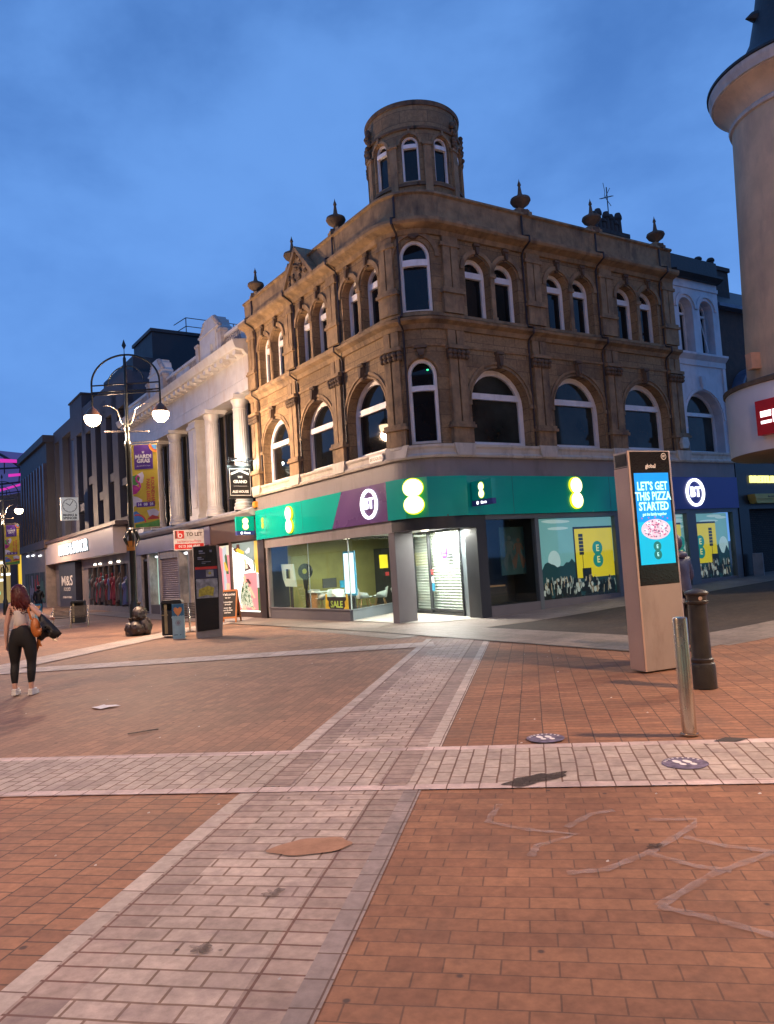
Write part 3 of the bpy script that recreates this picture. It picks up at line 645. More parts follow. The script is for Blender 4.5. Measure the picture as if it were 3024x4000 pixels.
for u in tu:
    if cos((u + half) / RT) > .62: continue
    tm.nxt()
    for k in range(12):
        tm.lathe([(0, -.07), (.06, -.04), (.075, .01), (.05, .06), (0, .08)], u + half + rc.uniform(-.10, .10), .07 + rc.uniform(-.02, .03), 7, cz=13.03 + .075 * k * (1 if k < 9 else .9))
tm.build('turret_carving', 'stone_dark', tur, smooth=50)
tm = MB(TUR, .12); tm.sweep([(-1.25, 14.12), (-.28, 14.12), (-.28, 14.16), (-1.25, 14.16)], 0, full); tm.build('turret_roof', 'lead', tur)
# roof chimney and pots behind the parapet
def chimney(par, u, back, w, d, z0, z1, pots, ph=.5, name='chimney', M=PATH):
    m = MB(M); m.box(u - w / 2, u + w / 2, -back - d, -back, z0, z1 - .15); m.box(u - w / 2 - .06, u + w / 2 + .06, -back - d - .06, -back + .06, z1 - .15, z1)
    c = m.build(name, 'chimney_brick', par)
    for i in range(pots):
        uu = u - w / 2 + w * (i + .5) / pots; h = ph * (1 + .25 * sin(i * 2.3)); m = MB(M); m.lathe([(.13, 0), (.11, h * .7), (.15, h * .75), (.15, h * .85), (.10, h), (.06, h)], uu, -back - d / 2, 10, cz=z1); m.build('chimney_pot', 'chimney_brick', c, smooth=40)
chimney(bld, b2(9.35), 2.5, 1.5, .6, 10.9, 13.25, 7, .75)
chimney(bld, b2(10.7), 3.2, 1.1, .7, 10.9, 13.3, 1, .3)
m = PB_(); U = b2(9.5); m.tube([(U, -2.8, 13.1), (U, -2.8, 15.1)], .02); m.tube([(U - .35, -2.5, 14.5), (U + .25, -3.1, 14.9)], .012)
for k in range(5):
    t = k / 4; c_ = Vector((U - .35 + .6 * t, -2.5 - .6 * t, 14.5 + .4 * t)); m.tube([c_ + Vector((.16, .16, .02)), c_ - Vector((.16, .16, .02))], .01)
for k in (-1, 1): m.tube([(U + .25, -3.1, 14.9), (U + .42, -3.0, 14.9 + k * .35)], .012); m.tube([(U - .1, -2.8, 14.9), (U - .22, -2.75, 14.9 + .3 * k)], .01)
tag(m.build('tv_aerial', 'black_paint'), 'thin television aerial standing on the chimney stack behind the stone urns', 'aerial')
# orange and white alarm boxes
plain('alarm_orange', (.75, .32, .03), .4); plain('alarm_white', (.6, .6, .55), .5)
m = PB_(); m.box(a1(8.72), a1(8.46), .02, .14, 3.92, 4.14); m.box(a1(8.69), a1(8.49), .14, .16, 3.95, 4.11); tag(m.build('alarm_box', 'alarm_orange', bevel=.01), 'small orange alarm box above the left end of the green fascia', 'alarm box')
m = PB_(); U = b2(8.66); m.prism([(U - .16, 4.72), (U + .1, 4.72), (U + .17, 4.86), (U + .12, 5.08), (U - .12, 5.08), (U - .2, 4.9)], .15, .27); tag(m.build('alarm_box', 'alarm_white', bevel=.01), 'pale hexagonal alarm box on the stone pier beside the white painted house', 'alarm box')
# street name plate
plain('plate_white', (.62, .58, .56), .4)
t = thing('street_name_plate', PATH(a1(.42), .16, 4.47), 'white rounded BRIGGATE street name plate on the cream band above the purple sign', 'street sign')
m = PB_(); U = a1(.42); m.prism([(U + x, 4.47 + z) for x, z in [(-.33, -.06), (-.29, -.10), (.29, -.10), (.33, -.06), (.33, .06), (.29, .10), (-.29, .10), (-.33, .06)]], .12, .165); m.build('plate', 'plate_white', t)
m = PB_(); m.text('BRIGGATE', U, 4.465, .125, .166, .004, bold=.003); m.build('lettering', 'black_paint', t)

# ------------------------------------------------------------------ white painted house next along the side street
wh = thing('painted_house', PATH((SR + SW) / 2, 0, 0), 'narrow white painted house front with one big arch and two small arched windows', 'house')
plain('blue_white', (.60, .62, .68), .6, var=.1, grime=(.40, .42, .47))
bw = [(b2(10.13), .98, 4.66, 5.78)]; sw = [(b2(9.62), .36, 8.1, 9.6), (b2(10.72), .36, 8.1, 9.6)]
m = PB_(); m.arch_wall(SR, SW, 4.3, 7.95, bw, depth=.4); m.arch_wall(SR, SW, 7.95, 10.6, sw, depth=.4); m.face([(SW, 0, 4.3), (SW, -3, 4.3), (SW, -3, 10.6), (SW, 0, 10.6)]); m.build('wall', 'blue_white', wh)
windows(bw, .38, .11, [6.0], wh, .12, glass='window_grey'); windows(sw, .38, .07, [9.5, 9.5], wh, .07)
m = PB_(); m.sweep([(-.1, 7.6), (.05, 7.62), (.06, 7.8), (.2, 7.95), (.2, 8.02), (-.1, 8.06)], SR, SW + .04); m.nxt(); m.sweep([(-.1, 10.3), (.04, 10.3), (.05, 10.42), (-.1, 10.44)], SR, SW); 
m.nxt(); m.box(b2(8.98), b2(9.12), -.02, .06, 4.66, 7.6); m.nxt(); m.box(SW - .14, SW, -.02, .06, 4.66, 7.6)
for u in (b2(9.62), b2(10.72)): m.nxt(); m.ring(u, 9.6, .46, .56, -.02, .05, 14, 0, pi)
m.nxt(); m.ring(b2(10.13), 5.78, 1.02, 1.10, -.02, .04, 16, 0, pi); m.prism([(b2(10.06), 6.8), (b2(10.2), 6.8), (b2(10.24), 7.25), (b2(10.02), 7.25)], -.02, .09)
m.build('mouldings', 'blue_white', wh)
m = PB_(); m.sweep([(-.3, 10.6), (.14, 10.6), (.3, 10.72), (.3, 10.8), (.08, 10.86), (.06, 11.38), (-.3, 11.42)], SR, SW + .02); m.build('parapet', 'slate', wh)
m = PB_(); p_ = b2(10.72); m.tube([(p_ + .03, -.3, 9.4), (p_ + .16, -.16, 8.2)], .02); m.build('open_casement', 'upvc', wh)
# ================================================================== ground floor of the corner building
P1 = PA + D1 * 2.5; P2 = Vector((.15, 25.1, 0)); P3 = Vector((2.0, 21.09, 0))
def LINE(a, b):
    d = (b - a).normalized(); n = Vector((d.y, -d.x, 0))
    def M(u, v, z): q = a + d * u + n * v; return Vector((q.x, q.y, z))
    return M, (b - a).length
course('grey_band', [(-.1, 3.80), (.04, 3.80), (.04, 4.30), (-.1, 4.30)], SL, SW, 'grey_band')
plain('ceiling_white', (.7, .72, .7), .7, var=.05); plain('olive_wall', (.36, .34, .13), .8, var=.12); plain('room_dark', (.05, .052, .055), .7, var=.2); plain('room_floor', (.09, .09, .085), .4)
# frame members of the main-front window
m = PB_(); m.box(a1(8.62), a1(8.36), -.2, .04, -.5, 2.76); m.box(a1(8.30), a1(8.10), -.2, .08, -.5, 2.76); m.build('shopfront_post', 'pipe_dark', bld)
m = PB_(); m.box(a1(8.10), a1(.0), -.12, .03, 2.42, 2.80); m.box(a1(8.06), a1(7.92), -.12, .02, .0, 2.42); m.build('shopfront_header', 'grey_band', bld)
m = PB_(); m.box(a1(8.06), a1(2.5), -.12, 0, -.5, .30); m.box(a1(8.06), a1(2.5), -.14, .03, .30, .335); m.build('stall_riser', 'shop_grey', bld)
ML, LL = LINE(P1, P2)
m = MB(ML); m.box(.0, LL, -.02, .08, -.5, .30); m.box(0, LL, -.04, .1, .30, .33); m.nxt(); m.box(0, LL, -.02, .08, 2.5, 2.8); m.build('stall_riser', 'reveal_grey', bld)
glassmat('shop_glass', refl=1.5)
m = PB_(); m.box(a1(7.92), a1(5.03), -.06, -.045, .33, 2.42); m.box(a1(5.02), a1(2.51), -.06, -.045, .33, 2.42); m.build('shop_window', 'shop_glass', bld)
m = MB(ML); m.box(.03, LL, .03, .045, .33, 2.5); m.build('shop_window', 'shop_glass', bld)
plain('silicone', (.4, .5, .48), .3)
m = PB_(); m.box(a1(5.03), a1(5.01), -.065, -.035, .33, 2.42); m.nxt(); m.box(a1(2.52), a1(2.49), -.065, -.03, .33, 2.42); m.build('glass_joint', 'silicone', bld)
# entrance pillar
def prismXY(name, mat, pts, z0, z1, par, **k):
    m = MB(); m.column(pts, z0, z1); return m.build(name, mat, par, **k)
prismXY('pillar', ['shop_grey'], [(.155, 20.2), (.655, 20.68), (.48, 20.9), (-.01, 20.44)], -.4, 2.80, bld, bevel=.006)
# dark header following the curve, right hand pier, reveal
m = PB_(.1); m.box(a1(.05), b2(.33), -.2, .035, 2.43, 2.80); m.build('shopfront_header', 'shop_charcoal', bld)
q = lambda s, o: PB + D2 * s + N2 * o
a_, b_, c_, d_ = q(0, .03), q(.33, .03), q(.33, -.5), P3 + (P3 - P2).normalized() * .0
prismXY('pier', 'shop_charcoal', [(a_.x, a_.y), (b_.x, b_.y), (c_.x, c_.y), ((PB - N2 * .5).x, (PB - N2 * .5).y)], -.4, 2.80, bld)
prismXY('reveal', 'reveal_grey', [(P3.x, P3.y), ((PB + N2 * .02).x, (PB + N2 * .02).y), ((PB + D2 * .1 - N2 * .1).x, (PB + D2 * .1 - N2 * .1).y), (P3.x + .2, P3.y + .05)], -.4, 2.80, bld)
# lobby soffit and floor
lob = [(P1.x, P1.y), (PA.x - .05, PA.y + .12), (.62, 20.0), (1.25, 19.72), (1.85, 19.86), (2.3, 20.12), (P3.x, P3.y), (P2.x, P2.y)]
prismXY('soffit', 'ceiling_white', lob, 2.50, 2.56, bld)
m = MB(); m.face([(x, y, .022) for x, y in [(P1.x, P1.y), (PA.x, PA.y), (1.2, 19.75), (2.3, 20.1), (P3.x, P3.y), (P2.x, P2.y)]]); plain('lobby_slab', (.34, .31, .27), .5, var=.15); m.build('lobby_floor', 'lobby_slab', bld)
MD, LD = LINE(P2, P3)
door = MB(MD); door.box(0, LD, -.03, .03, -.1, .10); 
for u0, u1 in ((1.40, 1.46), (2.46, 2.54), (LD - .05, LD)): door.box(u0, u1, -.04, .05, .0, 2.5)
door.box(0, 1.4, -.04, .04, 0, 2.5); door.box(1.4, LD, -.04, .05, 2.44, 2.52); door.box(1.46, 2.46, .0, .05, .10, .13); door.box(2.54, LD, .0, .05, .13, .2)
do = door.build('door', 'shop_charcoal', bld)
m = MB(MD); m.box(1.46, 2.46, .005, .015, .13, 2.44); m.box(2.54, LD - .05, .005, .015, .2, 2.44); m.build('door_glass', 'shop_glass', do)
plain('shutter_white', (.78, .80, .74), .35, var=.05)
m = MB(MD)
k = 0; z = .12
while z < 2.42:
    m.face([(1.2, -.16, z), (LD, -.16, z), (LD, -.135, z + .055), (1.2, -.135, z + .055)]); m.face([(1.2, -.135, z + .055), (LD, -.135, z + .055), (LD, -.16, z + .085), (1.2, -.16, z + .085)]); z += .085
m.build('shutter', 'shutter_white', do)
m = MB(MD)
for i in range(9): m.disc(2.66 + i * .21, 1.08, .016, .016, .018, 10); m.disc(2.66 + i * .21, .36, .016, .016, .018, 10)
for i in range(5): m.disc(1.58 + i * .19, 1.1, .016, .016, .018, 10)
m.build('door_dots', 'silicone', do)
plain('sticker_purple', (.09, .03, .30), .4); plain('red_paper', (.6, .06, .06), .5); plain('sticker_cyan', (.05, .35, .6), .4)
m = MB(MD); m.disc(3.45, 1.86, .21, .018, .024, 28); st = m.build('door_sticker', 'sticker_purple', do)
m = MB(MD); m.ring(3.45, 1.93, .085, .105, .024, .026, 20); m.nxt(); m.text('BT', 3.45, 1.93, .11, .025, .003, bold=.004); m.nxt(); m.text('Stores', 3.45, 1.76, .07, .025, .003); m.build('lettering', 'paper', st)
m = MB(MD); m.box(2.56, 2.70, .017, .02, 1.20, 1.34); m.build('notice', 'red_paper', do); m = MB(MD); m.box(2.58, 2.74, .017, .02, .72, .93); m.build('notice', 'sticker_cyan', do); m = MB(MD); m.box(2.57, 2.71, .017, .02, .95, 1.14); m.build('notice', 'paper', do)
for i, (x, y) in enumerate([(1.05, 21.6), (1.75, 20.55)]):
    m = MB(at((x, y, 0))); m.disc(0, 0, .1, 0, .1); m = MB(at((x, y, 0))); m.lathe([(0, 2.47), (.1, 2.47), (.115, 2.50)], 0, 0, 18); m.build('downlight', 'lit_warm', bld)
lamp_light('lobby_light', (1.0, 22.0, 2.42), 270, (1, 1, .90), kind='AREA', size=1.0)
lamp_light('lobby_light', (1.75, 20.7, 2.42), 110, (1, 1, .90), kind='AREA', size=.35)
# shop room behind the main-front window
m = PB_()
rm = [(a1(8.2), -.13), (a1(8.2), -5.4), (a1(2.6), -5.4), (a1(4.05), -2.78), (a1(2.5), -.13)]
m.face([(u, v, .06) for u, v in rm]); m.build('room_floor', 'room_floor', bld)
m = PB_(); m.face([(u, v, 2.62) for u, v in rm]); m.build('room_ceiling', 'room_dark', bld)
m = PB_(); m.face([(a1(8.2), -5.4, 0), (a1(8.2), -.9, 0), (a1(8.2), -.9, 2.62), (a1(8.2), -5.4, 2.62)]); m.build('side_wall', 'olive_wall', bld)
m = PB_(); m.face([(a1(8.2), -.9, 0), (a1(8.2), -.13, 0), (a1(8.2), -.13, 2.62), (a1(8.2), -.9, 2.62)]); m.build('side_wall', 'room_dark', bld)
m = PB_(); m.face([(a1(8.2), -5.4, 0), (a1(2.6), -5.4, 0), (a1(2.6), -5.4, 2.62), (a1(8.2), -5.4, 2.62)]); m.face([(a1(2.6), -5.4, 0), (a1(4.05), -2.78, 0), (a1(4.05), -2.78, 2.62), (a1(2.6), -5.4, 2.62)]); m.build('back_wall', 'olive_wall', bld)
m = PB_(); m.box(a1(8.15), a1(7.6), -5.2, -4.6, .06, 2.2); m.build('side_cupboard', 'room_dark', bld)
for u, v in ((4.9, -2.1), (3.6, -1.3), (6.6, -2.4)):
    m = PB_(); m.box(a1(u) - .12, a1(u) + .12, v - .12, v + .12, 2.57, 2.6); m.build('ceiling_spot', 'lit_warm', bld)
p = PATH(a1(5.4), -2.3, 2.5); lamp_light('shop_light', p, 150, (.95, 1, .8), kind='AREA', size=2.4)
plain('chair_shell', (.62, .70, .68), .4, var=.05); plain('beech', (.42, .24, .10), .5, var=.2)
def chair(u, v, rz, label):
    c = PATH(a1(u), v, .06); t = thing('shop_chair', c, label, 'chair', 'white chairs inside the phone shop'); M = at(c, rz)
    m = MB(M)
    for i in range(8):
        x0, x1 = -.24 + i * .06, -.18 + i * .06; e = lambda x: .03 * (x / .24) ** 2
        m.face([(x0, .22, .45 + e(x0) * 2), (x1, .22, .45 + e(x1) * 2), (x1, -.20, .44 + e(x1)), (x0, -.20, .44 + e(x0))]); m.face([(x0, -.20, .44 + e(x0)), (x1, -.20, .44 + e(x1)), (x1, -.29 + e(x1) * 1.5, .80 - e(x1)), (x0, -.29 + e(x0) * 1.5, .80 - e(x0))])
    for s in (-1, 1): m.face([(s * .24, .12, .48), (s * .24, -.20, .47), (s * .25, -.24, .68), (s * .27, .06, .62)])
    o = m.build('seat_shell', 'chair_shell', t, smooth=60); md = o.modifiers.new('thick', 'SOLIDIFY'); md.thickness = .018
    for sx in (-1, 1):
        for sy in (-1, 1): m = MB(M); m.tube([(sx * .13, sy * .12, .43), (sx * .23, sy * .22, 0)], [.018, .012], 6); m.build('leg', 'beech', t)
chair(7.3, -1.5, 2.9, 'white shop chair farthest left behind the shop window'); chair(6.3, -1.25, 4.4, 'white shop chair by the desk behind the middle of the shop window')
chair(5.35, -1.4, .6, 'white shop chair just left of the glowing upright screen'); chair(4.75, -1.9, 1.9, 'white shop chair nearest the entrance glass, its back to the left'); chair(4.45, -2.35, 4.6, 'white shop chair facing the entrance glass, right of the glowing screen'); chair(6.2, -4.3, 3.2, 'pale shop chair at the back of the shop near the entrance')
def stand(M, name, label, cat, parts, loc):
    t = thing(name, loc, label, cat)
    for nm, mat, fn in parts: m = MB(M); fn(m); m.build(nm, mat, t)
    return t
c = PATH(a1(6.6), -1.7, .06)
stand(at(c, .6), 'shop_desk', 'pale desk with two monitors among the white chairs in the shop', 'desk', [('top', 'chair_shell', lambda m: m.box(-.8, .8, -.35, .35, .70, .73)), ('leg', 'beech', lambda m: m.box(-.74, -.69, -.3, .3, 0, .7)), ('leg', 'beech', lambda m: m.box(.69, .74, -.3, .3, 0, .7)), ('monitor', 'room_dark', lambda m: m.box(-.3, .25, -.02, .02, .83, 1.16)), ('monitor', 'sticker_cyan', lambda m: m.box(.4, .72, -.02, .02, .8, 1.05))], c)
c = PATH(a1(3.07), -.38, .06); M = lambda u, v, z: PATH(a1(3.07) + u, -.38 + v, z)
stand(M, 'display_screen', 'tall glowing white shop screen with cyan edges at the corner of the glass', 'screen', [('housing', 'sticker_cyan', lambda m: m.box(-.34, .34, -.04, 0, .72, 2.06)), ('screen', 'lit_cool', lambda m: m.box(-.29, .29, 0, .006, .78, 2.0)), ('stand', 'shop_charcoal', lambda m: m.box(-.2, .2, -.06, -.02, .06, .72))], c)
c = PATH(a1(7.7), -.65, .06); M = lambda u, v, z: PATH(a1(7.7) + u, -.65 + v, z)
glow('lit_faint', (.75, .85, .7), .35)
stand(M, 'window_frame_display', 'white slanted picture-frame display at the left end of the shop window', 'display', [('frame', 'lit_faint', lambda m: (m.prism([(-.48, 1.82), (.45, 1.8), (.62, 1.0), (.22, 1.02), (.22, 1.62), (-.18, 1.64), (-.18, 1.3), (-.36, 1.3)], 0, .05), m.prism([(-.36, 1.3), (.24, 1.28), (.62, 1.0), (-.18, 1.02)], 0, .05))), ('stand', 'room_dark', lambda m: m.box(-.05, .1, -.1, -.05, .06, 1.1))], c)
c = PATH(a1(6.85), -.9, .06); M = lambda u, v, z: PATH(a1(6.85) + u, -.9 + v, z)
stand(M, 'balloon_display', 'black balloon-shaped stand with a yellow dot inside the shop window', 'display', [('balloon', 'black_paint', lambda m: (m.disc(0, 1.52, .5, 0, .05, rz=.27), m.prism([(-.2, 1.34), (.2, 1.34), (.1, .9), (-.1, .9)], .005, .045), m.box(-.06, .06, 0, .04, .06, .92))), ('dot', 'dim_yellow', lambda m: m.disc(0, 1.52, .16, .05, .06, rz=.09))], c)
# SALE sticker on the glass
plain('sale_black', (.02, .02, .02), .5); plain('sale_yellow', (.75, .55, .03), .45); plain('sale_text', (.5, .75, .12), .5)
t = thing('sale_sticker', PATH(a1(3.35), -.03, .35), 'black and yellow SALE sticker at the bottom of the shop window', 'window sticker')
U = a1(3.35)
m = PB_(); m.prism([(U - .62, .34), (U + .62, .34), (U + .58, .70), (U - .58, .70)], -.044, -.04); m.build('panel', 'sale_black', t)
m = PB_()
for s in (-1, 1): m.nxt(); m.prism([(U + s * .70, .34), (U + s * .40, .34), (U + s * .50, .42), (U + s * .48, .56), (U + s * .58, .62), (U + s * .56, .78), (U + s * .66, .80), (U + s * .68, .6)][::s], -.039, -.035)
m.build('hands', 'sale_yellow', t)
m = PB_(); m.text('SALE', U, .47, .28, -.038, .004, bold=.006, sx=1.25); m.build('lettering', 'sale_text', t)
glow('yellow_poster', (.95, .75, .03), .9)
m = MB(ML); m.box(2.05, 2.62, .0, .012, 1.47, 1.9); tag(m.build('yellow_poster', 'yellow_poster'), 'small bright yellow poster on the entrance glass', 'poster')
m = MB(ML); m.box(2.42, 2.66, .0, .012, 1.22, 1.34); tag(m.build('window_notice', 'red_paper'), 'small pink and red notice under the yellow poster', 'notice')

# ------------------------------------------------------------------ side street shopfront
SX = b2(11.1)
def sidebox(u0, u1, v0, v1, z0, z1, mb): mb.box(b2(u0), b2(u1), v0, v1, z0, z1)
m = PB_(); sidebox(.33, 11.42, -.15, .03, 2.62, 2.80, m); m.build('shopfront_header', 'reveal_grey', bld)
m = PB_()
for s0, s1 in ((.33, 8.67), (9.13, 11.12)): m.nxt(); sidebox(s0, s1, -.15, .0, -.3, .30 if s1 < 9 else .44, m)
m.build('stall_riser', 'shop_grey', bld)
for s0, s1 in ((2.10, 2.24), (5.31, 5.5), (8.05, 8.13), (8.67, 9.13), (11.1, 11.42)):
    m = PB_(); sidebox(s0, s1, -.15, .03 if s1 - s0 > .3 else .01, -.3, 2.62, m); m.build('shopfront_post', 'reveal_grey', bld)
plain('window_back', (.03, .036, .036), .6, var=.3)
m = PB_(); sidebox(.33, 11.1, -1.15, -1.1, -.2, 2.75, m); sidebox(.33, .36, -1.1, -.15, -.2, 2.75, m); sidebox(2.14, 2.18, -1.1, -.15, -.2, 2.75, m); sidebox(.33, 11.1, -1.1, -.15, 2.64, 2.74, m); sidebox(.33, 11.1, -1.1, -.15, -.2, .28, m); m.build('window_back', 'window_back', bld)
m = PB_(); sidebox(.33, 2.1, -.08, -.065, .3, 2.62, m); sidebox(2.24, 8.05, -.08, -.065, .3, 2.62, m); sidebox(8.13, 8.67, -.08, -.065, .3, 2.62, m); sidebox(9.13, 11.1, -.08, -.065, .44, 2.62, m); m.build('shop_window', 'shop_glass', bld)
m = PB_(); sidebox(.38, .98, -.5, -.12, .80, .84, m); m.build('window_shelf', 'beech', bld)
plain('fig_a', (.06, .10, .10), .6); plain('fig_b', (.12, .07, .05), .6); plain('poster_teal', (.02, .075, .08), .5, var=.5, scale=2)
t = thing('sport_poster', PATH(b2(1.6), -.6, 1.1), 'dim teal poster of two running players behind the darker side window', 'poster')
m = PB_(); sidebox(1.18, 2.08, -.5, -.47, 1.08, 2.42, m); m.build('panel', 'poster_teal', t)
def figure(m, u, z, h, v, lean=.1, seed=0):
    r = random.Random(seed); k = h
    m.disc(u + .02 * k, z + .93 * k, .07 * k, v, v + .004, 10)
    m.prism([(u - .1 * k, z + .85 * k), (u + .12 * k, z + .84 * k), (u + .09 * k, z + .48 * k), (u - .09 * k, z + .48 * k)], v, v + .004)
    for s in (-1, 1):
        m.prism([(u + s * .02 * k, z + .5 * k), (u + s * .10 * k, z + .5 * k), (u + s * (.16 + lean) * k, z + .25 * k), (u + s * (.06 + lean) * k, z), (u + s * (.0 + lean) * k, z), (u + s * .07 * k, z + .26 * k)][::s], v, v + .004)
        m.prism([(u + s * .08 * k, z + .83 * k), (u + s * .14 * k, z + .82 * k), (u + s * .24 * k, z + .62 * k), (u + s * .19 * k, z + .60 * k)][::s], v, v + .004)
m = PB_(); figure(m, b2(1.5), 1.2, .98, -.468); m.build('player', 'fig_a', t)
m = PB_(); figure(m, b2(1.83), 1.25, .85, -.466, .14); m.build('player', 'fig_b', t)
# festival poster: teal sky, trees, yellow billboard, crowd (flat prints lit in the window)
glow('poster_sky', (.22, .50, .50), .5); glow('poster_cloud', (.55, .75, .74), .5); glow('poster_yellow', (.80, .62, .01), .62); glow('poster_tree', (.015, .055, .06), .5); glow('poster_logo', (.01, .28, .22), .55); glow('poster_logo_text', (.85, .8, .3), .6)
glow('poster_black', (.012, .015, .012), .4); glow('poster_skin', (.50, .38, .24), .5); glow('poster_shirt', (.48, .52, .46), .45)
def eight(mb, u, z, h, v0, v1, k=.262, sx=1):
    r = h * k; c = h / 2 - r; a = math.asin(min(1, c / r)); P = []
    for i in range(19): t = -a + (pi + 2 * a) * i / 18; P.append((u + sx * r * cos(t), z + c + r * sin(t)))
    for i in range(19): t = pi - a + (pi + 2 * a) * i / 18; P.append((u + sx * r * cos(t), z - c + r * sin(t)))
    mb.prism(P, v0, v1)
def festival(u0, u1, z0, z1, bill, seed, flip, label):
    """u in side-street metres; bill=(b0,b1) billboard extent"""
    V = -.13; t = thing('festival_poster', PATH(b2((u0 + u1) / 2), V, z0), label, 'poster', 'festival posters in the side windows'); r = random.Random(seed)
    m = PB_(); sidebox(u0, u1, V - .02, V, z0, z1, m); m.build('sky', 'poster_sky', t)
    m = PB_()
    for i in range(5):
        uu = r.uniform(u0 + .3, u1 - .3); zz = z1 - r.uniform(.05, .5); w_ = r.uniform(.3, .7); w_ = min(w_, uu - u0, u1 - uu); m.disc(b2(uu), zz - .0, w_, V + .001 * i, V + .001 * i + .0008, 20, rz=.045)
    m.disc(b2(u0 + (u1 - u0) * (.2 if not flip else .85)), z0 + 1.05, .24, V + .006, V + .0065, 24, rz=.3)
    m.build('clouds', 'poster_cloud', t)
    m = PB_(); h0 = z0 + .95; P = [(u0, z0), (u1, z0)]; n = 26
    for i in range(n + 1): uu = u1 - (u1 - u0) * i / n; P.append((uu, h0 + .18 * sin(i * .9) * r.uniform(.3, 1) + .1 * r.random() - .25 * abs((uu - (u0 + u1) / 2) / (u1 - u0))))
    m.prism([(b2(a), b) for a, b in P], V + .008, V + .010); m.build('trees', 'poster_tree', t)
    b0, b1 = bill; m = PB_(); sidebox(b0, b1, V + .012, V + .014, z0 + .5, z1 - .33, m); m.build('billboard', 'poster_yellow', t)
    m = PB_(); sidebox(b0 - .05, b0, V + .012, V + .018, z0 + .4, z1 - .27, m); sidebox(b0 - .05, b1, V + .014, V + .018, z1 - .33, z1 - .27, m)
    sp = b0 + .24 if not flip else b1 - .3
    for i in range(6): sidebox(sp - .09, sp + .09, V + .016, V + .018, 2.12 - i * .105 - .09, 2.12 - i * .105, m)
    sidebox(sp + .02, sp + .04, V + .016, V + .018, 1.0, 1.5, m); sidebox(sp - .02, sp + .34, V + .018, V + .02, z0 + .48, z0 + .78, m); m.build('speakers', 'poster_black', t)
    lu = b0 + .9 if not flip else b0 + .28
    m = PB_(); eight(m, b2(lu), 1.5, .78, V + .018, V + .02, k=.27); m.build('logo', 'poster_logo', t)
    m = PB_(); m.text('E', b2(lu), 1.67, .27, V + .021, .003, bold=.006); m.text('E', b2(lu + .01), 1.33, .27, V + .021, .003, bold=.006); m.build('logo_lettering', 'poster_logo_text', t)
    mk, ms, mt = PB_(), PB_(), PB_()
    n = int((u1 - u0) * 30)
    for i in range(n):
        row = i % 3; uu = r.uniform(u0 + .08, u1 - .08); zz = z0 + .46 - row * .15 + r.uniform(-.04, .05); s_ = .042 + .014 * row; vv = V + .022 + row * .004 + (i % 7) * .0004
        (mk if r.random() < .75 else mt).disc(b2(uu), zz, s_ * .9, vv, vv + .0003, 9, rz=s_ * 1.25)
        mk.prism([(b2(uu - s_ * 1.4), zz - s_ * 3.4), (b2(uu + s_ * 1.4), zz - s_ * 3.4), (b2(uu + s_), zz - s_ * .9), (b2(uu - s_), zz - s_ * .9)], vv - .0004, vv - .0001)
        if r.random() < .75:
            d = r.choice((-1, 1)); a = uu + d * s_ * 1.6; q = r.uniform(.02, .07)
            (ms if r.random() < .6 else mt).prism([(b2(a), zz - .1), (b2(a + .022), zz - .1), (b2(a + .016 - d * q * .5), zz + q + .05), (b2(a - .004 - d * q * .5), zz + q + .05)], vv + .0004, vv + .0007)
    for nm, mm, mt_ in (('crowd_heads', mk, 'poster_black'), ('crowd_arms', ms, 'poster_skin'), ('crowd_shirts', mt, 'poster_shirt')): o = mm.build(nm, mt_, t); o['kind'] = 'stuff'
festival(2.24, 5.31, .33, 2.60, (3.71, 5.28), 4, False, 'festival crowd poster with yellow billboard in the wide window left of the kiosk')
festival(5.5, 8.05, .36, 2.60, (6.6, 8.0), 5, False, 'festival poster in the side window hidden behind the tall screen kiosk')
festival(8.13, 8.67, .40, 2.60, (8.15, 8.5), 6, True, 'narrow strip of yellow festival poster just right of the kiosk')
festival(9.13, 10.95, .46, 2.60, (9.15, 10.3), 8, True, 'festival poster under the dark blue sign, crowd and yellow billboard')
# ------------------------------------------------------------------ fascia signs
def sign_panel(par, prof_v, u0, u1, mat, cuts=(), z0=2.75, z1=3.80, name='panel'):
    m = PB_(); us = [u0] + list(cuts) + [u1]
    for a, b in zip(us, us[1:]):
        A = [(a, 0, z0), (b, 0, z0), (b, 0, z1), (a, 0, z1)]
        m.face([(a, prof_v, z0), (b, prof_v, z0), (b, prof_v, z1), (a, prof_v, z1)]); m.face([(a, .0, z0), (b, .0, z0), (b, prof_v, z0), (a, prof_v, z0)]); m.face([(a, prof_v, z1), (b, prof_v, z1), (b, .0, z1), (a, .0, z1)])
    m.face([(u0, 0, z0), (u0, prof_v, z0), (u0, prof_v, z1), (u0, 0, z1)]); m.face([(u1, prof_v, z0), (u1, 0, z0), (u1, 0, z1), (u1, prof_v, z1)])
    return m.build(name, mat, par)
def lit_eight(par, u, z, h, v, M=PATH, sx=1):
    m = MB(M); eight(m, u, z, h, v, v + .07, sx=sx); o = m.build('logo', 'lit_yellow_rim', par)
    m = MB(M); eight(m, u, z, h * .94, v + .07, v + .078, k=.258, sx=sx); m.build('logo_face', 'lit_yellow_face', o)
def bt_ring(par, u, z, r, v, M=PATH, sx=1, sh=1.0):
    m = MB(M); m.ring(u, z, r * .82, r, v, v + .05, 40); o = m.build('logo_ring', 'lit_white', par)
    m = MB(M); m.text('BT', u, z, r * 1.0, v + .02, .03, bold=.010); m.build('lettering', 'lit_white', o)
t = thing('fascia_sign', PATH(a1(6), .12, 3.2), 'long green fascia sign with a diagonal purple half over the main street window', 'shop sign')
FV = .10
m = PB_(); m.prism([(a1(8.62), 2.75), (a1(3.12), 2.75), (a1(2.46), 3.80), (a1(8.62), 3.80)], 0, FV); m.build('green_panel', 'teal_sign', t)
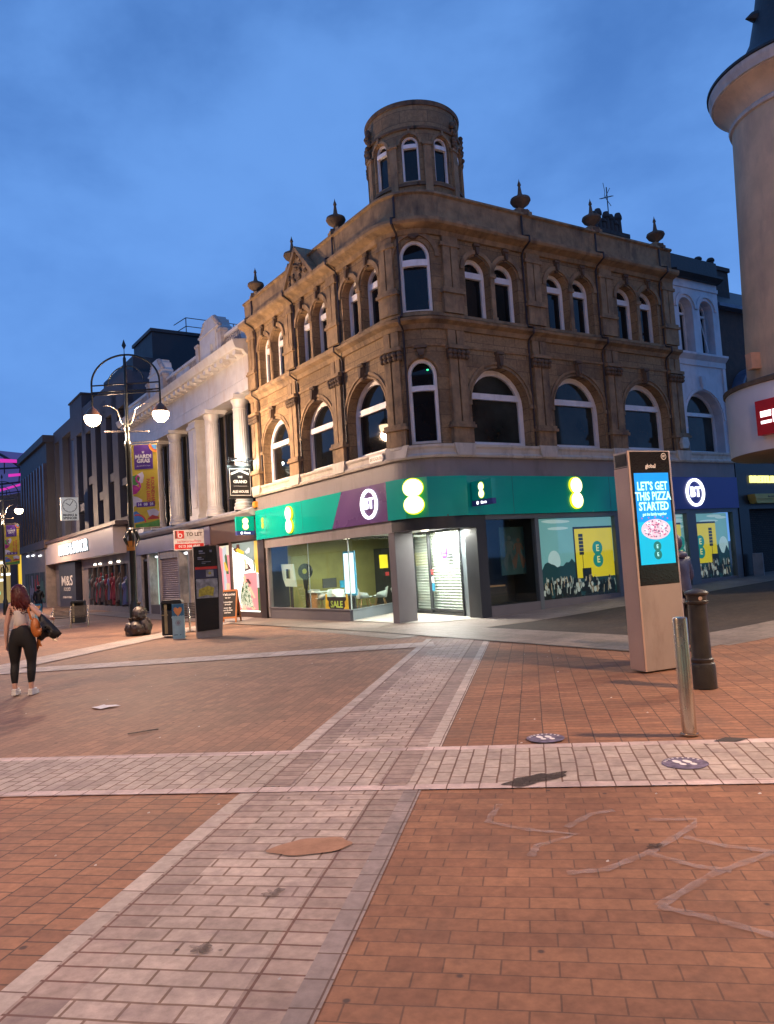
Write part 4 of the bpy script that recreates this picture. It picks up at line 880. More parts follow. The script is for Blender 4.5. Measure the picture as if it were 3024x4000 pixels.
m = PB_(); m.prism([(a1(3.12), 2.75), (a1(.06), 2.75), (a1(.06), 3.80), (a1(2.46), 3.80)], 0, FV); m.build('purple_panel', 'purple_sign', t)
m = PB_()
for s in (7.72, 5.0): m.nxt(); m.box(a1(s) - .004, a1(s) + .004, FV, FV + .002, 2.76, 3.79)
m.build('panel_seam', 'pipe_dark', t)
lit_eight(t, a1(5.86), 3.26, .90, FV); bt_ring(t, a1(.97), 3.29, .42, FV)
m = PB_(); eight(m, a1(8.02), 3.32, .40, FV, FV + .004, k=.28); m.build('printed_logo', 'dim_yellow', t)
t = thing('fascia_sign', PATH(1, .12, 3.2), 'green faceted sign on the rounded corner over the entrance', 'shop sign')
sign_panel(t, .14, a1(.05), b2(-.30), 'teal_sign', [LC * .27, LC * .58]); lit_eight(t, LC * .40, 3.31, .95, .15)
t = thing('fascia_sign', PATH(b2(4), .12, 3.2), 'long green sign along the side street with one lit yellow shape', 'shop sign')
sign_panel(t, FV, b2(-.295), b2(8.0), 'teal_sign'); m = PB_()
for s in (1.3, 5.1, 6.9): m.nxt(); m.box(b2(s) - .004, b2(s) + .004, FV, FV + .002, 2.76, 3.79)
m.build('panel_seam', 'pipe_dark', t); lit_eight(t, b2(3.66), 3.31, .93, FV)
t = thing('fascia_sign', PATH(b2(10), .12, 3.2), 'dark blue sign with a glowing white ring at the far end of the side street', 'shop sign')
sign_panel(t, FV, b2(8.005), b2(11.40), 'blue_sign'); bt_ring(t, b2(9.09), 3.29, .46, FV)
def hang(u, v0, v1, z0, z1, label, flipd):
    c = PATH(u, v0, z0); t = thing('projecting_sign', c, label, 'projecting sign', 'green projecting signs')
    o_ = PATH(u, v0, 0); d_ = (PATH(u, v1, 0) - o_).normalized()
    if flipd: o_ = PATH(u, v1, 0); d_ = -d_
    w = v1 - v0; nrm = Vector((d_.y, -d_.x, 0))
    def M(x, v, z): q = o_ + d_ * x + nrm * v; return Vector((q.x, q.y, z))
    h = z1 - z0
    m = MB(M); m.box(0, w, -.06, .06, z0 + h * .22, z1); m.build('box', 'teal_sign', t, bevel=.008); m = MB(M); m.box(0, w, -.06, .06, z0, z0 + h * .22); m.build('base_strip', 'blue_sign', t)
    m = MB(M); eight(m, w / 2, z0 + h * .60, h * .66, .062, .07, k=.27); r_ = m.build('logo', 'lit_yellow_rim', t); m = MB(M); eight(m, w / 2, z0 + h * .60, h * .60, .07, .074, k=.262); m.build('logo_face', 'lit_yellow_face', r_)
    m = MB(M); m.disc(w * .28, z0 + h * .11, h * .07, .062, .066, 16); m.nxt(); m.text('Stores', w * .58, z0 + h * .11, h * .13, .062, .004, bold=.006); m.build('lettering', 'lit_white', t)
    m = MB(M); m.box(-.12 if not flipd else w, 0 if not flipd else w + .12, -.015, .015, z1 - .1, z1 - .06); m.build('bracket', 'black_paint', t)
hang(a1(8.74), .12, .82, 2.95, 3.62, 'small green lit projecting sign at the left end of the corner shop', True)
hang(b2(-.12), .16, 1.0, 2.97, 3.62, 'small dark green lit projecting sign beside the entrance corner', False)
# ================================================================== pale faience building along the main street
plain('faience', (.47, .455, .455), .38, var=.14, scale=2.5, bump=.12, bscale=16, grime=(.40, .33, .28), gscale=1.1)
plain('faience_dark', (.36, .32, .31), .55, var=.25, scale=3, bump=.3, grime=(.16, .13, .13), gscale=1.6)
plain('brown_fascia', (.09, .055, .045), .5, var=.2); plain('purple_blind', (.22, .04, .17), .7, var=.2); plain('red_blind', (.30, .02, .03), .6, var=.2)
plain('violet_fascia', (.11, .11, .24), .4, var=.35, scale=.6); plain('shutter_brown', (.36, .26, .24), .45, var=.08)
fa = thing('faience_building', PATH(a1(16), 0, 0), 'pale glazed terracotta building with fluted giant columns and lattice parapet', 'building')
def M1(mb, s0, s1, v0, v1, z0, z1): mb.box(a1(max(s0, s1)), a1(min(s0, s1)), v0, v1, z0, z1)
FS0, FS1 = 8.66, 24.95
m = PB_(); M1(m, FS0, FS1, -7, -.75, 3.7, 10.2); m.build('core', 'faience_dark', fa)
m = PB_(); m.sweep([(-.75, 8.3), (.1, 8.3), (.1, 8.75), (.05, 8.8), (.05, 9.62), (.14, 9.66), (.2, 9.78), (.5, 9.82), (.56, 9.92), (.62, 10.12), (.1, 10.2), (-.75, 10.2)], a1(FS1), a1(FS0)); m.build('entablature', 'faience', fa, smooth=25)
for i in range(26):
    s = 9.0 + i * .62; m = PB_(); m.prism([(a1(s + .13), 9.64), (a1(s - .13), 9.64), (a1(s - .13), 9.81), (a1(s + .13), 9.81)], .1, .44); m.build('modillion', 'faience', fa)
m = PB_(); m.sweep([(-.5, 10.2), (.06, 10.2), (.06, 10.34), (0, 10.36), (0, 10.82), (.07, 10.84), (.07, 10.95), (-.5, 10.97)], a1(FS1), a1(FS0)); m.build('parapet', 'faience', fa)
def lattice(s0, s1, z0=10.42, z1=10.78):
    m = PB_(); n = max(2, int((s1 - s0) / .17)); w = (s1 - s0) / n
    for i in range(n):
        a = a1(s1) + i * w
        for f in (0, 1):
            p, q_ = ((a, z0), (a + w, z1)) if f else ((a, z1), (a + w, z0)); m.prism([(p[0] - .02, p[1]), (p[0] + .02, p[1]), (q_[0] + .02, q_[1]), (q_[0] - .02, q_[1])], .0, .03 + .004 * f)
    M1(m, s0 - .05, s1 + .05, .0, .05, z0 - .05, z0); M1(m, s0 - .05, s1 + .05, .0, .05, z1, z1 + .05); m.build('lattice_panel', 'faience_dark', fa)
for s0, s1 in ((9.3, 10.7), (13.7, 14.9), (16.7, 17.9), (20.5, 22.3)): lattice(s0, s1)
def crest(c, w, top):
    U = a1(c); h = top - 10.2
    m = PB_(); m.prism([(U - w, 10.2), (U + w, 10.2), (U + w, 10.2 + h * .68), (U + w * .78, 10.2 + h * .76), (U + w * .70, 10.2 + h * .9), (U + w * .48, 10.2 + h * .93), (U + w * .44, top), (U - w * .44, top), (U - w * .48, 10.2 + h * .93), (U - w * .70, 10.2 + h * .9), (U - w * .78, 10.2 + h * .76), (U - w, 10.2 + h * .68)], -.45, .14)
    o = m.build('crest', 'faience', fa)
    m = PB_(); m.box(U - w * .72, U + w * .72, .14, .17, 10.5, 10.2 + h * .66); m.box(U - w - .03, U + w + .03, .14, .2, 10.2 + h * .66, 10.2 + h * .7); m.build('panel', 'faience', o)
    m = PB_(); m.box(U - w * .38, U + w * .38, .17, .26, 10.35, 10.2 + h * .35); m.build('block', 'faience', o)
    m = PB_()
    for sg in (-1, 1):
        for k in range(5): m.lathe([(0, -.1), (.11, -.05), (.13, .02), (.07, .1), (0, .13)], U + sg * w * (.9 - .1 * k), .06, 8, cz=10.2 + h * (.72 + .055 * k))
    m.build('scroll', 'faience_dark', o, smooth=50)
    for sg in (-1, 1): m = PB_(); m.box(U + sg * (w + .2) - .16, U + sg * (w + .2) + .16, -.1, .2, 10.2, 11.12); m.box(U + sg * (w + .2) - .2, U + sg * (w + .2) + .2, -.1, .24, 11.12, 11.22); m.build('parapet_die', 'faience_dark', fa)
crest(12.15, 1.05, 12.0); crest(19.3, .95, 12.1)
def column(s, r=.30):
    c = PATH(a1(s), -.05, 0); m = MB(at((c.x, c.y, 0))); P = []; nf = 20
    prof = [(z, k) for z, k in ((4.35, 1.0), (5.2, 1.0), (6.5, .965), (7.75, .88))]; verts = []; faces = []; N_ = nf * 4
    for z, k in prof:
        for i in range(N_):
            t = 2 * pi * i / N_; rr = r * k * (1 - (.0, .035, .06, .035)[i % 4]); verts.append((rr * cos(t), rr * sin(t), z))
    for j in range(len(prof) - 1):
        for i in range(N_): faces.append((j * N_ + i, j * N_ + (i + 1) % N_, (j + 1) * N_ + (i + 1) % N_, (j + 1) * N_ + i))
    m.loc(verts, faces); o = m.build('column', 'faience', fa, smooth=60)
    m = MB(at((c.x, c.y, 0))); m.lathe([(r * 1.3, 3.95), (r * 1.3, 4.08), (r * 1.18, 4.12), (r * 1.2, 4.2), (r * 1.05, 4.26), (r * 1.08, 4.33), (r, 4.36)], 0, 0, 28); m.build('base', 'faience', o, smooth=35)
    m = MB(at((c.x, c.y, 0))); m.lathe([(r * .88, 7.75), (r * .94, 7.79), (r * .88, 7.84), (r * .9, 7.95), (r * 1.1, 8.08), (r * 1.12, 8.14)], 0, 0, 28); m.build('capital', 'faience', o, smooth=35)
    m = PB_(); m.box(a1(s) - r * 1.35, a1(s) + r * 1.35, -.6, r * 1.2, 8.14, 8.3); m.build('abacus', 'faience', o)
for s in (9.85, 12.8, 17.45, 20.3): column(s)
for s0, s1 in ((14.55, 15.45), (22.6, 23.4), (24.3, 24.95)):
    m = PB_(); M1(m, s0, s1, -.75, .0, 3.9, 8.3); M1(m, s0 - .06, s1 + .06, -.75, .06, 7.95, 8.12); M1(m, s0 - .06, s1 + .06, -.75, .07, 3.9, 4.2); M1(m, s0 + .2, s1 - .2, 0, .03, 4.5, 7.8); m.build('pilaster', 'faience', fa)
def darkwin(s0, s1, z0, z1, v=-.62, par=fa, bars=2, trans=(5.9,), blind=None, back='window_black'):
    m = PB_(); M1(m, s0, s1, v - .08, v, z0, z1); w = m.build('window', back, par)
    m = PB_()
    for i in range(bars + 1): s = s0 + (s1 - s0) * i / bars; M1(m, s - .05, s + .05, v, v + .1, z0, z1)
    for z in trans: M1(m, s0, s1, v, v + .12, z - .14, z + .14)
    M1(m, s0, s1, v, v + .1, z0, z0 + .1); M1(m, s0, s1, v, v + .1, z1 - .1, z1); m.build('frame', 'black_paint', w)
    if blind:
        for nm, a, b, zz0, zz1 in blind: m = PB_(); M1(m, a, b, v, v + .02, zz0, zz1); m.build('blind', nm, w)
darkwin(8.7, 9.5, 4.0, 8.2, bars=1)
darkwin(10.2, 12.45, 4.0, 8.2, blind=[('purple_blind', 10.35, 11.3, 6.1, 8.1), ('red_blind', 10.35, 11.3, 4.1, 5.7)])
darkwin(13.15, 14.55, 4.0, 8.2, bars=1); darkwin(15.45, 17.1, 4.0, 8.2, bars=1); darkwin(17.8, 19.95, 4.0, 8.2); darkwin(20.65, 22.6, 4.0, 8.2)
m = PB_(); m.sweep([(-.8, 3.66), (.2, 3.66), (.34, 3.78), (.36, 3.86), (.2, 3.92), (.16, 3.97), (-.8, 3.98)], a1(FS1), a1(FS0)); m.build('ledge', 'faience', fa, smooth=25)
m = PB_(); M1(m, 8.66, 13.3, -.8, .05, 2.82, 3.66); M1(m, 11.2, 11.42, -.8, .03, -.4, 2.82); M1(m, 8.66, 8.74, -.8, .03, -.4, 2.82); M1(m, 12.55, 13.1, -.8, .04, -.4, 2.82); M1(m, 8.7, 12.6, -.8, .0, -.4, .12); m.build('shopfront', 'brown_fascia', fa)
m = PB_(); M1(m, 13.3, 24.0, -.8, .08, 2.85, 3.62); m.build('fascia', 'violet_fascia', fa)
m = PB_(); M1(m, 13.1, 24.95, -.8, -.5, -.4, 2.85); m.build('shop_back', 'room_dark', fa)
m = PB_()
for s0, s1 in ((13.3, 13.6), (16.0, 16.2), (17.45, 17.62), (20.3, 20.5), (22.0, 22.3), (23.4, 24.2)): m.nxt(); M1(m, s0, s1, -.5, .02, -.4, 2.85)
m.nxt(); M1(m, 24.2, 24.95, -.5, .05, -.4, 3.66); m.nxt(); M1(m, 17.6, 20.4, -.5, .0, 2.5, 2.85); m.build('shopfront_posts', 'faience_dark', fa)
m = PB_(); z = 0
while z < 2.5:
    m.face([(a1(20.3), -.1, z), (a1(17.62), -.1, z), (a1(17.62), -.06, z + .06), (a1(20.3), -.06, z + .06)]); m.face([(a1(20.3), -.06, z + .06), (a1(17.62), -.06, z + .06), (a1(17.62), -.1, z + .1), (a1(20.3), -.1, z + .1)]); z += .1
m.build('roller_shutter', 'shutter_brown', fa)
glow('window_mint', (.50, .75, .62), .8); glow('window_dim', (.15, .26, .24), .35); glow('cyan_screen', (.15, .8, 1), 1.3)
m = PB_(); M1(m, 20.5, 22.0, -.45, -.4, .25, 2.7); o = m.build('lit_window', 'window_mint', fa)
m = PB_(); m.prism([(a1(21.6), .25), (a1(20.6), .25), (a1(21.1), 1.3), (a1(21.5), 1.1)], -.4, -.36); m.build('display', 'room_dark', o); m = PB_(); M1(m, 21.1, 21.7, -.39, -.37, 1.15, 1.7); m.build('screen', 'cyan_screen', o)
m = PB_(); M1(m, 20.5, 22.0, -.5, .0, -.4, .25); m.build('stall_riser', 'brown_fascia', fa)
m = PB_(); M1(m, 16.2, 17.45, -.45, -.4, .2, 2.7); o = m.build('lit_window', 'window_dim', fa)
for s in (16.6, 17.0): m = PB_(); m.lathe([(0, -.07), (.1, -.04), (.11, .03), (0, .06)], a1(s), -.2, 12, cz=2.65); m.build('spotlight', 'lit_white', o, smooth=60)
for s in (20.9, 21.4): m = PB_(); m.lathe([(0, -.06), (.08, -.03), (.09, .02), (0, .05)], a1(s), -.2, 12, cz=2.66); m.build('spotlight', 'lit_white', fa, smooth=60)
darkwin(14.2, 15.9, .3, 2.8, -.35, trans=(), bars=1, back='window_black'); darkwin(22.35, 23.35, -.2, 2.6, -.2, trans=(), bars=1)
# illustrated posters in the lit window
glow('print_white', (1, .97, .86), 1.9); glow('print_pink', (.85, .28, .30), .9); glow('print_sage', (.26, .36, .34), .6); glow('print_mustard', (.80, .52, .05), .8); glow('print_green', (.07, .17, .05), .6); glow('print_peach', (.95, .55, .34), .9); glow('print_brown', (.12, .045, .03), .5); glow('print_grey', (.55, .62, .66), .8); glow('print_cream', (.7, .72, .55), .8)
def illus(s_hi, s_lo, z0, z1, label, shapes, base):
    t = thing('window_poster', PATH(a1((s_hi + s_lo) / 2), .02, z0), label, 'poster', 'illustrated fashion posters in the lit window'); w = s_hi - s_lo; h = z1 - z0
    m = PB_(); M1(m, s_lo, s_hi, -.04, -.02, z0, z1); m.build('sheet', base, t)
    for i, (nm, mat, poly) in enumerate(shapes):
        m = PB_(); vv = -.02 + .0025 * (i + 1)
        if poly[0] == 'flowers':
            r = random.Random(4); _, P = poly
            for k in range(P[4]):
                x = r.uniform(P[0], P[1]); y = r.uniform(P[2], P[3]); lim = .07 + .2 * (P[3] - y) / (P[3] - P[2])
                if abs(x - (P[0] + P[1]) / 2) > lim: continue
                cu_ = a1(s_hi) + x * w; m.ring(cu_, z0 + y * h, .025, .05, vv, vv + .001, 7)
        else: m.prism([(a1(s_hi) + x * w, z0 + y * h) for x, y in poly], vv - .0015, vv)
        m.build(nm, mat, t)
illus(11.18, 8.76, .14, 2.74, 'large lit poster with a woman in a green flowered dress on pink', [
    ('background', 'print_sage', [(0, 1), (0, .95), (.8, .72), (.86, .72), (.86, 1)]), ('flare', 'print_white', [(0, .94), (.8, .70), (.8, .56), (.4, .52), (.30, .34), (0, .33)]),
    ('background', 'print_pink', [(.42, .55), (.90, .56), (.90, .02), (.3, .02), (.28, .30), (.38, .44)]), ('background', 'print_pink', [(0, .33), (.12, .33), (.16, .2), (.3, .02), (0, .02)]),
    ('side_stripe', 'print_mustard', [(.86, 1), (1, 1), (1, .54), (.88, .56), (.84, .8)]), ('side_stripe', 'print_grey', [(.90, .54), (1, .54), (1, .34), (.90, .34)]), ('side_stripe', 'print_green', [(.91, .34), (1, .34), (1, .02), (.91, .02)]), ('side_stripe', 'print_green', [(.80, .72), (.86, .74), (.86, .57), (.82, .57)]),
    ('figure', 'print_brown', [(.03, .93), (.18, .93), (.2, .985), (.3, .98), (.32, .93), (.3, .88), (.16, .86)]), ('figure', 'print_mustard', [(.14, .90), (.24, .93), (.48, .865), (.46, .82), (.28, .85)]), ('figure', 'print_grey', [(.50, .86), (.66, .92), (.72, .90), (.7, .84), (.58, .83)]),
    ('arm', 'print_peach', [(.46, .76), (.54, .76), (.57, .67), (.49, .67)]), ('handbag', 'print_brown', [(.48, .58), (.73, .61), (.62, .69), (.5, .68)]), ('handbag', 'print_cream', [(.51, .61), (.62, .62), (.6, .68), (.52, .68)]),
    ('arm', 'print_peach', [(.60, .35), (.68, .36), (.84, .20), (.78, .19)]), ('legs', 'print_peach', [(.36, .12), (.52, .02), (.3, .02)]), ('legs', 'print_peach', [(.6, .08), (.75, .02), (.84, .05), (.7, .1)]),
    ('dress', 'print_green', [(.40, .40), (.50, .44), (.58, .42), (.62, .36), (.56, .33), (.68, .24), (.76, .06), (.62, .07), (.48, .10), (.34, .09), (.28, .2), (.34, .32)]), ('hair', 'print_brown', [(.53, .47), (.62, .47), (.70, .42), (.69, .39), (.6, .41)]), ('head', 'print_peach', [(.42, .50), (.48, .53), (.52, .5), (.52, .42), (.44, .4)]),
    ('dress_flowers', 'print_cream', ('flowers', (.27, .77, .07, .42, 230)))], 'print_white')
illus(12.52, 11.44, .14, 2.72, 'narrow lit poster with green bottle, yellow bow and pink stripes', [
    ('stripe', 'print_pink', [(0, 1), (.3, .95), (.36, .5), (.3, .1), (0, .1)]), ('stripe', 'print_grey', [(.28, .95), (.66, 1), (.68, .05), (.34, .2)]), ('background', 'print_pink', [(.52, .85), (1, .85), (1, 0), (.9, 0), (.55, .55)]),
    ('bottle', 'print_green', [(.5, .84), (.62, .87), (.72, .83), (.82, .56), (.6, .56)]), ('bow', 'print_mustard', [(.4, .74), (.55, .75), (.8, .62), (.7, .6), (.48, .62)]), ('legs', 'print_peach', [(.56, .42), (.86, .42), (.8, .05), (.6, .05)]), ('background', 'print_mustard', [(.5, .2), (.78, .2), (.78, .02), (.5, .02)])], 'print_cream')
p = PATH(a1(10.2), .5, 2.4); lamp_light('poster_glow', p, 10, (1, .93, .8), rad=.3)
# A-board
plain('pine', (.45, .16, .05), .45, var=.2); plain('blackboard', (.02, .018, .018), .6)
c = Vector((-5.70, 26.45, gz(-5.7, 26.45) + .01)); t = thing('chalkboard_sign', c, 'wood-framed black chalkboard A-board standing in front of the lit posters', 'a-board'); M = at(c, -.15)
def lean(sgn):
    def f(u, v, z): return M(u, v + sgn * (.26 - .26 * z / 1.12), z)
    return f
for sg, nm in ((1, 'front'), (-1, 'back')):
    m = MB(lean(sg)); m.box(-.34, -.29, -.02, .02, 0, 1.12); m.box(.29, .34, -.02, .02, 0, 1.12); m.box(-.29, .29, -.02, .02, 1.06, 1.12); m.box(-.29, .29, -.02, .02, .14, .2); m.build('frame', 'pine', t)
    m = MB(lean(sg)); m.box(-.29, .29, -.01, .01, .2, 1.06); b_ = m.build('board', 'blackboard', t)
m = MB(lean(1))
for tx, zz, sz in (('Welcome', .96, .13), ('to our', .85, .075), ('bottomless', .70, .075), ('brunch', .62, .075), ('every day', .50, .07), ('food & drink', .42, .07), ('until late', .34, .065)): m.nxt(); m.text(tx, 0, zz, sz, .011, .002, bold=.002)
m.build('chalk_writing', 'paper', t)
# ale house sign with its flood lights
gs = PATH(a1(8.78), .1, 4.3); Mh = LINE(PATH(a1(8.78), 1.02, 0), PATH(a1(8.78), .1, 0))[0]
t = thing('pub_sign', gs, 'floodlit black ALE HOUSE hanging sign at the edge of the pale building', 'hanging sign')
m = MB(Mh); m.box(0, .92, -.04, .04, 4.32, 5.42); m.box(-.02, .94, -.06, .06, 5.42, 5.47); m.box(-.02, .94, -.06, .06, 4.27, 4.32); m.build('panel', 'black_paint', t)
m = MB(Mh); m.ring(.46, 4.87, .0, .0, .04, .05, 4); 
for a in ((.06, .86, 4.38, 4.40), (.06, .86, 5.34, 5.36)): m.box(a[0], a[1], .041, .046, a[2], a[3])
m.nxt(); m.box(.06, .075, .041, .046, 4.38, 5.36); m.box(.845, .86, .041, .046, 4.38, 5.36); m.text('THE', .46, 5.05, .10, .041, .004, bold=.004); m.text('GRAND', .46, 4.88, .15, .041, .004, bold=.006); m.box(.2, .72, .041, .046, 4.72, 4.73); m.text('ALE HOUSE', .46, 4.52, .12, .041, .004, bold=.005)
m.prism([(.12, 5.12), (.46, 5.26), (.80, 5.12), (.80, 5.2), (.46, 5.33), (.12, 5.2)], .041, .046)
m.build('lettering', 'paper', t)
m = MB(Mh); m.tube([(-.02, 0, 5.62), (.3, 0, 5.66), (1.02, 0, 5.56)], .02); m.tube([(.05, 0, 5.62), (.0, .25, 5.72), (.1, .4, 5.66)], .012); m.tube([(.75, 0, 5.6), (.7, .25, 5.72), (.75, .4, 5.66)], .012); m.tube([(.05, 0, 5.62), (.05, 0, 5.44)], .012); m.tube([(.85, 0, 5.58), (.85, 0, 5.44)], .012); m.build('bracket', 'black_paint', t)
for x in (.1, .75): m = MB(Mh); m.box(x - .1, x + .1, .33, .45, 5.6, 5.68); o = m.build('floodlight', 'black_paint', t); lamp_light('flood', Mh(x, .45, 5.52), 22, (.80, 1, .95), rad=.06)
lamp_light('flood', Mh(.5, -.35, 5.5), 60, (.82, 1, .95), rad=.06)
# TO LET board
ML2 = LINE(PATH(a1(13.9), 1.38, 0), PATH(a1(13.9), .1, 0))[0]
t = thing('to_let_board', PATH(a1(13.9), .1, 2.7), 'white and red TO LET letting board sticking out from the pale building', 'letting board')
m = MB(ML2); m.box(0, 1.28, -.02, .02, 2.68, 3.52); m.build('panel', 'plate_white', t)
plain('board_red', (.55, .03, .025), .45)
m = MB(ML2); m.box(.02, 1.26, .02, .026, 2.72, 2.94); m.box(.05, .44, .02, .026, 3.16, 3.48); m.build('red_block', 'board_red', t)
m = MB(ML2); m.box(.06, .12, .026, .03, 3.17, 3.47); m.nxt(); m.text('TO LET', .87, 3.32, .21, .021, .004, bold=.007); m.build('lettering', 'brown_fascia', t)
m = MB(ML2); m.ring(.27, 3.28, .055, .09, .027, .031, 18); m.box(.17, .2, .027, .031, 3.2, 3.46); m.nxt(); m.text('0113 388 4848', .64, 2.83, .15, .027, .004, bold=.004); m.build('lettering', 'paper', t)
m = MB(ML2); m.text('barkerproudlove', .64, 3.04, .15, .021, .003, bold=.001); m.build('lettering', 'red_paper', t)
m = MB(ML2); m.box(1.28, 1.42, -.02, .02, 3.4, 3.44); m.nxt(); m.box(1.28, 1.42, -.02, .02, 2.75, 2.79); m.build('bracket', 'black_paint', t)

plain('brown_brick', (.16, .085, .06), .8, var=.2)
# ------------------------------------------------------------------ department store
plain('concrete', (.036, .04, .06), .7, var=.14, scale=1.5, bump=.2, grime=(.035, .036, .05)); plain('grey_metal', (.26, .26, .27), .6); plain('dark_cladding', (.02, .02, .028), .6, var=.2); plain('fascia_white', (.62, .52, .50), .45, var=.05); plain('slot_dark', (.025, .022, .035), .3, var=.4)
ds = thing('department_store', PATH(a1(37), 0, 0), 'long grey concrete department store with tall dark window slots above a lit white sign', 'building')
m = PB_(); M1(m, 25, 45.4, -9, -.4, 2.9, 13.1); m.build('core', 'slot_dark', ds)
m = PB_(); M1(m, 25, 45.4, -.4, 0, 4.7, 5.1); m.build('base_band', 'concrete', ds)
m = PB_(); M1(m, 25, 35.5, -.4, 0, 11.3, 13.15); m.build('top_band', 'concrete', ds)
m = PB_(); M1(m, 35.5, 39.2, -5, 0.02, 11.6, 14.1); M1(m, 35.4, 39.3, -5, .1, 14.1, 14.2); m.build('raised_block', 'concrete', ds)
m = PB_(); M1(m, 39.2, 45.4, -.4, 0.01, 12.3, 13.2); m.build('top_band', 'concrete', ds)
for s0, s1 in ((25.0, 25.5), (27.0, 28.2), (29.5, 30.8), (32.2, 33.4), (34.8, 35.9), (37.5, 38.5), (42.2, 43.4), (45.0, 45.4)):
    m = PB_(); M1(m, s0, s1, -.4, 0, 5.1, 12.4); m.build('pier', 'concrete', ds)
for s0, s1, z0, z1 in ((28.2, 29.5, 7.4, 7.9), (30.8, 32.2, 6.6, 7.1), (33.4, 34.8, 7.9, 8.4), (35.9, 37.5, 6.4, 6.9), (43.4, 45, 7.6, 8.0), (25.5, 27, 6.9, 7.3)):
    m = PB_(); M1(m, s0, s1, -.4, -.1, z0, z1); m.build('spandrel', 'concrete', ds)
m = PB_(); M1(m, 26.9, 33.7, -9, -1.0, 13.1, 14.5); m.build('roof_block', 'dark_cladding', ds)
m = PB_(); M1(m, 28.6, 32.5, -16, -2.7, 13.1, 16.65); M1(m, 28.5, 32.6, -16, -2.6, 16.65, 16.85); m.build('roof_block', 'dark_cladding', ds)
m = PB_(); U = a1(28.9)
for v in (-5, -6.6, -8.2, -9.8, -11.4): m.tube([(U, v, 16.8), (U, v, 17.9)], .03, 6)
for z in (17.35, 17.9): m.tube([(U, -5, z), (U, -11.6, z)], .028, 6); m.tube([(U, -5, z), (a1(30.6), -4.8, z)], .028, 6)
m.build('roof_railing', 'black_paint', ds)
m = PB_(); M1(m, 26.1, 46.2, .0, .7, 3.1, 4.62); m.build('sign_box', 'fascia_white', ds)
m = PB_(); M1(m, 25, 46.4, .0, .85, 4.62, 4.82); m.build('sign_canopy', 'brown_fascia', ds)
m = PB_(); m.text('MARKS & SPENCER', a1(36.3), 3.88, 1.02, .76, .03, bold=.012, sx=1.02); m.build('sign_lettering', 'lit_white', ds)
m = PB_(); m.text('MARKS & SPENCER', a1(36.3), 3.87, 1.02, .705, .03, bold=.06, sx=1.02); m.build('sign_letter_backs', 'glassgreen' if 'glassgreen' in MATS else 'poster_teal', ds)
plain('navy_panel', (.02, .022, .045), .35); plain('pier_taupe', (.22, .18, .165), .6)
m = PB_(); M1(m, 35.2, 37.1, -.2, .05, -.5, 3.1); m.nxt(); M1(m, 42.7, 46.3, -.2, .02, -.5, 3.1); m.nxt(); M1(m, 25, 25.8, -.2, .05, -.5, 4.6); m.nxt(); M1(m, 25.8, 35.2, -.2, .05, 2.5, 3.1); M1(m, 25.8, 35.2, -.2, .1, -.5, .12); m.build('shopfront', 'pier_taupe', ds)
m = PB_(); M1(m, 37.2, 42.6, .0, .45, -.5, 3.0); o = m.build('entrance_panel', 'navy_panel', ds)
mB = PB_(); mB.text('M&S', a1(39.9), 1.75, .95, .46, .01, bold=.01, sx=2.2); mB.text('FOOD', a1(39.9), 1.18, .36, .46, .01, sx=2.2); mB.text('OPEN TODAY', a1(39.9), .62, .2, .46, .01, sx=2.4, bold=.004); mB.build('lettering', 'plate_white', o)
rr = random.Random(11)
for i in range(7):
    s0 = 25.85 + i * 1.33; s1 = s0 + 1.28
    m = PB_(); M1(m, s0, s1, -.16, -.1, .12, 2.5); w = m.build('window', 'window_back', ds); m = PB_(); M1(m, s0 - .05, s0 + .02, -.1, .08, .12, 2.5); m.build('mullion', 'brown_fascia', ds)
    for k in range(3):
        a = s0 + .05 + k * .36 + rr.random() * .12; m = PB_(); zz = .15; hh = rr.uniform(1.2, 1.7); U = a1(a + .1); hh = rr.uniform(.8, 1.1)
        m.lathe([(.02, 0), (.10 + .1 * rr.random(), .05), (.13, .5), (.08, .85), (.17, 1.05), (.15, 1.25), (.04, 1.36), (.07, 1.45), (.06, 1.56), (0, 1.6)], U, -.0, 8, cz=zz + rr.uniform(0, .4)); m.build('mannequin', ['red_blind', 'brown_fascia', 'fig_b', 'violet_fascia', 'fig_a', 'brown_brick'][rr.randrange(6)], w, smooth=60)
m = PB_(); M1(m, 31.4, 32.6, -.09, -.06, 1.0, 1.9); m.build('window_screen', 'cyan_screen', ds)
for s in (27.6, 29.4, 31.9, 33.2): m = PB_(); M1(m, s - .25, s + .25, .06, .1, 2.62, 2.72); m.build('strip_light', 'lit_warm', ds)
glow('sign_warm', (1, .8, .62), .9)
plain('clock_face', (.7, .7, .66), .5, var=.06, emit=(.9, .9, .8), es=.22)  # faint emission added to brighten the clock
Mc = LINE(PATH(a1(36.0), 1.45, 0), PATH(a1(36.0), .3, 0))[0]
t = thing('projecting_clock', PATH(a1(36.0), .3, 6), 'square pale projecting clock with the store name under its face', 'clock')
m = MB(Mc); m.box(0, 1.08, -.14, .14, 5.72, 7.22); m.build('case', 'clock_face', t); m = MB(Mc); m.ring(.54, 6.68, .42, .45, .14, .155, 32)
for i in range(12): a = i * pi / 6; m.box(.54 + .37 * cos(a) - .015, .54 + .37 * cos(a) + .015, .14, .15, 6.68 + .37 * sin(a) - .015, 6.68 + .37 * sin(a) + .015)
m.prism([(.54, 6.66), (.56, 6.69), (.30, 6.86), (.28, 6.83)], .15, .165); m.prism([(.52, 6.68), (.55, 6.66), (.76, 6.98), (.73, 7.0)], .15, .165)
m.text('MARKS &', .54, 6.05, .21, .142, .006, bold=.006); m.text('SPENCER', .54, 5.85, .21, .142, .006, bold=.006)
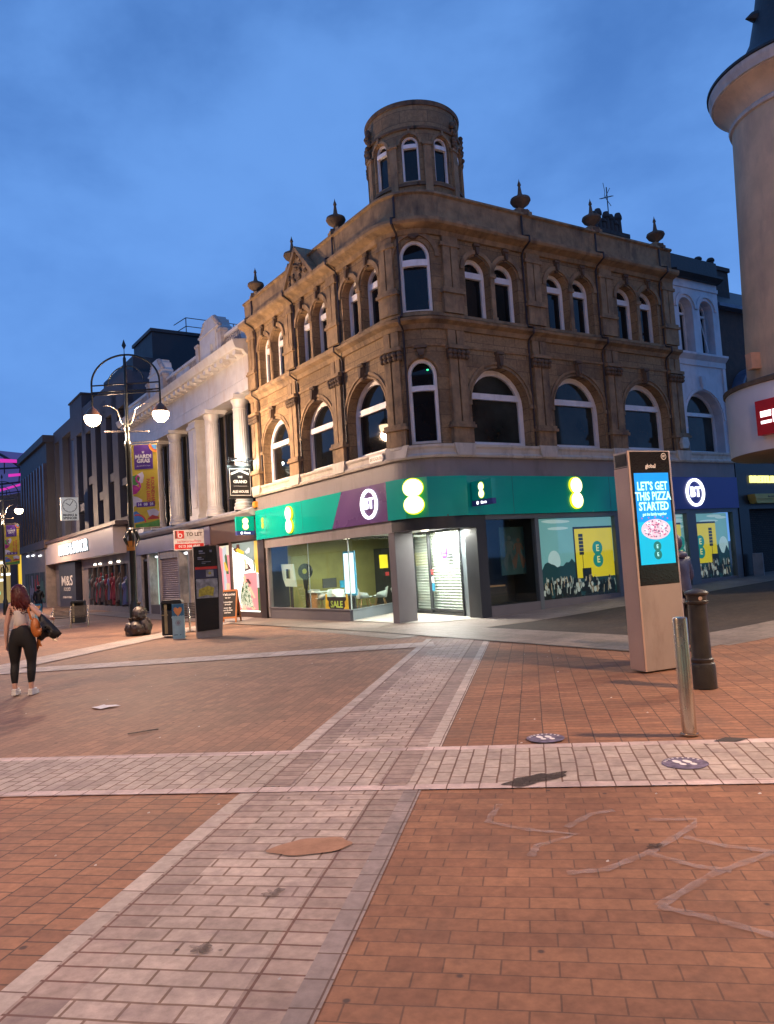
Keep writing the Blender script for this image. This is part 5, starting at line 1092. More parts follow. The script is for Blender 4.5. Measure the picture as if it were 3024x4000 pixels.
m.build('clock_hands', 'black_paint', t); m = MB(Mc); m.box(1.08, 1.5, -.03, .03, 6.9, 6.98); m.nxt(); m.box(1.08, 1.5, -.03, .03, 6.1, 6.18); m.build('bracket', 'black_paint', t)

# ------------------------------------------------------------------ dark ribbed office building farther on
of = thing('office_building', PATH(a1(51), .8, 0), 'dark ribbed office block at the far left end of the street row', 'building')
m = PB_(); M1(m, 45.4, 58.0, -9, .55, 4.9, 12.8); M1(m, 45.3, 58.1, -9, .8, 12.5, 13.05); m.build('wall', 'dark_cladding', of)
for i in range(9): m = PB_(); s = 45.6 + i * 1.32; M1(m, s, s + .5, 0.55, .78, 5.0, 10.9); m.build('rib', 'slot_dark', of)
m = PB_(); M1(m, 45.4, 58.0, -9, .9, 4.4, 5.0); m.build('canopy', 'brown_fascia', of)
m = PB_(); M1(m, 46.4, 58.0, -9, .7, -.5, 4.4); m.build('ground_floor', 'pier_taupe', of)
for i in range(4):
    s0 = 46.8 + i * 2.4; m = PB_(); M1(m, s0, s0 + 2.0, 0.7, .73, .2, 2.6); w = m.build('shop_window', 'window_back', of)
    m = PB_()
    for k in range(4): a = s0 + .1 + k * .5; M1(m, a, a + .3, 0.73, .76, rr.uniform(.2, 1.0), rr.uniform(1.3, 2.5))
    m.build('window_display', ['poster_teal', 'red_blind', 'violet_fascia', 'fig_a'][i], w)
for s, z in ((48.2, 3.9), (51.4, 4.05), (54.0, 4.1)): m = PB_(); M1(m, s - .5, s + .5, 0.75, .8, z - .06, z + .06); m.build('strip_light', 'lit_white', of)

# ------------------------------------------------------------------ end of the street
glow('shop_yellow', (.95, .60, .05), .95); glow('shop_window_warm', (.75, .5, .15), .4); glow('magenta', (1, .03, .42), 1.6); glow('magenta_dim', (.75, .03, .42), .9); glow('violet_glass', (.09, .10, .33), .45)
glow('sign_red', (.9, .2, .2), 1.2); glow('sign_cyan', (.1, .9, .85), 1.5)
eb = thing('brick_building', (-46, 84, 0), 'brown brick building closing the street at the far left', 'building')
ME = at((0, 84, 0))
m = MB(ME); m.box(-70, -34.5, -10, 0, 4.5, 10.6); m.prism([(-70, 10.6), (-34.5, 10.6), (-34.5, 13.2), (-41, 12.0), (-50, 10.9)], -10, 0); m.build('wall', 'brown_brick', eb)
m = MB(ME); m.box(-70, -34.5, -10, -.4, -1, 4.5); m.build('ground_floor', 'shop_window_warm', eb)
for x0, x1, z0, z1, mt in ((-41.2, -39.4, -.5, 5.4, 'shop_yellow'), (-44.6, -42.2, -.5, 4.6, 'shop_window_warm'), (-42.1, -41.3, -.5, 6.0, 'brown_fascia')):
    m = MB(ME); m.box(x0, x1, -.4, .2, z0, z1); m.build('shop_bay', mt, eb)
for i, (x, z) in enumerate([(-44.5, 4.2), (-43.2, 4.3), (-42.6, 3.0), (-44.1, 3.2), (-43.4, 2.4)]): m = MB(ME); m.box(x - .5, x + .5, .2, .26, z - .12, z + .12); m.build('strip_light', 'lit_white', eb)
m = MB(ME); m.box(-44.5, -43.8, .2, .26, .1, .8); m.build('shop_sign', 'sign_red', eb); m = MB(ME); m.box(-44.6, -43.3, .2, .26, .8, 1.15); m.build('shop_sign', 'sign_cyan', eb); m = MB(ME); m.box(-44.5, -43.8, .2, .26, 1.15, 1.9); m.build('shop_sign', 'lit_white', eb)
t = thing('arched_canopy', (-42, 92, 10), 'arched steel and glass roof canopy lit magenta above the far end of the street', 'canopy')
MT = at((0, 92, 0))
m = MB(MT)
for i, (cx, r, z0) in enumerate([(-58, 20, 2.5), (-58, 18.4, 1.2), (-57, 16, 1.0)]):
    m.tube([(cx + r * cos(a), -i * 1.2, z0 + r * sin(a) * .92) for a in [radians(12 + 78 * k / 16) for k in range(17)]], .16, 6)
for k in range(10):
    a = radians(20 + 7 * k); m.tube([(-58 + 20 * cos(a), 0, 2.5 + 18.4 * sin(a)), (-57 + 16 * cos(a), -2.4, 1 + 14.7 * sin(a))], .07, 5)
m.tube([(-60, 0, 16.3), (-38.5, 0, 16.0)], .12, 6); m.tube([(-60, 0, 13.6), (-38.3, 0, 14.6)], .12, 6)
for k in range(12): x = -59 + 1.8 * k; m.tube([(x, 0, 11.0), (x, 0, 13.4)], .06, 5)
m.tube([(-60, 0, 12.2), (-38.3, 0, 13.6)], .08, 5); m.build('steelwork', 'dark_cladding', t)
m = MB(MT)
for k in range(14):
    a, b = radians(14 + 5.2 * k), radians(14 + 5.2 * (k + 1)); m.face([(-58 + 19.6 * cos(a), -.4, 2.3 + 18 * sin(a)), (-58 + 19.6 * cos(b), -.4, 2.3 + 18 * sin(b)), (-58 + 19 * cos(b), -7, .6 + 17 * sin(b)), (-58 + 19 * cos(a), -7, .6 + 17 * sin(a))])
m.face([(-62, -1, 11), (-38.6, -1, 12.6), (-38.6, -1, 17.0), (-48, -1, 18.6), (-62, -1, 18.0)]); m.build('glazing', 'violet_glass', t)
m = MB(MT)
for (x0, z0, x1, z1, w) in ((-47.5, 16.9, -41.5, 16.5, .5), (-46, 15.0, -40.2, 15.3, .35), (-47.5, 13.2, -41.5, 14.6, .3), (-44, 17.7, -41.8, 17.0, .25)): m.prism([(x0, z0), (x1, z1 - w * .2), (x1, z1 + w * .3), (x0, z0 + w)], .1, .2)
m.build('lit_panels', 'magenta_dim', t)
for x, z in ((-42.0, 16.6), (-42.4, 15.1), (-41.6, 14.0), (-44.0, 15.8)):
    m = MB(MT); m.lathe([(0, -.2), (.2, -.12), (.24, 0), (.2, .12), (0, .2)], x, .3, 10, cz=z); m.build('spotlight', 'magenta', t, smooth=60)
# ================================================================== dark building beyond the painted house (side street)
plain('dark_brick', (.075, .05, .042), .85, var=.3, scale=5, bump=.4); plain('lead_blue', (.10, .14, .22), .45, var=.2); plain('black_front', (.014, .014, .016), .35, var=.3)
glow('lit_yellow_text', (1, .93, .25), 2.0); plain('awning_yellow', (.55, .46, .13), .6, var=.1); bricky('grille_brick', (.05, .045, .042), (.03, .028, .028), (.012, .012, .012), .16, .07, .012, 0, uv=True, bump=.6)
db = thing('brick_house', PATH(b2(15), 0, 0), 'dark brick building with chimney beyond the white painted house', 'building')
def B2(mb, s0, s1, v0, v1, z0, z1): mb.box(b2(s0), b2(s1), v0, v1, z0, z1)
m = PB_(); B2(m, 11.46, 24, -8, -.25, 4.3, 9.95); m.build('wall', 'dark_brick', db)
m = PB_(); B2(m, 11.46, 24, -.25, .05, 9.9, 10.02); m.build('eaves', 'lead_blue', db)
m = PB_(); m.sweep([(-8, 10.02), (0, 10.02), (-1.5, 11.3), (-8, 11.3)], b2(11.46), b2(24)); m.build('roof', 'slate', db)
chimney(db, b2(12.5), .7, 1.5, .8, 9.9, 11.75, 2, .42)
m = PB_(); m.ring(b2(13.3), 6.6, .9, 1.15, -.3, .12, 18, 0, pi); B2(m, 12.15, 12.4, -.3, .1, 4.4, 6.6); B2(m, 14.2, 14.45, -.3, .1, 4.4, 6.6); m.build('arched_bay', 'brown_brick', db)
m = PB_(); m.ring(b2(13.3), 6.6, 1.15, 1.24, -2.0, .18, 18, 0, pi); m.build('bay_roof', 'lead_blue', db)
m = PB_(); B2(m, 11.44, 12.0, -.3, .06, -.2, 4.32); B2(m, 12.0, 24, -.3, .02, 2.7, 4.32); m.build('shopfront', 'black_front', db)
m = PB_(); B2(m, 12.0, 24, -.35, -.25, -.2, 2.7); m.build('grille', 'grille_brick', db)
t = thing('shop_sign', PATH(b2(13.5), .05, 3.7), 'glowing yellow BREITLING letters on the black shopfront', 'shop sign')
m = PB_(); m.text('BREITLING', b2(12.22), 3.73, .34, .03, .06, align='LEFT', bold=.008, sx=1.2); m.build('lettering', 'lit_yellow_text', t)
m = PB_(); m.box(b2(12.05), b2(16), .02, .03, 3.45, 3.95); m.build('backing', 'black_front', t)
t = thing('awning', PATH(b2(13.5), .1, 3.0), 'short yellow awning with small dark lettering over the black shopfront', 'awning')
m = PB_(); m.prism([(b2(11.98), 3.2), (b2(16), 3.2), (b2(16), 3.03), (b2(12.05), 3.03)], .03, .34); m.prism([(b2(12.07), 3.03), (b2(16), 3.03), (b2(16), 2.88), (b2(12.16), 2.88)], .03, .30); m.build('canopy', 'awning_yellow', t)
m = PB_(); m.text('fine watches', b2(13.0), 3.11, .1, .345, .003); m.build('lettering', 'brown_fascia', t)
q = PATH(b2(11.80), .35, .36); m = MB(at(q, -.5)); m.box(-.16, .16, -.11, .11, -.05, .80); o = m.build('grey_bin', 'grey_metal', bevel=.012); tag(o, 'grey rectangular metal bin standing against the black shopfront', 'bin')

# ------------------------------------------------------------------ round corner tower at the right
plain('render_brown', (.66, .46, .29), .85, var=.16, scale=1.6, bump=.25, grime=(.45, .31, .22), gscale=.8); plain('cream_ring', (.55, .50, .46), .6, var=.12, grime=(.34, .29, .26), gscale=2); plain('drum_white', (.74, .68, .68), .35, var=.04, bump=.03); plain('soffit_brown', (.24, .15, .10), .8, var=.15)
TWC = (11.37, 19.0)
tw = thing('corner_tower', (*TWC, 0), 'round brown rendered tower with cream cornice, slate cone and white drum at the right edge', 'tower')
def TL(name, mat, prof, sm=40, n=64, par=tw): m = MB(); m.lathe(prof, TWC[0], TWC[1], n); return m.build(name, mat, par, smooth=sm)
TL('shaft', 'render_brown', [(1.80, 5.5), (1.80, 6.2), (1.60, 12.46)])
TL('string_ring', 'cream_ring', [(1.58, 12.44), (1.66, 12.46), (1.68, 12.54), (1.6, 12.62)])
TL('cove', 'render_brown', [(1.6, 12.6), (1.66, 12.8), (1.82, 13.02), (2.0, 13.18), (2.0, 13.22)])
TL('cornice', 'cream_ring', [(1.98, 13.20), (2.05, 13.22), (2.07, 13.34), (2.10, 13.38), (2.10, 13.50), (1.6, 13.52)])
TL('gutter', 'slate', [(2.09, 13.50), (2.14, 13.52), (2.14, 13.58), (1.9, 13.62)])
TL('roof', 'slate', [(2.0, 13.6), (1.5, 13.95), (1.25, 14.25), (1.0, 14.7), (.86, 15.3), (.45, 17.6), (.04, 20)])
m = MB(); a = radians(178); m.tube([(TWC[0] + .4 * cos(a), TWC[1] + .4 * sin(a), 15.3), (TWC[0] + .95 * cos(a), TWC[1] + .95 * sin(a), 15.35), (TWC[0] + 1.12 * cos(a), TWC[1] + 1.12 * sin(a), 15.3)], [.3, .12, .01]); m.build('spike', 'slate', tw)
TL('coping', 'stone_dark', [(1.78, 5.62), (2.1, 5.60), (2.42, 5.5), (2.42, 5.40), (2.3, 5.38)])
TL('drum', 'drum_white', [(2.36, 5.40), (2.37, 5.38), (2.37, 3.77)])
TL('drum_soffit', 'soffit_brown', [(2.37, 3.77), (2.34, 3.75), (1.0, 3.72)])
TL('base', 'black_front', [(1.0, 3.75), (1.0, -.4)])
m = MB(); ph = radians(186); nx, ny = cos(ph), sin(ph); px_, py_ = TWC[0] + 1.82 * nx, TWC[1] + 1.82 * ny
Mw = lambda u, v, z: Vector((px_ + nx * v - ny * u, py_ + ny * v + nx * u, z)); plain('peach_lamplit', (.75, .40, .24), .5)  # peach tone paints in the street lamp's orange light on the housing
m = MB(Mw); m.prism([(-.14, 6.32), (.12, 6.32), (.12, 5.90), (-.10, 5.90)], -.1, .22); tag(m.build('wall_lamp_housing', 'peach_lamplit', bevel=.01), 'small box, peach from painted lamplight, fixed to the brown tower above its white drum', 'wall box')
ph = radians(206); nx2, ny2 = cos(ph), sin(ph)
Mr = lambda u, v, z: Vector((TWC[0] + nx2 * (2.33 + v) - ny2 * u, TWC[1] + ny2 * (2.33 + v) + nx2 * u, z)); plain('sign_red_paint', (.62, .015, .02), .35, var=.06)
t = thing('bank_sign', (*Mr(0, .1, 4.1).xy, 4.1), 'red box sign with lit white marks on the white drum', 'sign')
m = MB(Mr); m.box(-.13, .95, -.2, .26, 4.10, 4.93); m.build('box', 'sign_red_paint', t, bevel=.008)
m = MB(Mr); m.box(-.0, .28, .262, .27, 4.52, 4.66); m.box(-.0, .28, .262, .27, 4.36, 4.43); m.box(.32, .84, .262, .27, 4.36, 4.66); m.build('marks', 'lit_white', t)

# ================================================================== street furniture
def xyz(x, y): return (x, y, gz(x, y) + .01)
# tall screen kiosk
plain('kiosk_body', (.36, .30, .27), .38, metal=.25, var=.08, bump=.03, grime=(.25, .20, .175), gscale=1.5); plain('kiosk_black', (.008, .008, .010), .12, var=.2); plain('kiosk_edge', (.55, .40, .33), .3, metal=.4, var=.05)
glow('screen_blue', (.0, .27, .80), 1.0); glow('screen_text', (.45, .92, 1), 1.5); glow('screen_teal', (.0, .42, .66), 1.0); glow('pizza_base', (.62, .50, .62), 1.0); glow('pizza_red', (.50, .12, .30), .8); glow('pizza_dark', (.12, .08, .22), .7)
KM = Vector((3.2, 9.86, .01)); az = radians(67); kd = Vector((sin(az), cos(az), 0)); kn = Vector((cos(az), -sin(az), 0))
def KP(u, v, z): q = KM + kd * u + kn * v; return Vector((q.x, q.y, z + .01))
t = thing('screen_kiosk', KM, 'tall taupe street kiosk showing a blue pizza advert', 'kiosk')
KW, KT = .75, .28
m = MB(KP); m.column([(.012, 0), (KW - .05, 0), (KW, -.03), (KW, -KT), (0, -KT), (0, -.012)], 0.015, 2.90); m.build('body', 'kiosk_body', t, bevel=.008)
m = MB(KP); m.column([(.03, .004), (KW - .06, .004), (KW - .06, -.02), (.03, -.02)], 1.12, 2.885); m.build('glass_front', 'kiosk_black', t, bevel=.004)
m = MB(KP); m.box(-.006, .0, -KT, .0, .03, 2.68); m.box(-.008, -.001, -.012, .0, .03, 2.9); m.box(-.008, .02, -.01, .006, .02, 2.9); m.build('edge_trim', 'kiosk_edge', t)
m = MB(KP); m.box(-.004, .004, -KT + .02, -.03, 2.70, 2.87)
for i in range(9): m.box(-.009, -.004, -KT + .04 + i * .024, -KT + .05 + i * .024, 2.71, 2.86)
m.build('vent', 'shop_charcoal', t)
m = MB(KP); m.box(-.003, .0, -KT, 0, 1.50, 1.505); m.box(-.003, .0, -KT, 0, .75, .755); m.box(-.003, 0, -KT, 0, 2.68, 2.69); m.build('panel_seams', 'black_paint', t)
m = MB(KP); m.box(.07, .65, .004, .007, 1.39, 2.60); sc_ = m.build('screen', 'screen_blue', t)
m = MB(KP); m.box(.07, .65, .0075, .0085, 1.39, 1.95); m.build('screen_gradient', 'screen_teal', sc_)
m = MB(KP)
for tx, z, s_, k in (("LET'S GET", 2.42, .155, .76), ('THIS PIZZA', 2.285, .155, .76), ('STARTED', 2.15, .155, .78)): m.text(tx, .36, z, s_, .0095, .001, bold=.004, sx=k)
m.text('get the family together', .36, 2.05, .055, .0095, .001, bold=.001, sx=.8); m.build('headline', 'screen_text', sc_)
m = MB(KP); m.disc(.36, 1.85, .245, .009, .0095, 32, rz=.135); m.build('pizza', 'pizza_base', sc_)
for mt, n, sd in (('pizza_red', 46, 3), ('pizza_dark', 30, 5), ('screen_text', 20, 8)):
    m = MB(KP); r = random.Random(sd)
    for i in range(n):
        a = r.uniform(0, 2 * pi); rr_ = sqrt(r.random()); x_ = .36 + .215 * rr_ * cos(a); z_ = 1.855 + .11 * rr_ * sin(a); m.disc(x_, z_, r.uniform(.008, .017), .010 + sd * .0002, .0105 + sd * .0002, 8, rz=r.uniform(.006, .011))
    for x_, z_ in ((.14, 2.0), (.25, 2.005), (.36, 2.01), (.49, 2.01), (.57, 1.99)):
        if mt == 'pizza_red': m.disc(x_, z_, .012, .0105, .011, 6)
    o = m.build('toppings', mt, sc_); o['kind'] = 'stuff'
plain('logo_teal', (.01, .25, .3), .4)
m = MB(KP); eight(m, .36, 1.57, .24, .009, .0098, k=.27); m.build('screen_logo', 'logo_teal', sc_); m = MB(KP); m.text('E', .36, 1.62, .07, .0102, .0006); m.text('E', .36, 1.515, .07, .0102, .0006); m.build('screen_logo_lettering', 'screen_text', sc_)
m = MB(KP); m.text('global', .36, 2.69, .075, .005, .002, bold=.002); m.ring(.60, 2.82, .036, .045, .0045, .007, 24); m.text('BT', .60, 2.82, .038, .005, .002, bold=.002); m.build('lettering', 'plate_white', t)
# steel bollard, iron bollard
m = MB(at((2.47, 6.60, .015))); m.lathe([(.062, 0), (.062, .985), (.058, .997), (.05, 1.0), (0, 1.0)], 0, 0, 32); m.lathe([(.075, .0), (.075, .012), (.06, .014)], 0, 0, 32); tag(m.build('bollard', 'steel', smooth=40), 'slim polished steel bollard casting a shadow to its left', 'bollard')
t = thing('bollard', (3.46, 8.68, .01), 'thick black cast-iron bollard with a flat moulded cap, behind the steel one', 'bollard')
MI = at((3.46, 8.68, .01))
m = MB(MI); m.lathe([(.142, 0), (.142, .24), (.134, .275), (.12, .285), (.125, .30), (.125, .325), (.112, .335), (.108, .36), (.101, .95), (.108, .96)], 0, 0, 28); m.build('shaft', 'cast_iron', t, smooth=35)
m = MB(MI); m.lathe([(.10, .94), (.122, .955), (.124, .975), (.108, .985), (.112, 1.04), (.126, 1.05), (.130, 1.07), (.118, 1.085), (.03, 1.115), (0, 1.118)], 0, 0, 28); m.build('cap', 'cast_iron', t, smooth=35)
m = MB(MI); m.disc(-.0, 1.01, .022, .108, .114, 14); m.build('emblem', 'kiosk_edge', t)
# map kiosk
plain('board_black', (.010, .010, .012), .2, var=.2); plain('side_grey', (.33, .28, .24), .45, metal=.2); plain('red_band', (.65, .03, .02), .4); plain('map_blue', (.025, .03, .07), .3)
plain('map_paper', (.30, .31, .30), .35, var=.5, scale=9); plain('map_yellow', (.50, .42, .05), .35, var=.4, scale=16)
ka = Vector((-5.19, 20.02, gz(-5.19, 20.02))); az = radians(68); ed = Vector((sin(az), cos(az), 0)); en = Vector((cos(az), -sin(az), 0))
def MPK(u, v, z): q = ka + ed * u + en * v; return Vector((q.x, q.y, ka.z + z))
t = thing('map_kiosk', ka, 'tall black map kiosk with a red band and yellow map', 'kiosk')
prof = lambda z: .66 + .07 * sin(pi * max(0, z - .1) / 2.3)
zs = [0, .14, .5, .9, 1.3, 1.7, 2.1, 2.42]
m = MB(MPK)
for a, b in zip(zs, zs[1:]):
    wa, wb = prof(a), prof(b)
    for f in (((0, 0, a), (wa, 0, a), (wb, 0, b), (0, 0, b)), ((wa, 0, a), (wa, -.22, a), (wb, -.22, b), (wb, 0, b)), ((wa, -.22, a), (0, -.22, a), (0, -.22, b), (wb, -.22, b)), ((0, -.22, a), (0, 0, a), (0, 0, b), (0, -.22, b))): m.face(f)
m.face([(0, 0, 2.42), (prof(2.42), 0, 2.42), (prof(2.42), -.22, 2.42), (0, -.22, 2.42)]); m.build('body', 'side_grey', t)
m = MB(MPK); m.prism([(.01, .17), (.58, .20), (.60, .9), (.625, 1.4), (.615, 2.0), (.60, 2.425), (.0, 2.40), (-.01, 1.2)], -.001, .012); m.build('front', 'board_black', t)
m = MB(MPK); m.box(.02, .60, .012, .016, 1.80, 1.87); m.build('band', 'red_band', t)
m = MB(MPK); m.box(.02, .60, .012, .015, 1.56, 1.80); m.build('blue_panel', 'map_blue', t)
m = MB(MPK); m.box(.03, .595, .0155, .018, 1.04, 1.55); m.box(.30, .50, .0155, .018, 1.60, 1.78); mp2 = m.build('map', 'map_paper', t)
m = MB(MPK); m.prism([(.08, 1.08), (.30, 1.12), (.46, 1.08), (.50, 1.30), (.34, 1.36), (.22, 1.32), (.10, 1.28)], .018, .0195); m.disc(.40, 1.69, .04, .018, .0195, 8); m.build('map_area', 'map_yellow', mp2)
m = MB(MPK)
for z, a, b, h in ((2.26, .14, .24, .05), (2.22, .14, .3, .02), (2.25, .42, .48, .06), (2.1, .1, .2, .03), (2.06, .1, .26, .02), (1.99, .2, .44, .015), (1.95, .2, .3, .015)): m.box(a, b, .012, .0145, z, z + h)
m.build('icons', 'grey_metal', t)
# bins, blue heart signs
plain('bin_black', (.02, .02, .022), .35, var=.2); plain('sign_blue', (.03, .17, .30), .45, var=.08); plain('sign_pale', (.35, .58, .60), .5, var=.12, scale=6); plain('heart_orange', (.75, .32, .10), .5); plain('bin_gold', (.42, .36, .20), .35, metal=.5)
def bin_(x, y, rz, label):
    t = thing('litter_bin', xyz(x, y), label, 'litter bin', 'black litter bins'); M = at(xyz(x, y), rz)
    m = MB(M); m.column([(-.28, -.22), (.28, -.22), (.28, .22), (-.28, .22)], .05, .74); m.build('body', 'bin_black', t, bevel=.02)
    m = MB(M); m.box(-.28, -.24, -.22, .22, .74, .93); m.box(.24, .28, -.22, .22, .74, .93); m.box(-.24, .24, -.22, -.18, .74, .93); m.build('hood_post', 'bin_black', t)
    m = MB(M); m.prism([(-.30, .93), (.30, .93), (.24, 1.02), (-.24, 1.02)], -.24, .24); m.build('lid', 'bin_black', t, bevel=.01); m = MB(M); m.box(-.20, -.12, .221, .226, .1, .9); m.box(-.28, -.1, .221, .23, .60, .63); m.build('gold_trim', 'bin_gold', t)
def heart_sign(x, y, rz, label):
    t = thing('heart_sign', xyz(x, y), label, 'sign', 'pale blue heart signs'); M = at(xyz(x, y), rz)
    m = MB(M); m.box(-.155, .155, -.05, .05, .0, .58); m.build('lower_panel', 'sign_pale', t); m = MB(M); m.box(-.155, .155, -.05, .05, .58, .92); 
    m.build('upper_panel', 'sign_blue', t); m = MB(M); 
    for i in range(5): m.disc(-.13 + i * .065, .575, .04, .05, .054, 12)
    m.build('cloud_edge', 'sign_pale', t)
    m = MB(M); m.prism([(0, .60), (.07, .68), (.11, .76), (.10, .82), (.05, .84), (0, .80), (-.05, .84), (-.10, .82), (-.11, .76), (-.07, .68)], .051, .058); m.text('&', .0, .74, .1, .0575, .002); m.build('heart', 'heart_orange', t)
    m = MB(M); m.ring(0, .42, .065, .075, .051, .055, 20); m.disc(0, .42, .045, .051, .054, 16, rz=.05); m.build('emblem', 'grey_metal', t); m = MB(M); m.box(-.12, -.02, .051, .053, .10, .115); m.disc(.05, .11, .014, .051, .054, 10); m.build('print', 'map_blue', t)
bin_(-6.18, 21.3, .15, 'black litter bin behind the blue heart sign near the map kiosk'); heart_sign(-5.73, 20.25, .12, 'narrow blue sign with an orange heart in front of the bin by the map kiosk')
bin_(-13.75, 33.2, .2, 'black litter bin far off behind the metal bench'); heart_sign(-16.9, 36.2, .1, 'distant blue sign with an orange heart left of the metal bench')
# metal benches
plain('mesh_dark', (.10, .085, .075), .4, metal=.4, var=.3)
def bench(x, y, rz, label, seats=2):
    t = thing('bench', xyz(x, y), label, 'bench', 'metal street benches'); M = at(xyz(x, y), rz)
    for i in range(seats):
        u0 = -.62 + i * .64
        m = MB(M)
        for k in range(9): v = .24 - k * .055; m.box(u0, u0 + .58, v - .02, v + .02, .43 - .01 * k / 2, .445 - .01 * k / 2)
        m.build('seat', 'mesh_dark', t); m = MB(M)
        for k in range(8): m.box(u0, u0 + .58, -.24 - k * .012, -.225 - k * .012, .46 + k * .05, .495 + k * .05)
        m.build('backrest', 'mesh_dark', t)
    for i in range(seats + 1):
        u0 = -.64 + i * .64; m = MB(M); m.tube([(u0, .26, 0), (u0, .26, .62), (u0, .22, .67), (u0, .10, .68), (u0, -.2, .66)], .02, 8); m.build('armrest', 'steel', t, smooth=60); m = MB(M); m.tube([(u0, -.25, 0), (u0, -.22, .45), (u0, -.33, .84)], .018, 8); m.build('leg', 'steel', t, smooth=60)
bench(-12.7, 29.9, .35, 'dark metal bench with silver armrests left of the lamp post'); bench(-6.15, 22.9, .3, 'metal bench half hidden behind the map kiosk')
# rubbish bags
plain('bag_black', (.07, .052, .042), .42, var=.5, scale=5, bump=.8, bscale=11)
def bag(x, y, z, r, h, sd, label):
    rn = random.Random(sd); m = MB(); V = []; F = []; nu, nv = 26, 14
    ph = [rn.uniform(0, 6) for _ in range(8)]
    for j in range(nv + 1):
        p = pi * j / nv
        for i in range(nu):
            a = 2 * pi * i / nu; k = 1 + .16 * sin(2 * a + ph[0] + 2 * p) + .09 * sin(5 * a + ph[1]) * sin(p * 3) - .16 * abs(sin(4 * a + 5 * p + ph[2])) - .10 * abs(sin(7 * a - 4 * p + ph[3])) + .1 + rn.uniform(-.07, .07)
            zz = -cos(p); zz = max(zz, -.72); top = max(0, zz - .6); rr_ = sin(p) * k * (1 - top * .7); V.append((x + r * rr_ * cos(a) * 1.05, y + r * rr_ * sin(a), z + h * (.72 + zz) / 1.72 + (.06 * top)))
    for j in range(nv):
        for i in range(nu): F.append((j * nu + i, j * nu + (i + 1) % nu, (j + 1) * nu + (i + 1) % nu, (j + 1) * nu + i))
    m.raw(V, F); m.lathe([(.03, 0), (.02, .03), (.07, .12), (.05, .13)], x, y, 9, cz=z + h * .98); o = m.build('rubbish_bag', 'bag_black', smooth=32); tag(o, label, 'rubbish bag', 'rubbish bags round the lamp post')
g0 = gz(-7.8, 22.8) + .012
bag(-7.95, 22.95, g0, .19, .40, 1, 'small black rubbish bag at the left of the heap by the lamp post'); bag(-7.72, 22.72, g0, .25, .42, 2, 'brownish rubbish bag in front, at the bottom of the heap by the lamp post')
bag(-7.50, 22.92, g0, .22, .52, 3, 'dark glossy rubbish bag at the right of the heap by the lamp post'); bag(-7.66, 22.96, g0 + .44, .23, .42, 4, 'rubbish bag lying on top of the heap by the lamp post')

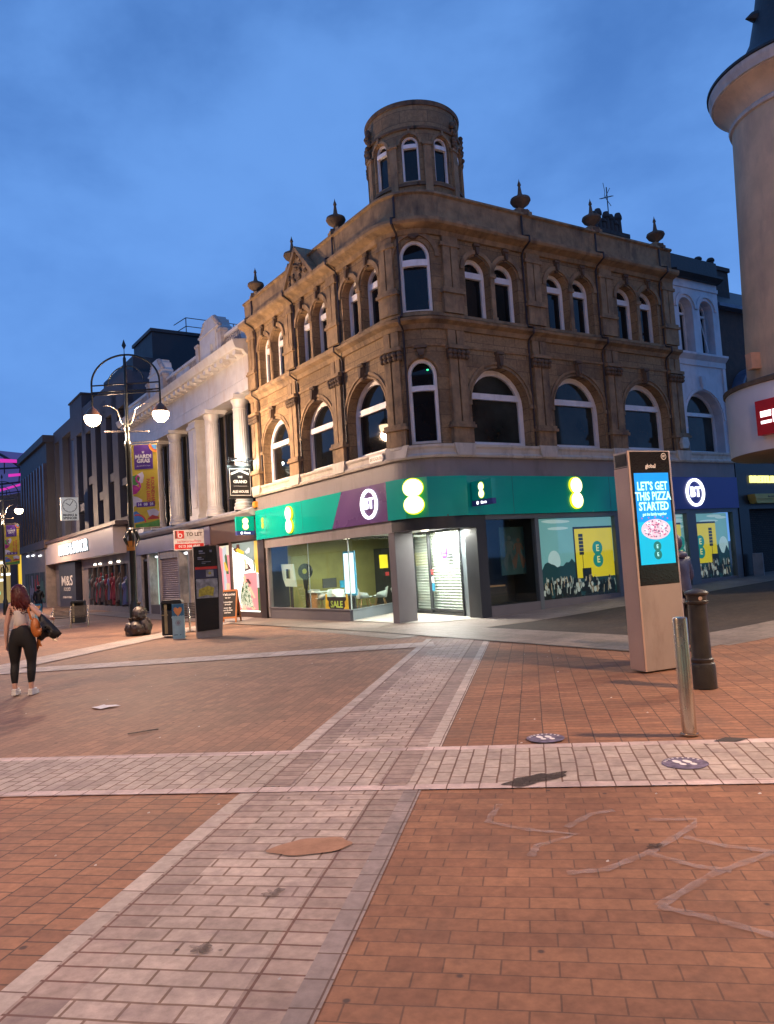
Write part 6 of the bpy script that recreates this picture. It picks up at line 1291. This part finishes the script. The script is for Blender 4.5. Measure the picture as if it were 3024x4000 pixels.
# ------------------------------------------------------------------ street lamps
plain('lamp_black', (.022, .024, .022), .3, var=.25, metal=.3); plain('lamp_dome', (.20, .10, .06), .35, metal=.5); plain('pole_chrome', (.45, .38, .32), .25, metal=.8)
def street_lamp(x, y, label, watts, col=(1, .66, .42)):
    base = xyz(x, y); t = thing('street_lamp', base, label, 'street lamp', 'twin-armed street lamps'); M = at(base)
    m = MB(M); m.lathe([(.16, 0), (.16, .5), (.15, .9), (.12, .95), (.115, 1.0), (.10, 1.05), (.095, 3.1), (.13, 3.15), (.13, 3.25), (.085, 3.3), (.075, 5.85), (.11, 5.9), (.11, 6.0), (.07, 6.05), (.065, 6.35), (.09, 6.4), (.09, 6.46), (.05, 6.5), (.05, 8.7), (.03, 8.75), (.012, 8.85), (.01, 9.0)], 0, 0, 20); m.build('pole', 'lamp_black', t, smooth=40)
    m = MB(M); m.prism([(-.0, 8.98), (.07, 9.12), (0, 9.32), (-.07, 9.12)], -.012, .012); m.build('finial', 'lamp_black', t)
    m = MB(M); m.tube([(1.08 * cos(a), 0, 7.92 + .90 * sin(a)) for a in [pi * k / 24 for k in range(25)]], .032, 8); m.build('arch', 'lamp_black', t, smooth=60)
    m = MB(M); m.tube([(.66 * cos(a), .25 * cos(a), 7.9 + .55 * sin(a)) for a in [pi * k / 20 for k in range(21)]], .02, 8); m.build('arch', 'lamp_black', t, smooth=60)
    m = MB(M)
    for z in (7.88, 7.66, 7.58): m.tube([(-1.08, 0, z), (1.08, 0, z)], .027, 6)
    for x_ in (-.5, .5): m.box(x_ - .35, x_ + .35, -.015, .015, 7.62, 7.66)
    m.build('crossbar', 'lamp_black', t)
    for s in (-1, 1):
        m = MB(M); m.tube([(s * 1.08, 0, 7.95), (s * 1.08, 0, 7.1)], .032, 8); m.build('drop_arm', 'lamp_black', t)
        m = MB(M); m.lathe([(.03, 7.22), (.06, 7.18), (.13, 7.12), (.20, 7.02), (.245, 6.93), (.25, 6.90)], s * 1.08, 0, 20); l_ = m.build('lamp_hood', 'lamp_dome', t, smooth=50)
        m = MB(M); m.lathe([(.25, 6.91), (.255, 6.82), (.21, 6.69), (.12, 6.61), (0, 6.58)], s * 1.08, 0, 20); m.build('bulb', 'lamp_bulb', l_, smooth=60)
        m = MB(M); P = [(s * .04, 0, 6.55), (s * .14, 0, 6.62), (s * .20, 0, 6.8), (s * .28, 0, 7.05), (s * .5, 0, 7.2), (s * .72, 0, 7.22)]; m.tube(P, [.015, .035, .03, .02, .013, .008], 8); m.build('scroll', 'pole_chrome', t, smooth=60)
        L_ = lamp_light('lamp_glow', M(s * 1.08, 0, 6.52), watts, col, rad=.2); adopt(L_, t)
    m = MB(M); m.prism([(-.72, 6.36), (.68, 6.30), (.68, 6.34), (-.72, 6.42)], -.02, .02); m.prism([(0, 5.96), (.95, 5.96), (.95, 6.0), (0, 6.0)], -.02, .02); m.box(0, .95, -.02, .02, 3.24, 3.27); m.build('banner_arm', 'pole_chrome', t)
    m = MB(M)
    for a in range(6):
        t_ = a * pi / 3; m.tube([(0, 0, 3.2), (.16 * cos(t_), .16 * sin(t_), 3.16), (.24 * cos(t_), .24 * sin(t_), 2.95), (.14 * cos(t_), .14 * sin(t_), 2.7)], [.02, .04, .035, .01], 6)
    m.build('basket_bracket', 'lamp_black', t, smooth=60)
    return t
plain('ban_yellow', (.62, .47, .04), .55, var=.12, scale=3); plain('ban_purple', (.09, .03, .24), .55, var=.15); plain('ban_white', (.62, .60, .62), .6); plain('ban_red', (.55, .07, .05), .55); plain('ban_pink', (.42, .03, .22), .5); plain('ban_blue', (.06, .22, .50), .5, var=.3, scale=8); plain('ban_green', (.10, .32, .06), .6, var=.3, scale=10); plain('ban_orange', (.75, .28, .03), .5)
def banner(x, y, label, w=.80):
    base = xyz(x, y); t = thing('banner', (base[0] + .5, base[1], base[2] + 3.3), label, 'banner', 'street lamp banners'); M0 = at(base)
    M = M0
    m = MB(M, .1); m.box(.12, .12 + w, -.004, .004, 3.28, 5.90); m.build('cloth', 'ban_yellow', t)
    V = .006
    def pp(nm, mat, poly, k=0): q = MB(M); q.prism([(.12 + x_ * w, 3.28 + z_ * 2.62) for x_, z_ in poly], V + .002 * k, V + .002 * k + .001); q.build(nm, mat, t)
    pp('purple_block', 'ban_purple', [(.10, .995), (.83, .995), (.83, .70), (.10, .70)])
    q = MB(M); q.ring(.12 + w * 1.0, 3.28 + 2.62 * .99, .16, .20, V + .003, V + .004, 24, pi, pi * 1.5); q.build('rainbow', 'ban_red', t); q = MB(M); q.ring(.12 + w * 1.0, 3.28 + 2.62 * .99, .20, .25, V + .003, V + .004, 24, pi, pi * 1.5); q.build('rainbow', 'ban_orange', t); q = MB(M); q.ring(.12 + w * 1.0, 3.28 + 2.62 * .99, .0, .16, V + .003, V + .004, 24, pi, pi * 1.5); q.build('rainbow', 'ban_blue', t)
    q = MB(M); q.text('MARDI', .12 + w * .46, 5.51, .16, V + .003, .002, bold=.008, sx=1.05); q.text('GRAS', .12 + w * .46, 5.37, .16, V + .003, .002, bold=.008, sx=1.05); q.text('eat, drink & be happy', .12 + w * .46, 5.22, .05, V + .003, .002)
    q.prism([(.12 + w * .46, 5.60), (.12 + w * .51, 5.66), (.12 + w * .49, 5.69), (.12 + w * .46, 5.67), (.12 + w * .43, 5.69), (.12 + w * .41, 5.66)], V + .003, V + .005); q.build('lettering', 'ban_white', t)
    pp('cloud', 'ban_white', [(.03, .58), (.15, .63), (.4, .67), (.46, .62), (.4, .54), (.1, .5)]); pp('leaves', 'ban_green', [(.0, .62), (.16, .64), (.3, .6), (.2, .52), (.0, .5)], 1)
    q = MB(M); q.tube([(.12 + w * a, -V - .002, 3.28 + 2.62 * b) for a, b in ((.30, .60), (.22, .625), (.14, .60), (.16, .56), (.27, .53), (.30, .49), (.22, .46), (.1, .455))], [.012, .03, .032, .032, .034, .036, .04, .05], 6)
    for i, v_ in enumerate(q.V): q.V[i] = Vector((v_.x, base[1] - V - .006 + (v_.y - base[1]) * .1, v_.z))
    q.build('flamingo', 'ban_pink', t); pp('flamingo_body', 'ban_pink', [(0, .52), (.18, .50), (.3, .46), (.14, .41), (0, .40)], 2)
    q = MB(M); q.text('ROUNDHAY', .12 + w * .78, 4.42, .155, V + .003, .002, bold=.004, rot=-pi / 2, sx=1.0); q.text('PARK LEEDS', .12 + w * .60, 4.42, .15, V + .003, .002, bold=.004, rot=-pi / 2, sx=.95); q.build('side_lettering', 'ban_red', t)
    pp('cloud', 'ban_white', [(0, .38), (.16, .37), (.36, .33), (.3, .28), (.12, .27), (0, .25)], 1); pp('date_block', 'ban_purple', [(.12, .305), (.84, .305), (.84, .245), (.12, .245)], 2)
    q = MB(M); q.text('14', .12 + w * .24, 4.0, .12, V + .007, .002, bold=.005); q.text('08', .12 + w * .48, 4.0, .12, V + .007, .002, bold=.005); q.text('21', .12 + w * .72, 4.0, .12, V + .007, .002, bold=.005); q.build('date', 'ban_white', t)
    q = MB(M); q.ring(.12 + w * .14, 3.28 + 2.62 * .06, .22, .27, V + .003, V + .004, 20, 0, pi * .62); q.build('rainbow', 'ban_red', t); pp('building', 'ban_blue', [(0, .19), (.1, .2), (.4, .12), (.42, .08), (.05, .06), (0, .06)], 1); pp('cloud', 'ban_white', [(.52, .2), (.8, .22), (1, .18), (.95, .13), (.6, .13)]); pp('pavilion', 'ban_red', [(.52, .10), (.72, .145), (.98, .115), (.98, .095), (.52, .09)], 2); pp('grass', 'ban_green', [(.05, .04), (.4, .05), (.7, .06), (1, .085), (1, .005), (.05, .005)], 3)
LAMPW = 2350
street_lamp(-8.03, 23.62, 'black street lamp with two hanging lights and arched top, bags at its foot', LAMPW)
banner(-8.03, 23.56, 'yellow and purple festival banner on the nearer street lamp')
street_lamp(-25.5, 50, 'distant street lamp at the far left edge, overexposed light', 1800)
banner(-25.5, 49.94, 'washed-out yellow festival banner on the distant street lamp', .95)
for i, (x, y, z) in enumerate([(-7.78, 23.5, 2.72)]):
    m = MB(at((x - .25, y, z))); m.box(-.12, .12, -.01, .01, -.2, .1); tag(m.build('parking_notice', 'ban_orange'), 'small orange and white notice strapped to the lamp post', 'notice')
# ================================================================== people
def skinmesh(joints, edges, radii, sub=2, root=0):
    me = bpy.data.meshes.new('s'); me.from_pydata(joints, edges, []); o = bpy.data.objects.new('s', me); COL.objects.link(o)
    md = o.modifiers.new('skin', 'SKIN'); md.use_smooth_shade = True
    for i, r in enumerate(radii): me.skin_vertices[0].data[i].radius = r if isinstance(r, tuple) else (r, r)
    me.skin_vertices[0].data[root].use_root = True
    sb = o.modifiers.new('sub', 'SUBSURF'); sb.levels = sub; sb.render_levels = sub
    dg = bpy.context.evaluated_depsgraph_get(); ev = o.evaluated_get(dg); m2 = ev.to_mesh()
    V = [tuple(v.co) for v in m2.vertices]; F = [tuple(p.vertices) for p in m2.polygons]; ev.to_mesh_clear()
    bpy.data.objects.remove(o); bpy.data.meshes.remove(me); return V, F
def chain(spec):
    """spec: {name:(x,y,z,r)}, links"""
    names = list(spec[0]); idx = {n: i for i, n in enumerate(names)}
    return [tuple(spec[0][n][:3]) for n in names], [(idx[a], idx[b]) for a, b in spec[1]], [spec[0][n][3] if not isinstance(spec[0][n][3], (list,)) else tuple(spec[0][n][3]) for n in names]
def ell(mb, c, r, n=18, k=12, deform=None):
    V = []; F = []
    for j in range(k + 1):
        p = pi * j / k
        for i in range(n):
            a = 2 * pi * i / n; x, y, z = sin(p) * cos(a), sin(p) * sin(a), -cos(p)
            if deform: x, y, z = deform(x, y, z)
            V.append((c[0] + r[0] * x, c[1] + r[1] * y, c[2] + r[2] * z))
    for j in range(k):
        for i in range(n): F.append((j * n + i, j * n + (i + 1) % n, (j + 1) * n + (i + 1) % n, (j + 1) * n + i))
    mb.loc(V, F)
plain('skin', (.62, .36, .27), .5, var=.06, bump=.02); plain('leggings', (.006, .006, .007), .7, var=.2); plain('top_white', (.66, .60, .54), .7, var=.05); plain('leopard', (.50, .40, .30), .7, var=.1); plain('leopard_spot', (.05, .025, .02), .7)
plain('hair_red', (.085, .008, .006), .45, var=.4, scale=14, bump=.5, bscale=50); plain('shoe_white', (.70, .68, .64), .5, var=.08); plain('bag_tan', (.50, .15, .03), .4, var=.2, scale=8); plain('jacket_black', (.008, .008, .009), .5, var=.4, bump=.3, bscale=12)
WX, WY = -5.63, 11.5; WZ = gz(WX, WY) + .008
def MW(x, y, z): return Vector((WX + x, WY + y, WZ + z))
wt = thing('person', MW(0, 0, 0), 'woman with dark red hair, white crop top and black leggings walking away', 'person')
J = {'pel': (.01, 0, .90, [.135, .105]), 'wai': (0, 0, 1.08, [.115, .085]), 'che': (-.01, 0, 1.24, [.13, .09]), 'upc': (-.015, 0, 1.34, [.10, .075]), 'nek': (-.03, .0, 1.42, .048), 'hed': (-.045, .0, 1.50, .055),
     'lsh': (-.15, 0, 1.345, .052), 'lel': (-.215, -.02, 1.075, .042), 'lfa': (-.235, .0, .93, .036), 'lwr': (-.252, .03, .81, .025), 'lha': (-.255, .04, .755, [.03, .018]),
     'rsh': (.13, 0, 1.345, .052), 'rel': (.315, -.03, 1.17, .042), 'rfa': (.33, .12, 1.13, .035), 'rwr': (.32, .24, 1.12, .025), 'rha': (.315, .30, 1.12, [.03, .018]),
     'lhp': (-.095, 0, .82, [.105, .105]), 'lth': (-.115, 0, .66, .088), 'lkn': (-.13, .03, .47, .056), 'lca': (-.125, -.01, .34, .056), 'lan': (-.115, -.03, .11, .034), 'lto': (-.13, .10, .035, .03),
     'rhp': (.105, 0, .82, [.105, .105]), 'rth': (.125, .0, .66, .09), 'rkn': (.125, .02, .47, .058), 'rca': (.13, -.01, .34, .058), 'ran': (.115, 0, .10, .034), 'rto': (.12, .12, .03, .03)}
E_ = [('pel', 'wai'), ('wai', 'che'), ('che', 'upc'), ('upc', 'nek'), ('nek', 'hed'), ('upc', 'lsh'), ('lsh', 'lel'), ('lel', 'lfa'), ('lfa', 'lwr'), ('lwr', 'lha'), ('upc', 'rsh'), ('rsh', 'rel'), ('rel', 'rfa'), ('rfa', 'rwr'), ('rwr', 'rha'),
      ('pel', 'lhp'), ('lhp', 'lth'), ('lth', 'lkn'), ('lkn', 'lca'), ('lca', 'lan'), ('lan', 'lto'), ('pel', 'rhp'), ('rhp', 'rth'), ('rth', 'rkn'), ('rkn', 'rca'), ('rca', 'ran'), ('ran', 'rto')]
def fingers(J, E, hand, d, side, up=(0, 0, -1)):
    h = Vector(J[hand][:3]); d = Vector(d).normalized(); s = Vector(side).normalized(); u = d.cross(s)
    for i, (o_, ln) in enumerate(((-.024, .055), (-.008, .065), (.008, .062), (.024, .048))):
        a = h + s * o_ + d * .03; b = a + d * ln * .55 + u * .006; c = b + d * ln * .4 + u * .018
        for k, p in enumerate((a, b, c)): J[f'{hand}f{i}{k}'] = (*p, (.0095, .0085, .007)[k])
        E += [(hand, f'{hand}f{i}0'), (f'{hand}f{i}0', f'{hand}f{i}1'), (f'{hand}f{i}1', f'{hand}f{i}2')]
    a = h + s * .034 - d * .01 + u * .01; b = a + s * .012 + d * .04 + u * .012
    J[hand + 't0'] = (*a, .011); J[hand + 't1'] = (*b, .009); E += [(hand, hand + 't0'), (hand + 't0', hand + 't1')]
fingers(J, E_, 'lha', (-.02, .05, -1), (.2, 1, 0)); fingers(J, E_, 'rha', (0, 1, -.3), (1, 0, .2))
V, F = skinmesh(*chain((J, E_)))
m = MB(MW); m.loc(V, F)
def face_def(x, y, z):   # head looking towards -x
    f = max(0, -x)
    x2 = x - .10 * f * max(0, 1 - abs(z + .12) * 6) * max(0, 1 - abs(y) * 4.5)      # nose
    x2 -= .04 * f * max(0, 1 - abs(z + .68) * 5) * max(0, 1 - abs(y) * 2)            # chin
    x2 += .05 * f * max(0, 1 - abs(z - .12) * 5) * max(0, 1 - abs(abs(y) - .35) * 4)   # eye sockets
    x2 -= .03 * f * max(0, 1 - abs(z + .40) * 9) * max(0, 1 - abs(y) * 3)            # lips
    return x2, y * (1 - .18 * max(0, -z)), z
ell(m, (-.055, .005, 1.545), (.095, .075, .115), 28, 22, face_def); m.build('body', 'skin', wt, smooth=80)
m = MB(MW); ell(m, (-.132, -.045, 1.560), (.009, .014, .006), 8, 6); m.build('eye', 'paper', wt); m = MB(MW); m.tube([(-.137, -.055, 1.576), (-.142, -.035, 1.580)], .003, 5); m.build('eyebrow', 'hair_red', wt)
m = MB(MW); m.tube([(-.146, -.022, 1.497), (-.150, 0, 1.497), (-.146, .022, 1.497)], .005, 6); m.build('lips', 'red_blind', wt)
L_ = {k: J[k] for k in ('pel', 'wai', 'lhp', 'lth', 'lkn', 'lca', 'lan', 'rhp', 'rth', 'rkn', 'rca', 'ran')}; g = lambda r: [x + .010 for x in r] if isinstance(r, list) else r + .010
L_ = {k: (*v[:3], g(v[3])) for k, v in L_.items()}; L_['wai'] = (0, 0, 1.10, [.128, .1]); L_['pel'] = (.01, 0, .90, [.155, .13]); L_['lan'] = (-.117, -.025, .15, .042); L_['ran'] = (.115, 0, .15, .042)
L_['lhp'] = (-.095, -.01, .82, [.118, .125]); L_['rhp'] = (.105, -.01, .82, [.118, .125])
V, F = skinmesh(*chain((L_, [e for e in E_ if e[0] in L_ and e[1] in L_]))); m = MB(MW); m.loc(V, F); m.build('leggings', 'leggings', wt, smooth=80)
T = {'a': (0, 0, .98, [.145, .115]), 'b': (-.005, 0, 1.16, [.134, .105]), 'c': (-.01, 0, 1.25, [.138, .102]), 'd': (-.015, 0, 1.30, [.12, .092])}
V, F = skinmesh(*chain((T, [('a', 'b'), ('b', 'c'), ('c', 'd')]))); m = MB(MW); m.loc(V, F); tp = m.build('crop_top', 'top_white', wt, smooth=80)
m = MB(MW); V2 = [v for v in V]; 
rn = random.Random(2)
for i in range(60):
    a = rn.uniform(pi * 1.1, pi * 1.9); z = rn.uniform(1.21, 1.315); x, y = -.012 + .146 * cos(a), .108 * sin(a); ell(m, (x, y, z), (.011, .006, .007), 7, 4)
m.build('leopard_spots', 'leopard_spot', tp)
m = MB(MW)
for s in (-1, 1): m.tube([(s * .09 - .015, -.075, 1.31), (s * .10 - .015, -.045, 1.375), (s * .095 - .015, 0, 1.395)], .012, 6)
m.build('strap', 'leopard', tp)
m = MB(MW)
def hair_def(x, y, z):
    lo = max(0, -z); return x * (1 - .05 * lo) + .26 * lo + .02 * sin(9 * y + 5 * z), y * (1 - .15 * lo), z
for c, r in (((-.02, -.02, 1.56), (.098, .092, .112)), ((.0, -.035, 1.455), (.125, .095, .20)), ((.045, -.03, 1.40), (.115, .085, .13))): ell(m, c, r, 30, 18, hair_def if r[2] > .15 else None)
rn = random.Random(9)
for i in range(46):
    a = rn.uniform(-.9, 3.5); x0, y0 = -.02 + .095 * cos(a), -.03 - .075 * abs(sin(a)); zz = rn.uniform(1.45, 1.6); e_ = rn.uniform(1.24, 1.34)
    m.tube([(x0, y0, zz), (x0 * 1.15 + .02, y0 - .02, (zz + e_) / 2), (x0 * 1.25 + .07 + rn.uniform(-.02, .02), y0 + rn.uniform(-.01, .02), e_)], [.012, .014, .003], 5)
m.build('hair', 'hair_red', wt, smooth=70)
for x, y, rz, nm in ((-.12, .0, .15, 0), (.118, .04, -.02, 1)):
    Mf = at(MW(x, y, .0 if nm else .012), pi + rz); m = MB(Mf)
    P = [(-.036, -.09), (.036, -.09), (.042, -.02), (.046, .07), (.034, .135), (0, .155), (-.034, .135), (-.046, .07), (-.042, -.02)]
    m.column(P, 0, .03); m.column([(a * .95, b * .97) for a, b in P], .03, .055); m.column([(a * .86, b * .93 if b < 0 else b * .6) for a, b in P], .055, .09); m.build('shoe', 'shoe_white', wt, smooth=50, bevel=.006)
# her shoulder bag and jacket
t = thing('handbag', MW(.22, -.02, .98), 'tan leather shoulder bag hanging at the woman\'s right side', 'handbag')
m = MB(MW)
def bagdef(x, y, z): return x + .25 * (-z) * .8, y * (1 - .3 * max(0, z)), z
ell(m, (.24, -.06, 1.0), (.075, .05, .15), 20, 14, bagdef); ell(m, (.31, -.07, .93), (.075, .045, .06), 16, 10); m.build('body', 'bag_tan', t, smooth=70)
m = MB(MW); m.tube([(.17, -.06, 1.12), (.145, -.075, 1.25), (.12, -.04, 1.38), (.10, .03, 1.37)], .014, 6); m.tube([(.20, -.07, 1.10), (.16, -.085, 1.24), (.14, -.04, 1.375)], .010, 6); m.build('strap', 'bag_tan', t, smooth=60)
m = MB(MW); m.prism([(.20, .83), (.27, .84), (.25, .76), (.275, .70), (.23, .71), (.19, .60), (.195, .72)], .05, .065)
m.build('hanging_strap', 'bag_tan', t)
m = MB(MW); ell(m, (.275, -.118, 1.01), (.008, .005, .008), 8, 6); m.build('clasp', 'bin_gold', t)
t = thing('jacket', MW(.38, .05, 1.0), 'black jacket slung over the woman\'s right forearm, flaring out behind her', 'jacket')
m = MB(MW); out_ = [(.26, 1.16), (.335, 1.20), (.43, 1.10), (.50, 1.04), (.565, .955), (.625, .885), (.56, .83), (.52, .815), (.47, .815), (.43, .845), (.385, .845), (.34, .80), (.295, .795), (.245, .84), (.26, .88), (.32, .93), (.33, 1.0)]
n_ = len(out_); cx_ = .40; cz_ = .97
Vv = []; Ff = []; rings = 6
for k in range(rings):
    f = k / (rings - 1)
    for i, (x, z) in enumerate(out_):
        xx = cx_ + (x - cx_) * f; zz = cz_ + (z - cz_) * f
        for side in (0, 1): pass
        Vv.append((xx, -.05 - .06 * (1 - f ** 2) * (1 + .5 * sin(i * 2.1 + k)) - .02 * sin(xx * 40), zz))
b0 = len(Vv)
for k in range(rings):
    f = k / (rings - 1)
    for i, (x, z) in enumerate(out_): xx = cx_ + (x - cx_) * f; zz = cz_ + (z - cz_) * f; Vv.append((xx, .0 + .07 * (1 - f ** 2) * (1 + .4 * sin(i * 1.7 + k)) - .02 * sin(xx * 40) - .04 * f, zz))
for base in (0, b0):
    for k in range(rings - 1):
        for i in range(n_): Ff.append((base + k * n_ + i, base + k * n_ + (i + 1) % n_, base + (k + 1) * n_ + (i + 1) % n_, base + (k + 1) * n_ + i))
for i in range(n_): a, b = (rings - 1) * n_ + i, (rings - 1) * n_ + (i + 1) % n_; Ff.append((a, b, b0 + b, b0 + a))
m.loc(Vv, Ff); m.build('cloth', 'jacket_black', t, smooth=60)
m = MB(MW); m.tube([(.47, -.06, .83), (.50, -.07, .80), (.56, -.06, .775)], .005, 5); m.tube([(.55, -.06, .84), (.565, -.06, .80)], .004, 5); m.build('cord', 'bin_gold', t)

# man behind the kiosk
plain('navy_coat', (.018, .022, .07), .5, var=.3, bump=.3, bscale=10); plain('jeans_dark', (.012, .014, .025), .8, var=.3); plain('hair_dark', (.012, .009, .008), .6)
def man(x, y, rz, label, coat, trousers, h=1.0, hood=False, lean=0):
    b = xyz(x, y); M0 = at(b, rz); M = lambda a, c, d: M0(a * h, -(c + lean * max(0, d - .95)) * h, d * h)      # faces +v away... local y forward
    t = thing('person', b, label, 'person')
    J = {'pel': (0, 0, .95, [.15, .11]), 'wai': (0, 0, 1.12, [.14, .1]), 'che': (0, 0, 1.32, [.17, .11]), 'upc': (0, 0, 1.44, [.12, .085]), 'nek': (0, .01, 1.54, .055), 'hed': (0, .02, 1.60, .06), 'lsh': (-.19, 0, 1.43, .06), 'lel': (-.27, -.02, 1.14, .048), 'lwr': (-.24, .12, .93, .032), 'lha': (-.23, .16, .87, [.035, .02]), 'rsh': (.19, 0, 1.43, .06), 'rel': (.27, .0, 1.14, .048), 'rwr': (.2, .22, 1.08, .032), 'rha': (.17, .28, 1.08, [.035, .02]),
         'lhp': (-.10, 0, .88, .10), 'lkn': (-.12, .04, .50, .065), 'lan': (-.12, -.02, .10, .042), 'lto': (-.13, .14, .04, .038), 'rhp': (.10, 0, .88, .10), 'rkn': (.12, .08, .50, .065), 'ran': (.12, .04, .10, .042), 'rto': (.13, .20, .04, .038)}
    E = [('pel', 'wai'), ('wai', 'che'), ('che', 'upc'), ('upc', 'nek'), ('nek', 'hed'), ('upc', 'lsh'), ('lsh', 'lel'), ('lel', 'lwr'), ('lwr', 'lha'), ('upc', 'rsh'), ('rsh', 'rel'), ('rel', 'rwr'), ('rwr', 'rha'), ('pel', 'lhp'), ('lhp', 'lkn'), ('lkn', 'lan'), ('lan', 'lto'), ('pel', 'rhp'), ('rhp', 'rkn'), ('rkn', 'ran'), ('ran', 'rto')]
    C_ = {k: (*J[k][:3], [q + .035 for q in J[k][3]] if isinstance(J[k][3], list) else J[k][3] + .022) for k in ('pel', 'wai', 'che', 'upc', 'lsh', 'lel', 'lwr', 'rsh', 'rel', 'rwr')}
    C_['hem'] = (0, 0, .80, [.20, .155]); T_ = {k: (*J[k][:3], [q + .02 for q in J[k][3]] if isinstance(J[k][3], list) else J[k][3] + .022) for k in ('pel', 'lhp', 'lkn', 'lan', 'rhp', 'rkn', 'ran')}
    fingers(J, E, 'lha', (.1, .5, -1), (1, 0, 0)); fingers(J, E, 'rha', (-.5, 1, 0), (0, 0, 1))
    V, F = skinmesh(*chain((J, E))); m = MB(M); m.loc(V, F)
    E.append(('pel', 'hem'))
    def fd(a, b_, c):
        f = max(0, b_); return a, b_ + .14 * f * max(0, 1 - abs(c + .1) * 6) * max(0, 1 - abs(a) * 4.5) + .05 * f * max(0, 1 - abs(c + .7) * 4), c
    ell(m, (0, .03, 1.665), (.078, .098, .118), 20, 16, fd); m.build('body', 'skin', t, smooth=80)
    for sp, nm, mt in ((C_, 'coat', coat), (T_, 'trousers', trousers)): V, F = skinmesh(*chain((sp, [e for e in E if e[0] in sp and e[1] in sp]))); m = MB(M); m.loc(V, F); m.build(nm, mt, t, smooth=80)
    m = MB(M); ell(m, (0, .0, 1.70), (.088, .10, .10) if not hood else (.11, .12, .14), 20, 12); m.build('hair' if not hood else 'hood', 'hair_dark' if not hood else coat, t, smooth=70)
    m = MB(M); ell(m, (0, -.09, 1.5), (.13, .06, .06), 16, 8); m.build('collar', coat, t, smooth=70)
    for s, yy in ((-.125, .07), (.125, .13)): m = MB(M); ell(m, (s, yy, .045), (.05, .14, .05), 14, 8); m.build('shoe', 'hair_dark', t, smooth=60)
man(4.33, 11.38, .55, 'man in a navy padded jacket mostly hidden behind the tall screen kiosk', 'navy_coat', 'jeans_dark', .98, True, .08)
man(-20.6, 44.2, .4, 'distant figure in black walking in front of the far shops', 'jacket_black', 'jeans_dark', .98, True)
# ================================================================== plain terraces added outside the frame to block sky light and be reflected
for i, (x, y, rz, w, h, lab) in enumerate([(-30.9, 21.2, radians(124.2), 76, 13, 'long added brown terrace across the main street, outside the picture on the left'),
        (-1, -13.0, radians(180), 34, 14, 'added brown terrace closing the square behind the camera, out of the picture'), (14.0, -1.5, radians(-100), 20, 12.5, 'added brown terrace on the right of the square, out of the picture')]):
    t = thing('terrace', (x, y, 0), lab, 'building', 'added terraces outside the picture'); M = at((x, y, 0), rz)
    m = MB(M); m.box(-w / 2, w / 2, -7, 0, -.4, h); m.build('wall', 'brown_brick', t)
    m = MB(M); m.box(-w / 2, w / 2, 0, .3, 3.0, 3.9); m.build('fascia', 'cream_paint', t)
    for k in range(int(w / 4)):
        u = -w / 2 + 2 + k * 4
        for z in (5.2, 8.8): m = MB(M); m.box(u - .7, u + .7, 0, .05, z, z + 2); m.build('window', 'window_black', t)
        m = MB(M); m.box(u - 1.7, u + 1.7, 0, .05, .4, 2.9); m.build('shop_window', 'window_dim' if k % 3 else 'window_mint', t)  # glowing fronts added for reflections in the steel
# lamps of the same street standing outside the frame
for loc, w in (((7.0, 5.2, 6.4), 2900), ((-8.5, 3.5, 6.6), 2600)):      # hooded, so they throw their light downwards
    lamp_light('street_lamp_light', loc, w, (1, .63, .37), rad=.2, kind='SPOT', spot=radians(158), rot=(0, 0, 0))
    lamp_light('street_lamp_light', (loc[0], loc[1], loc[2] - .3), w * (.26 if loc[0] > 0 else .14), (1, .63, .37), rad=.2)  # weaker all-round light added at each lamp to brighten the tower
lamp_light('street_lamp_light', (11.0, 14.3, 6.2), 2000, (1, .80, .55), rad=.2, kind='SPOT', spot=radians(160))
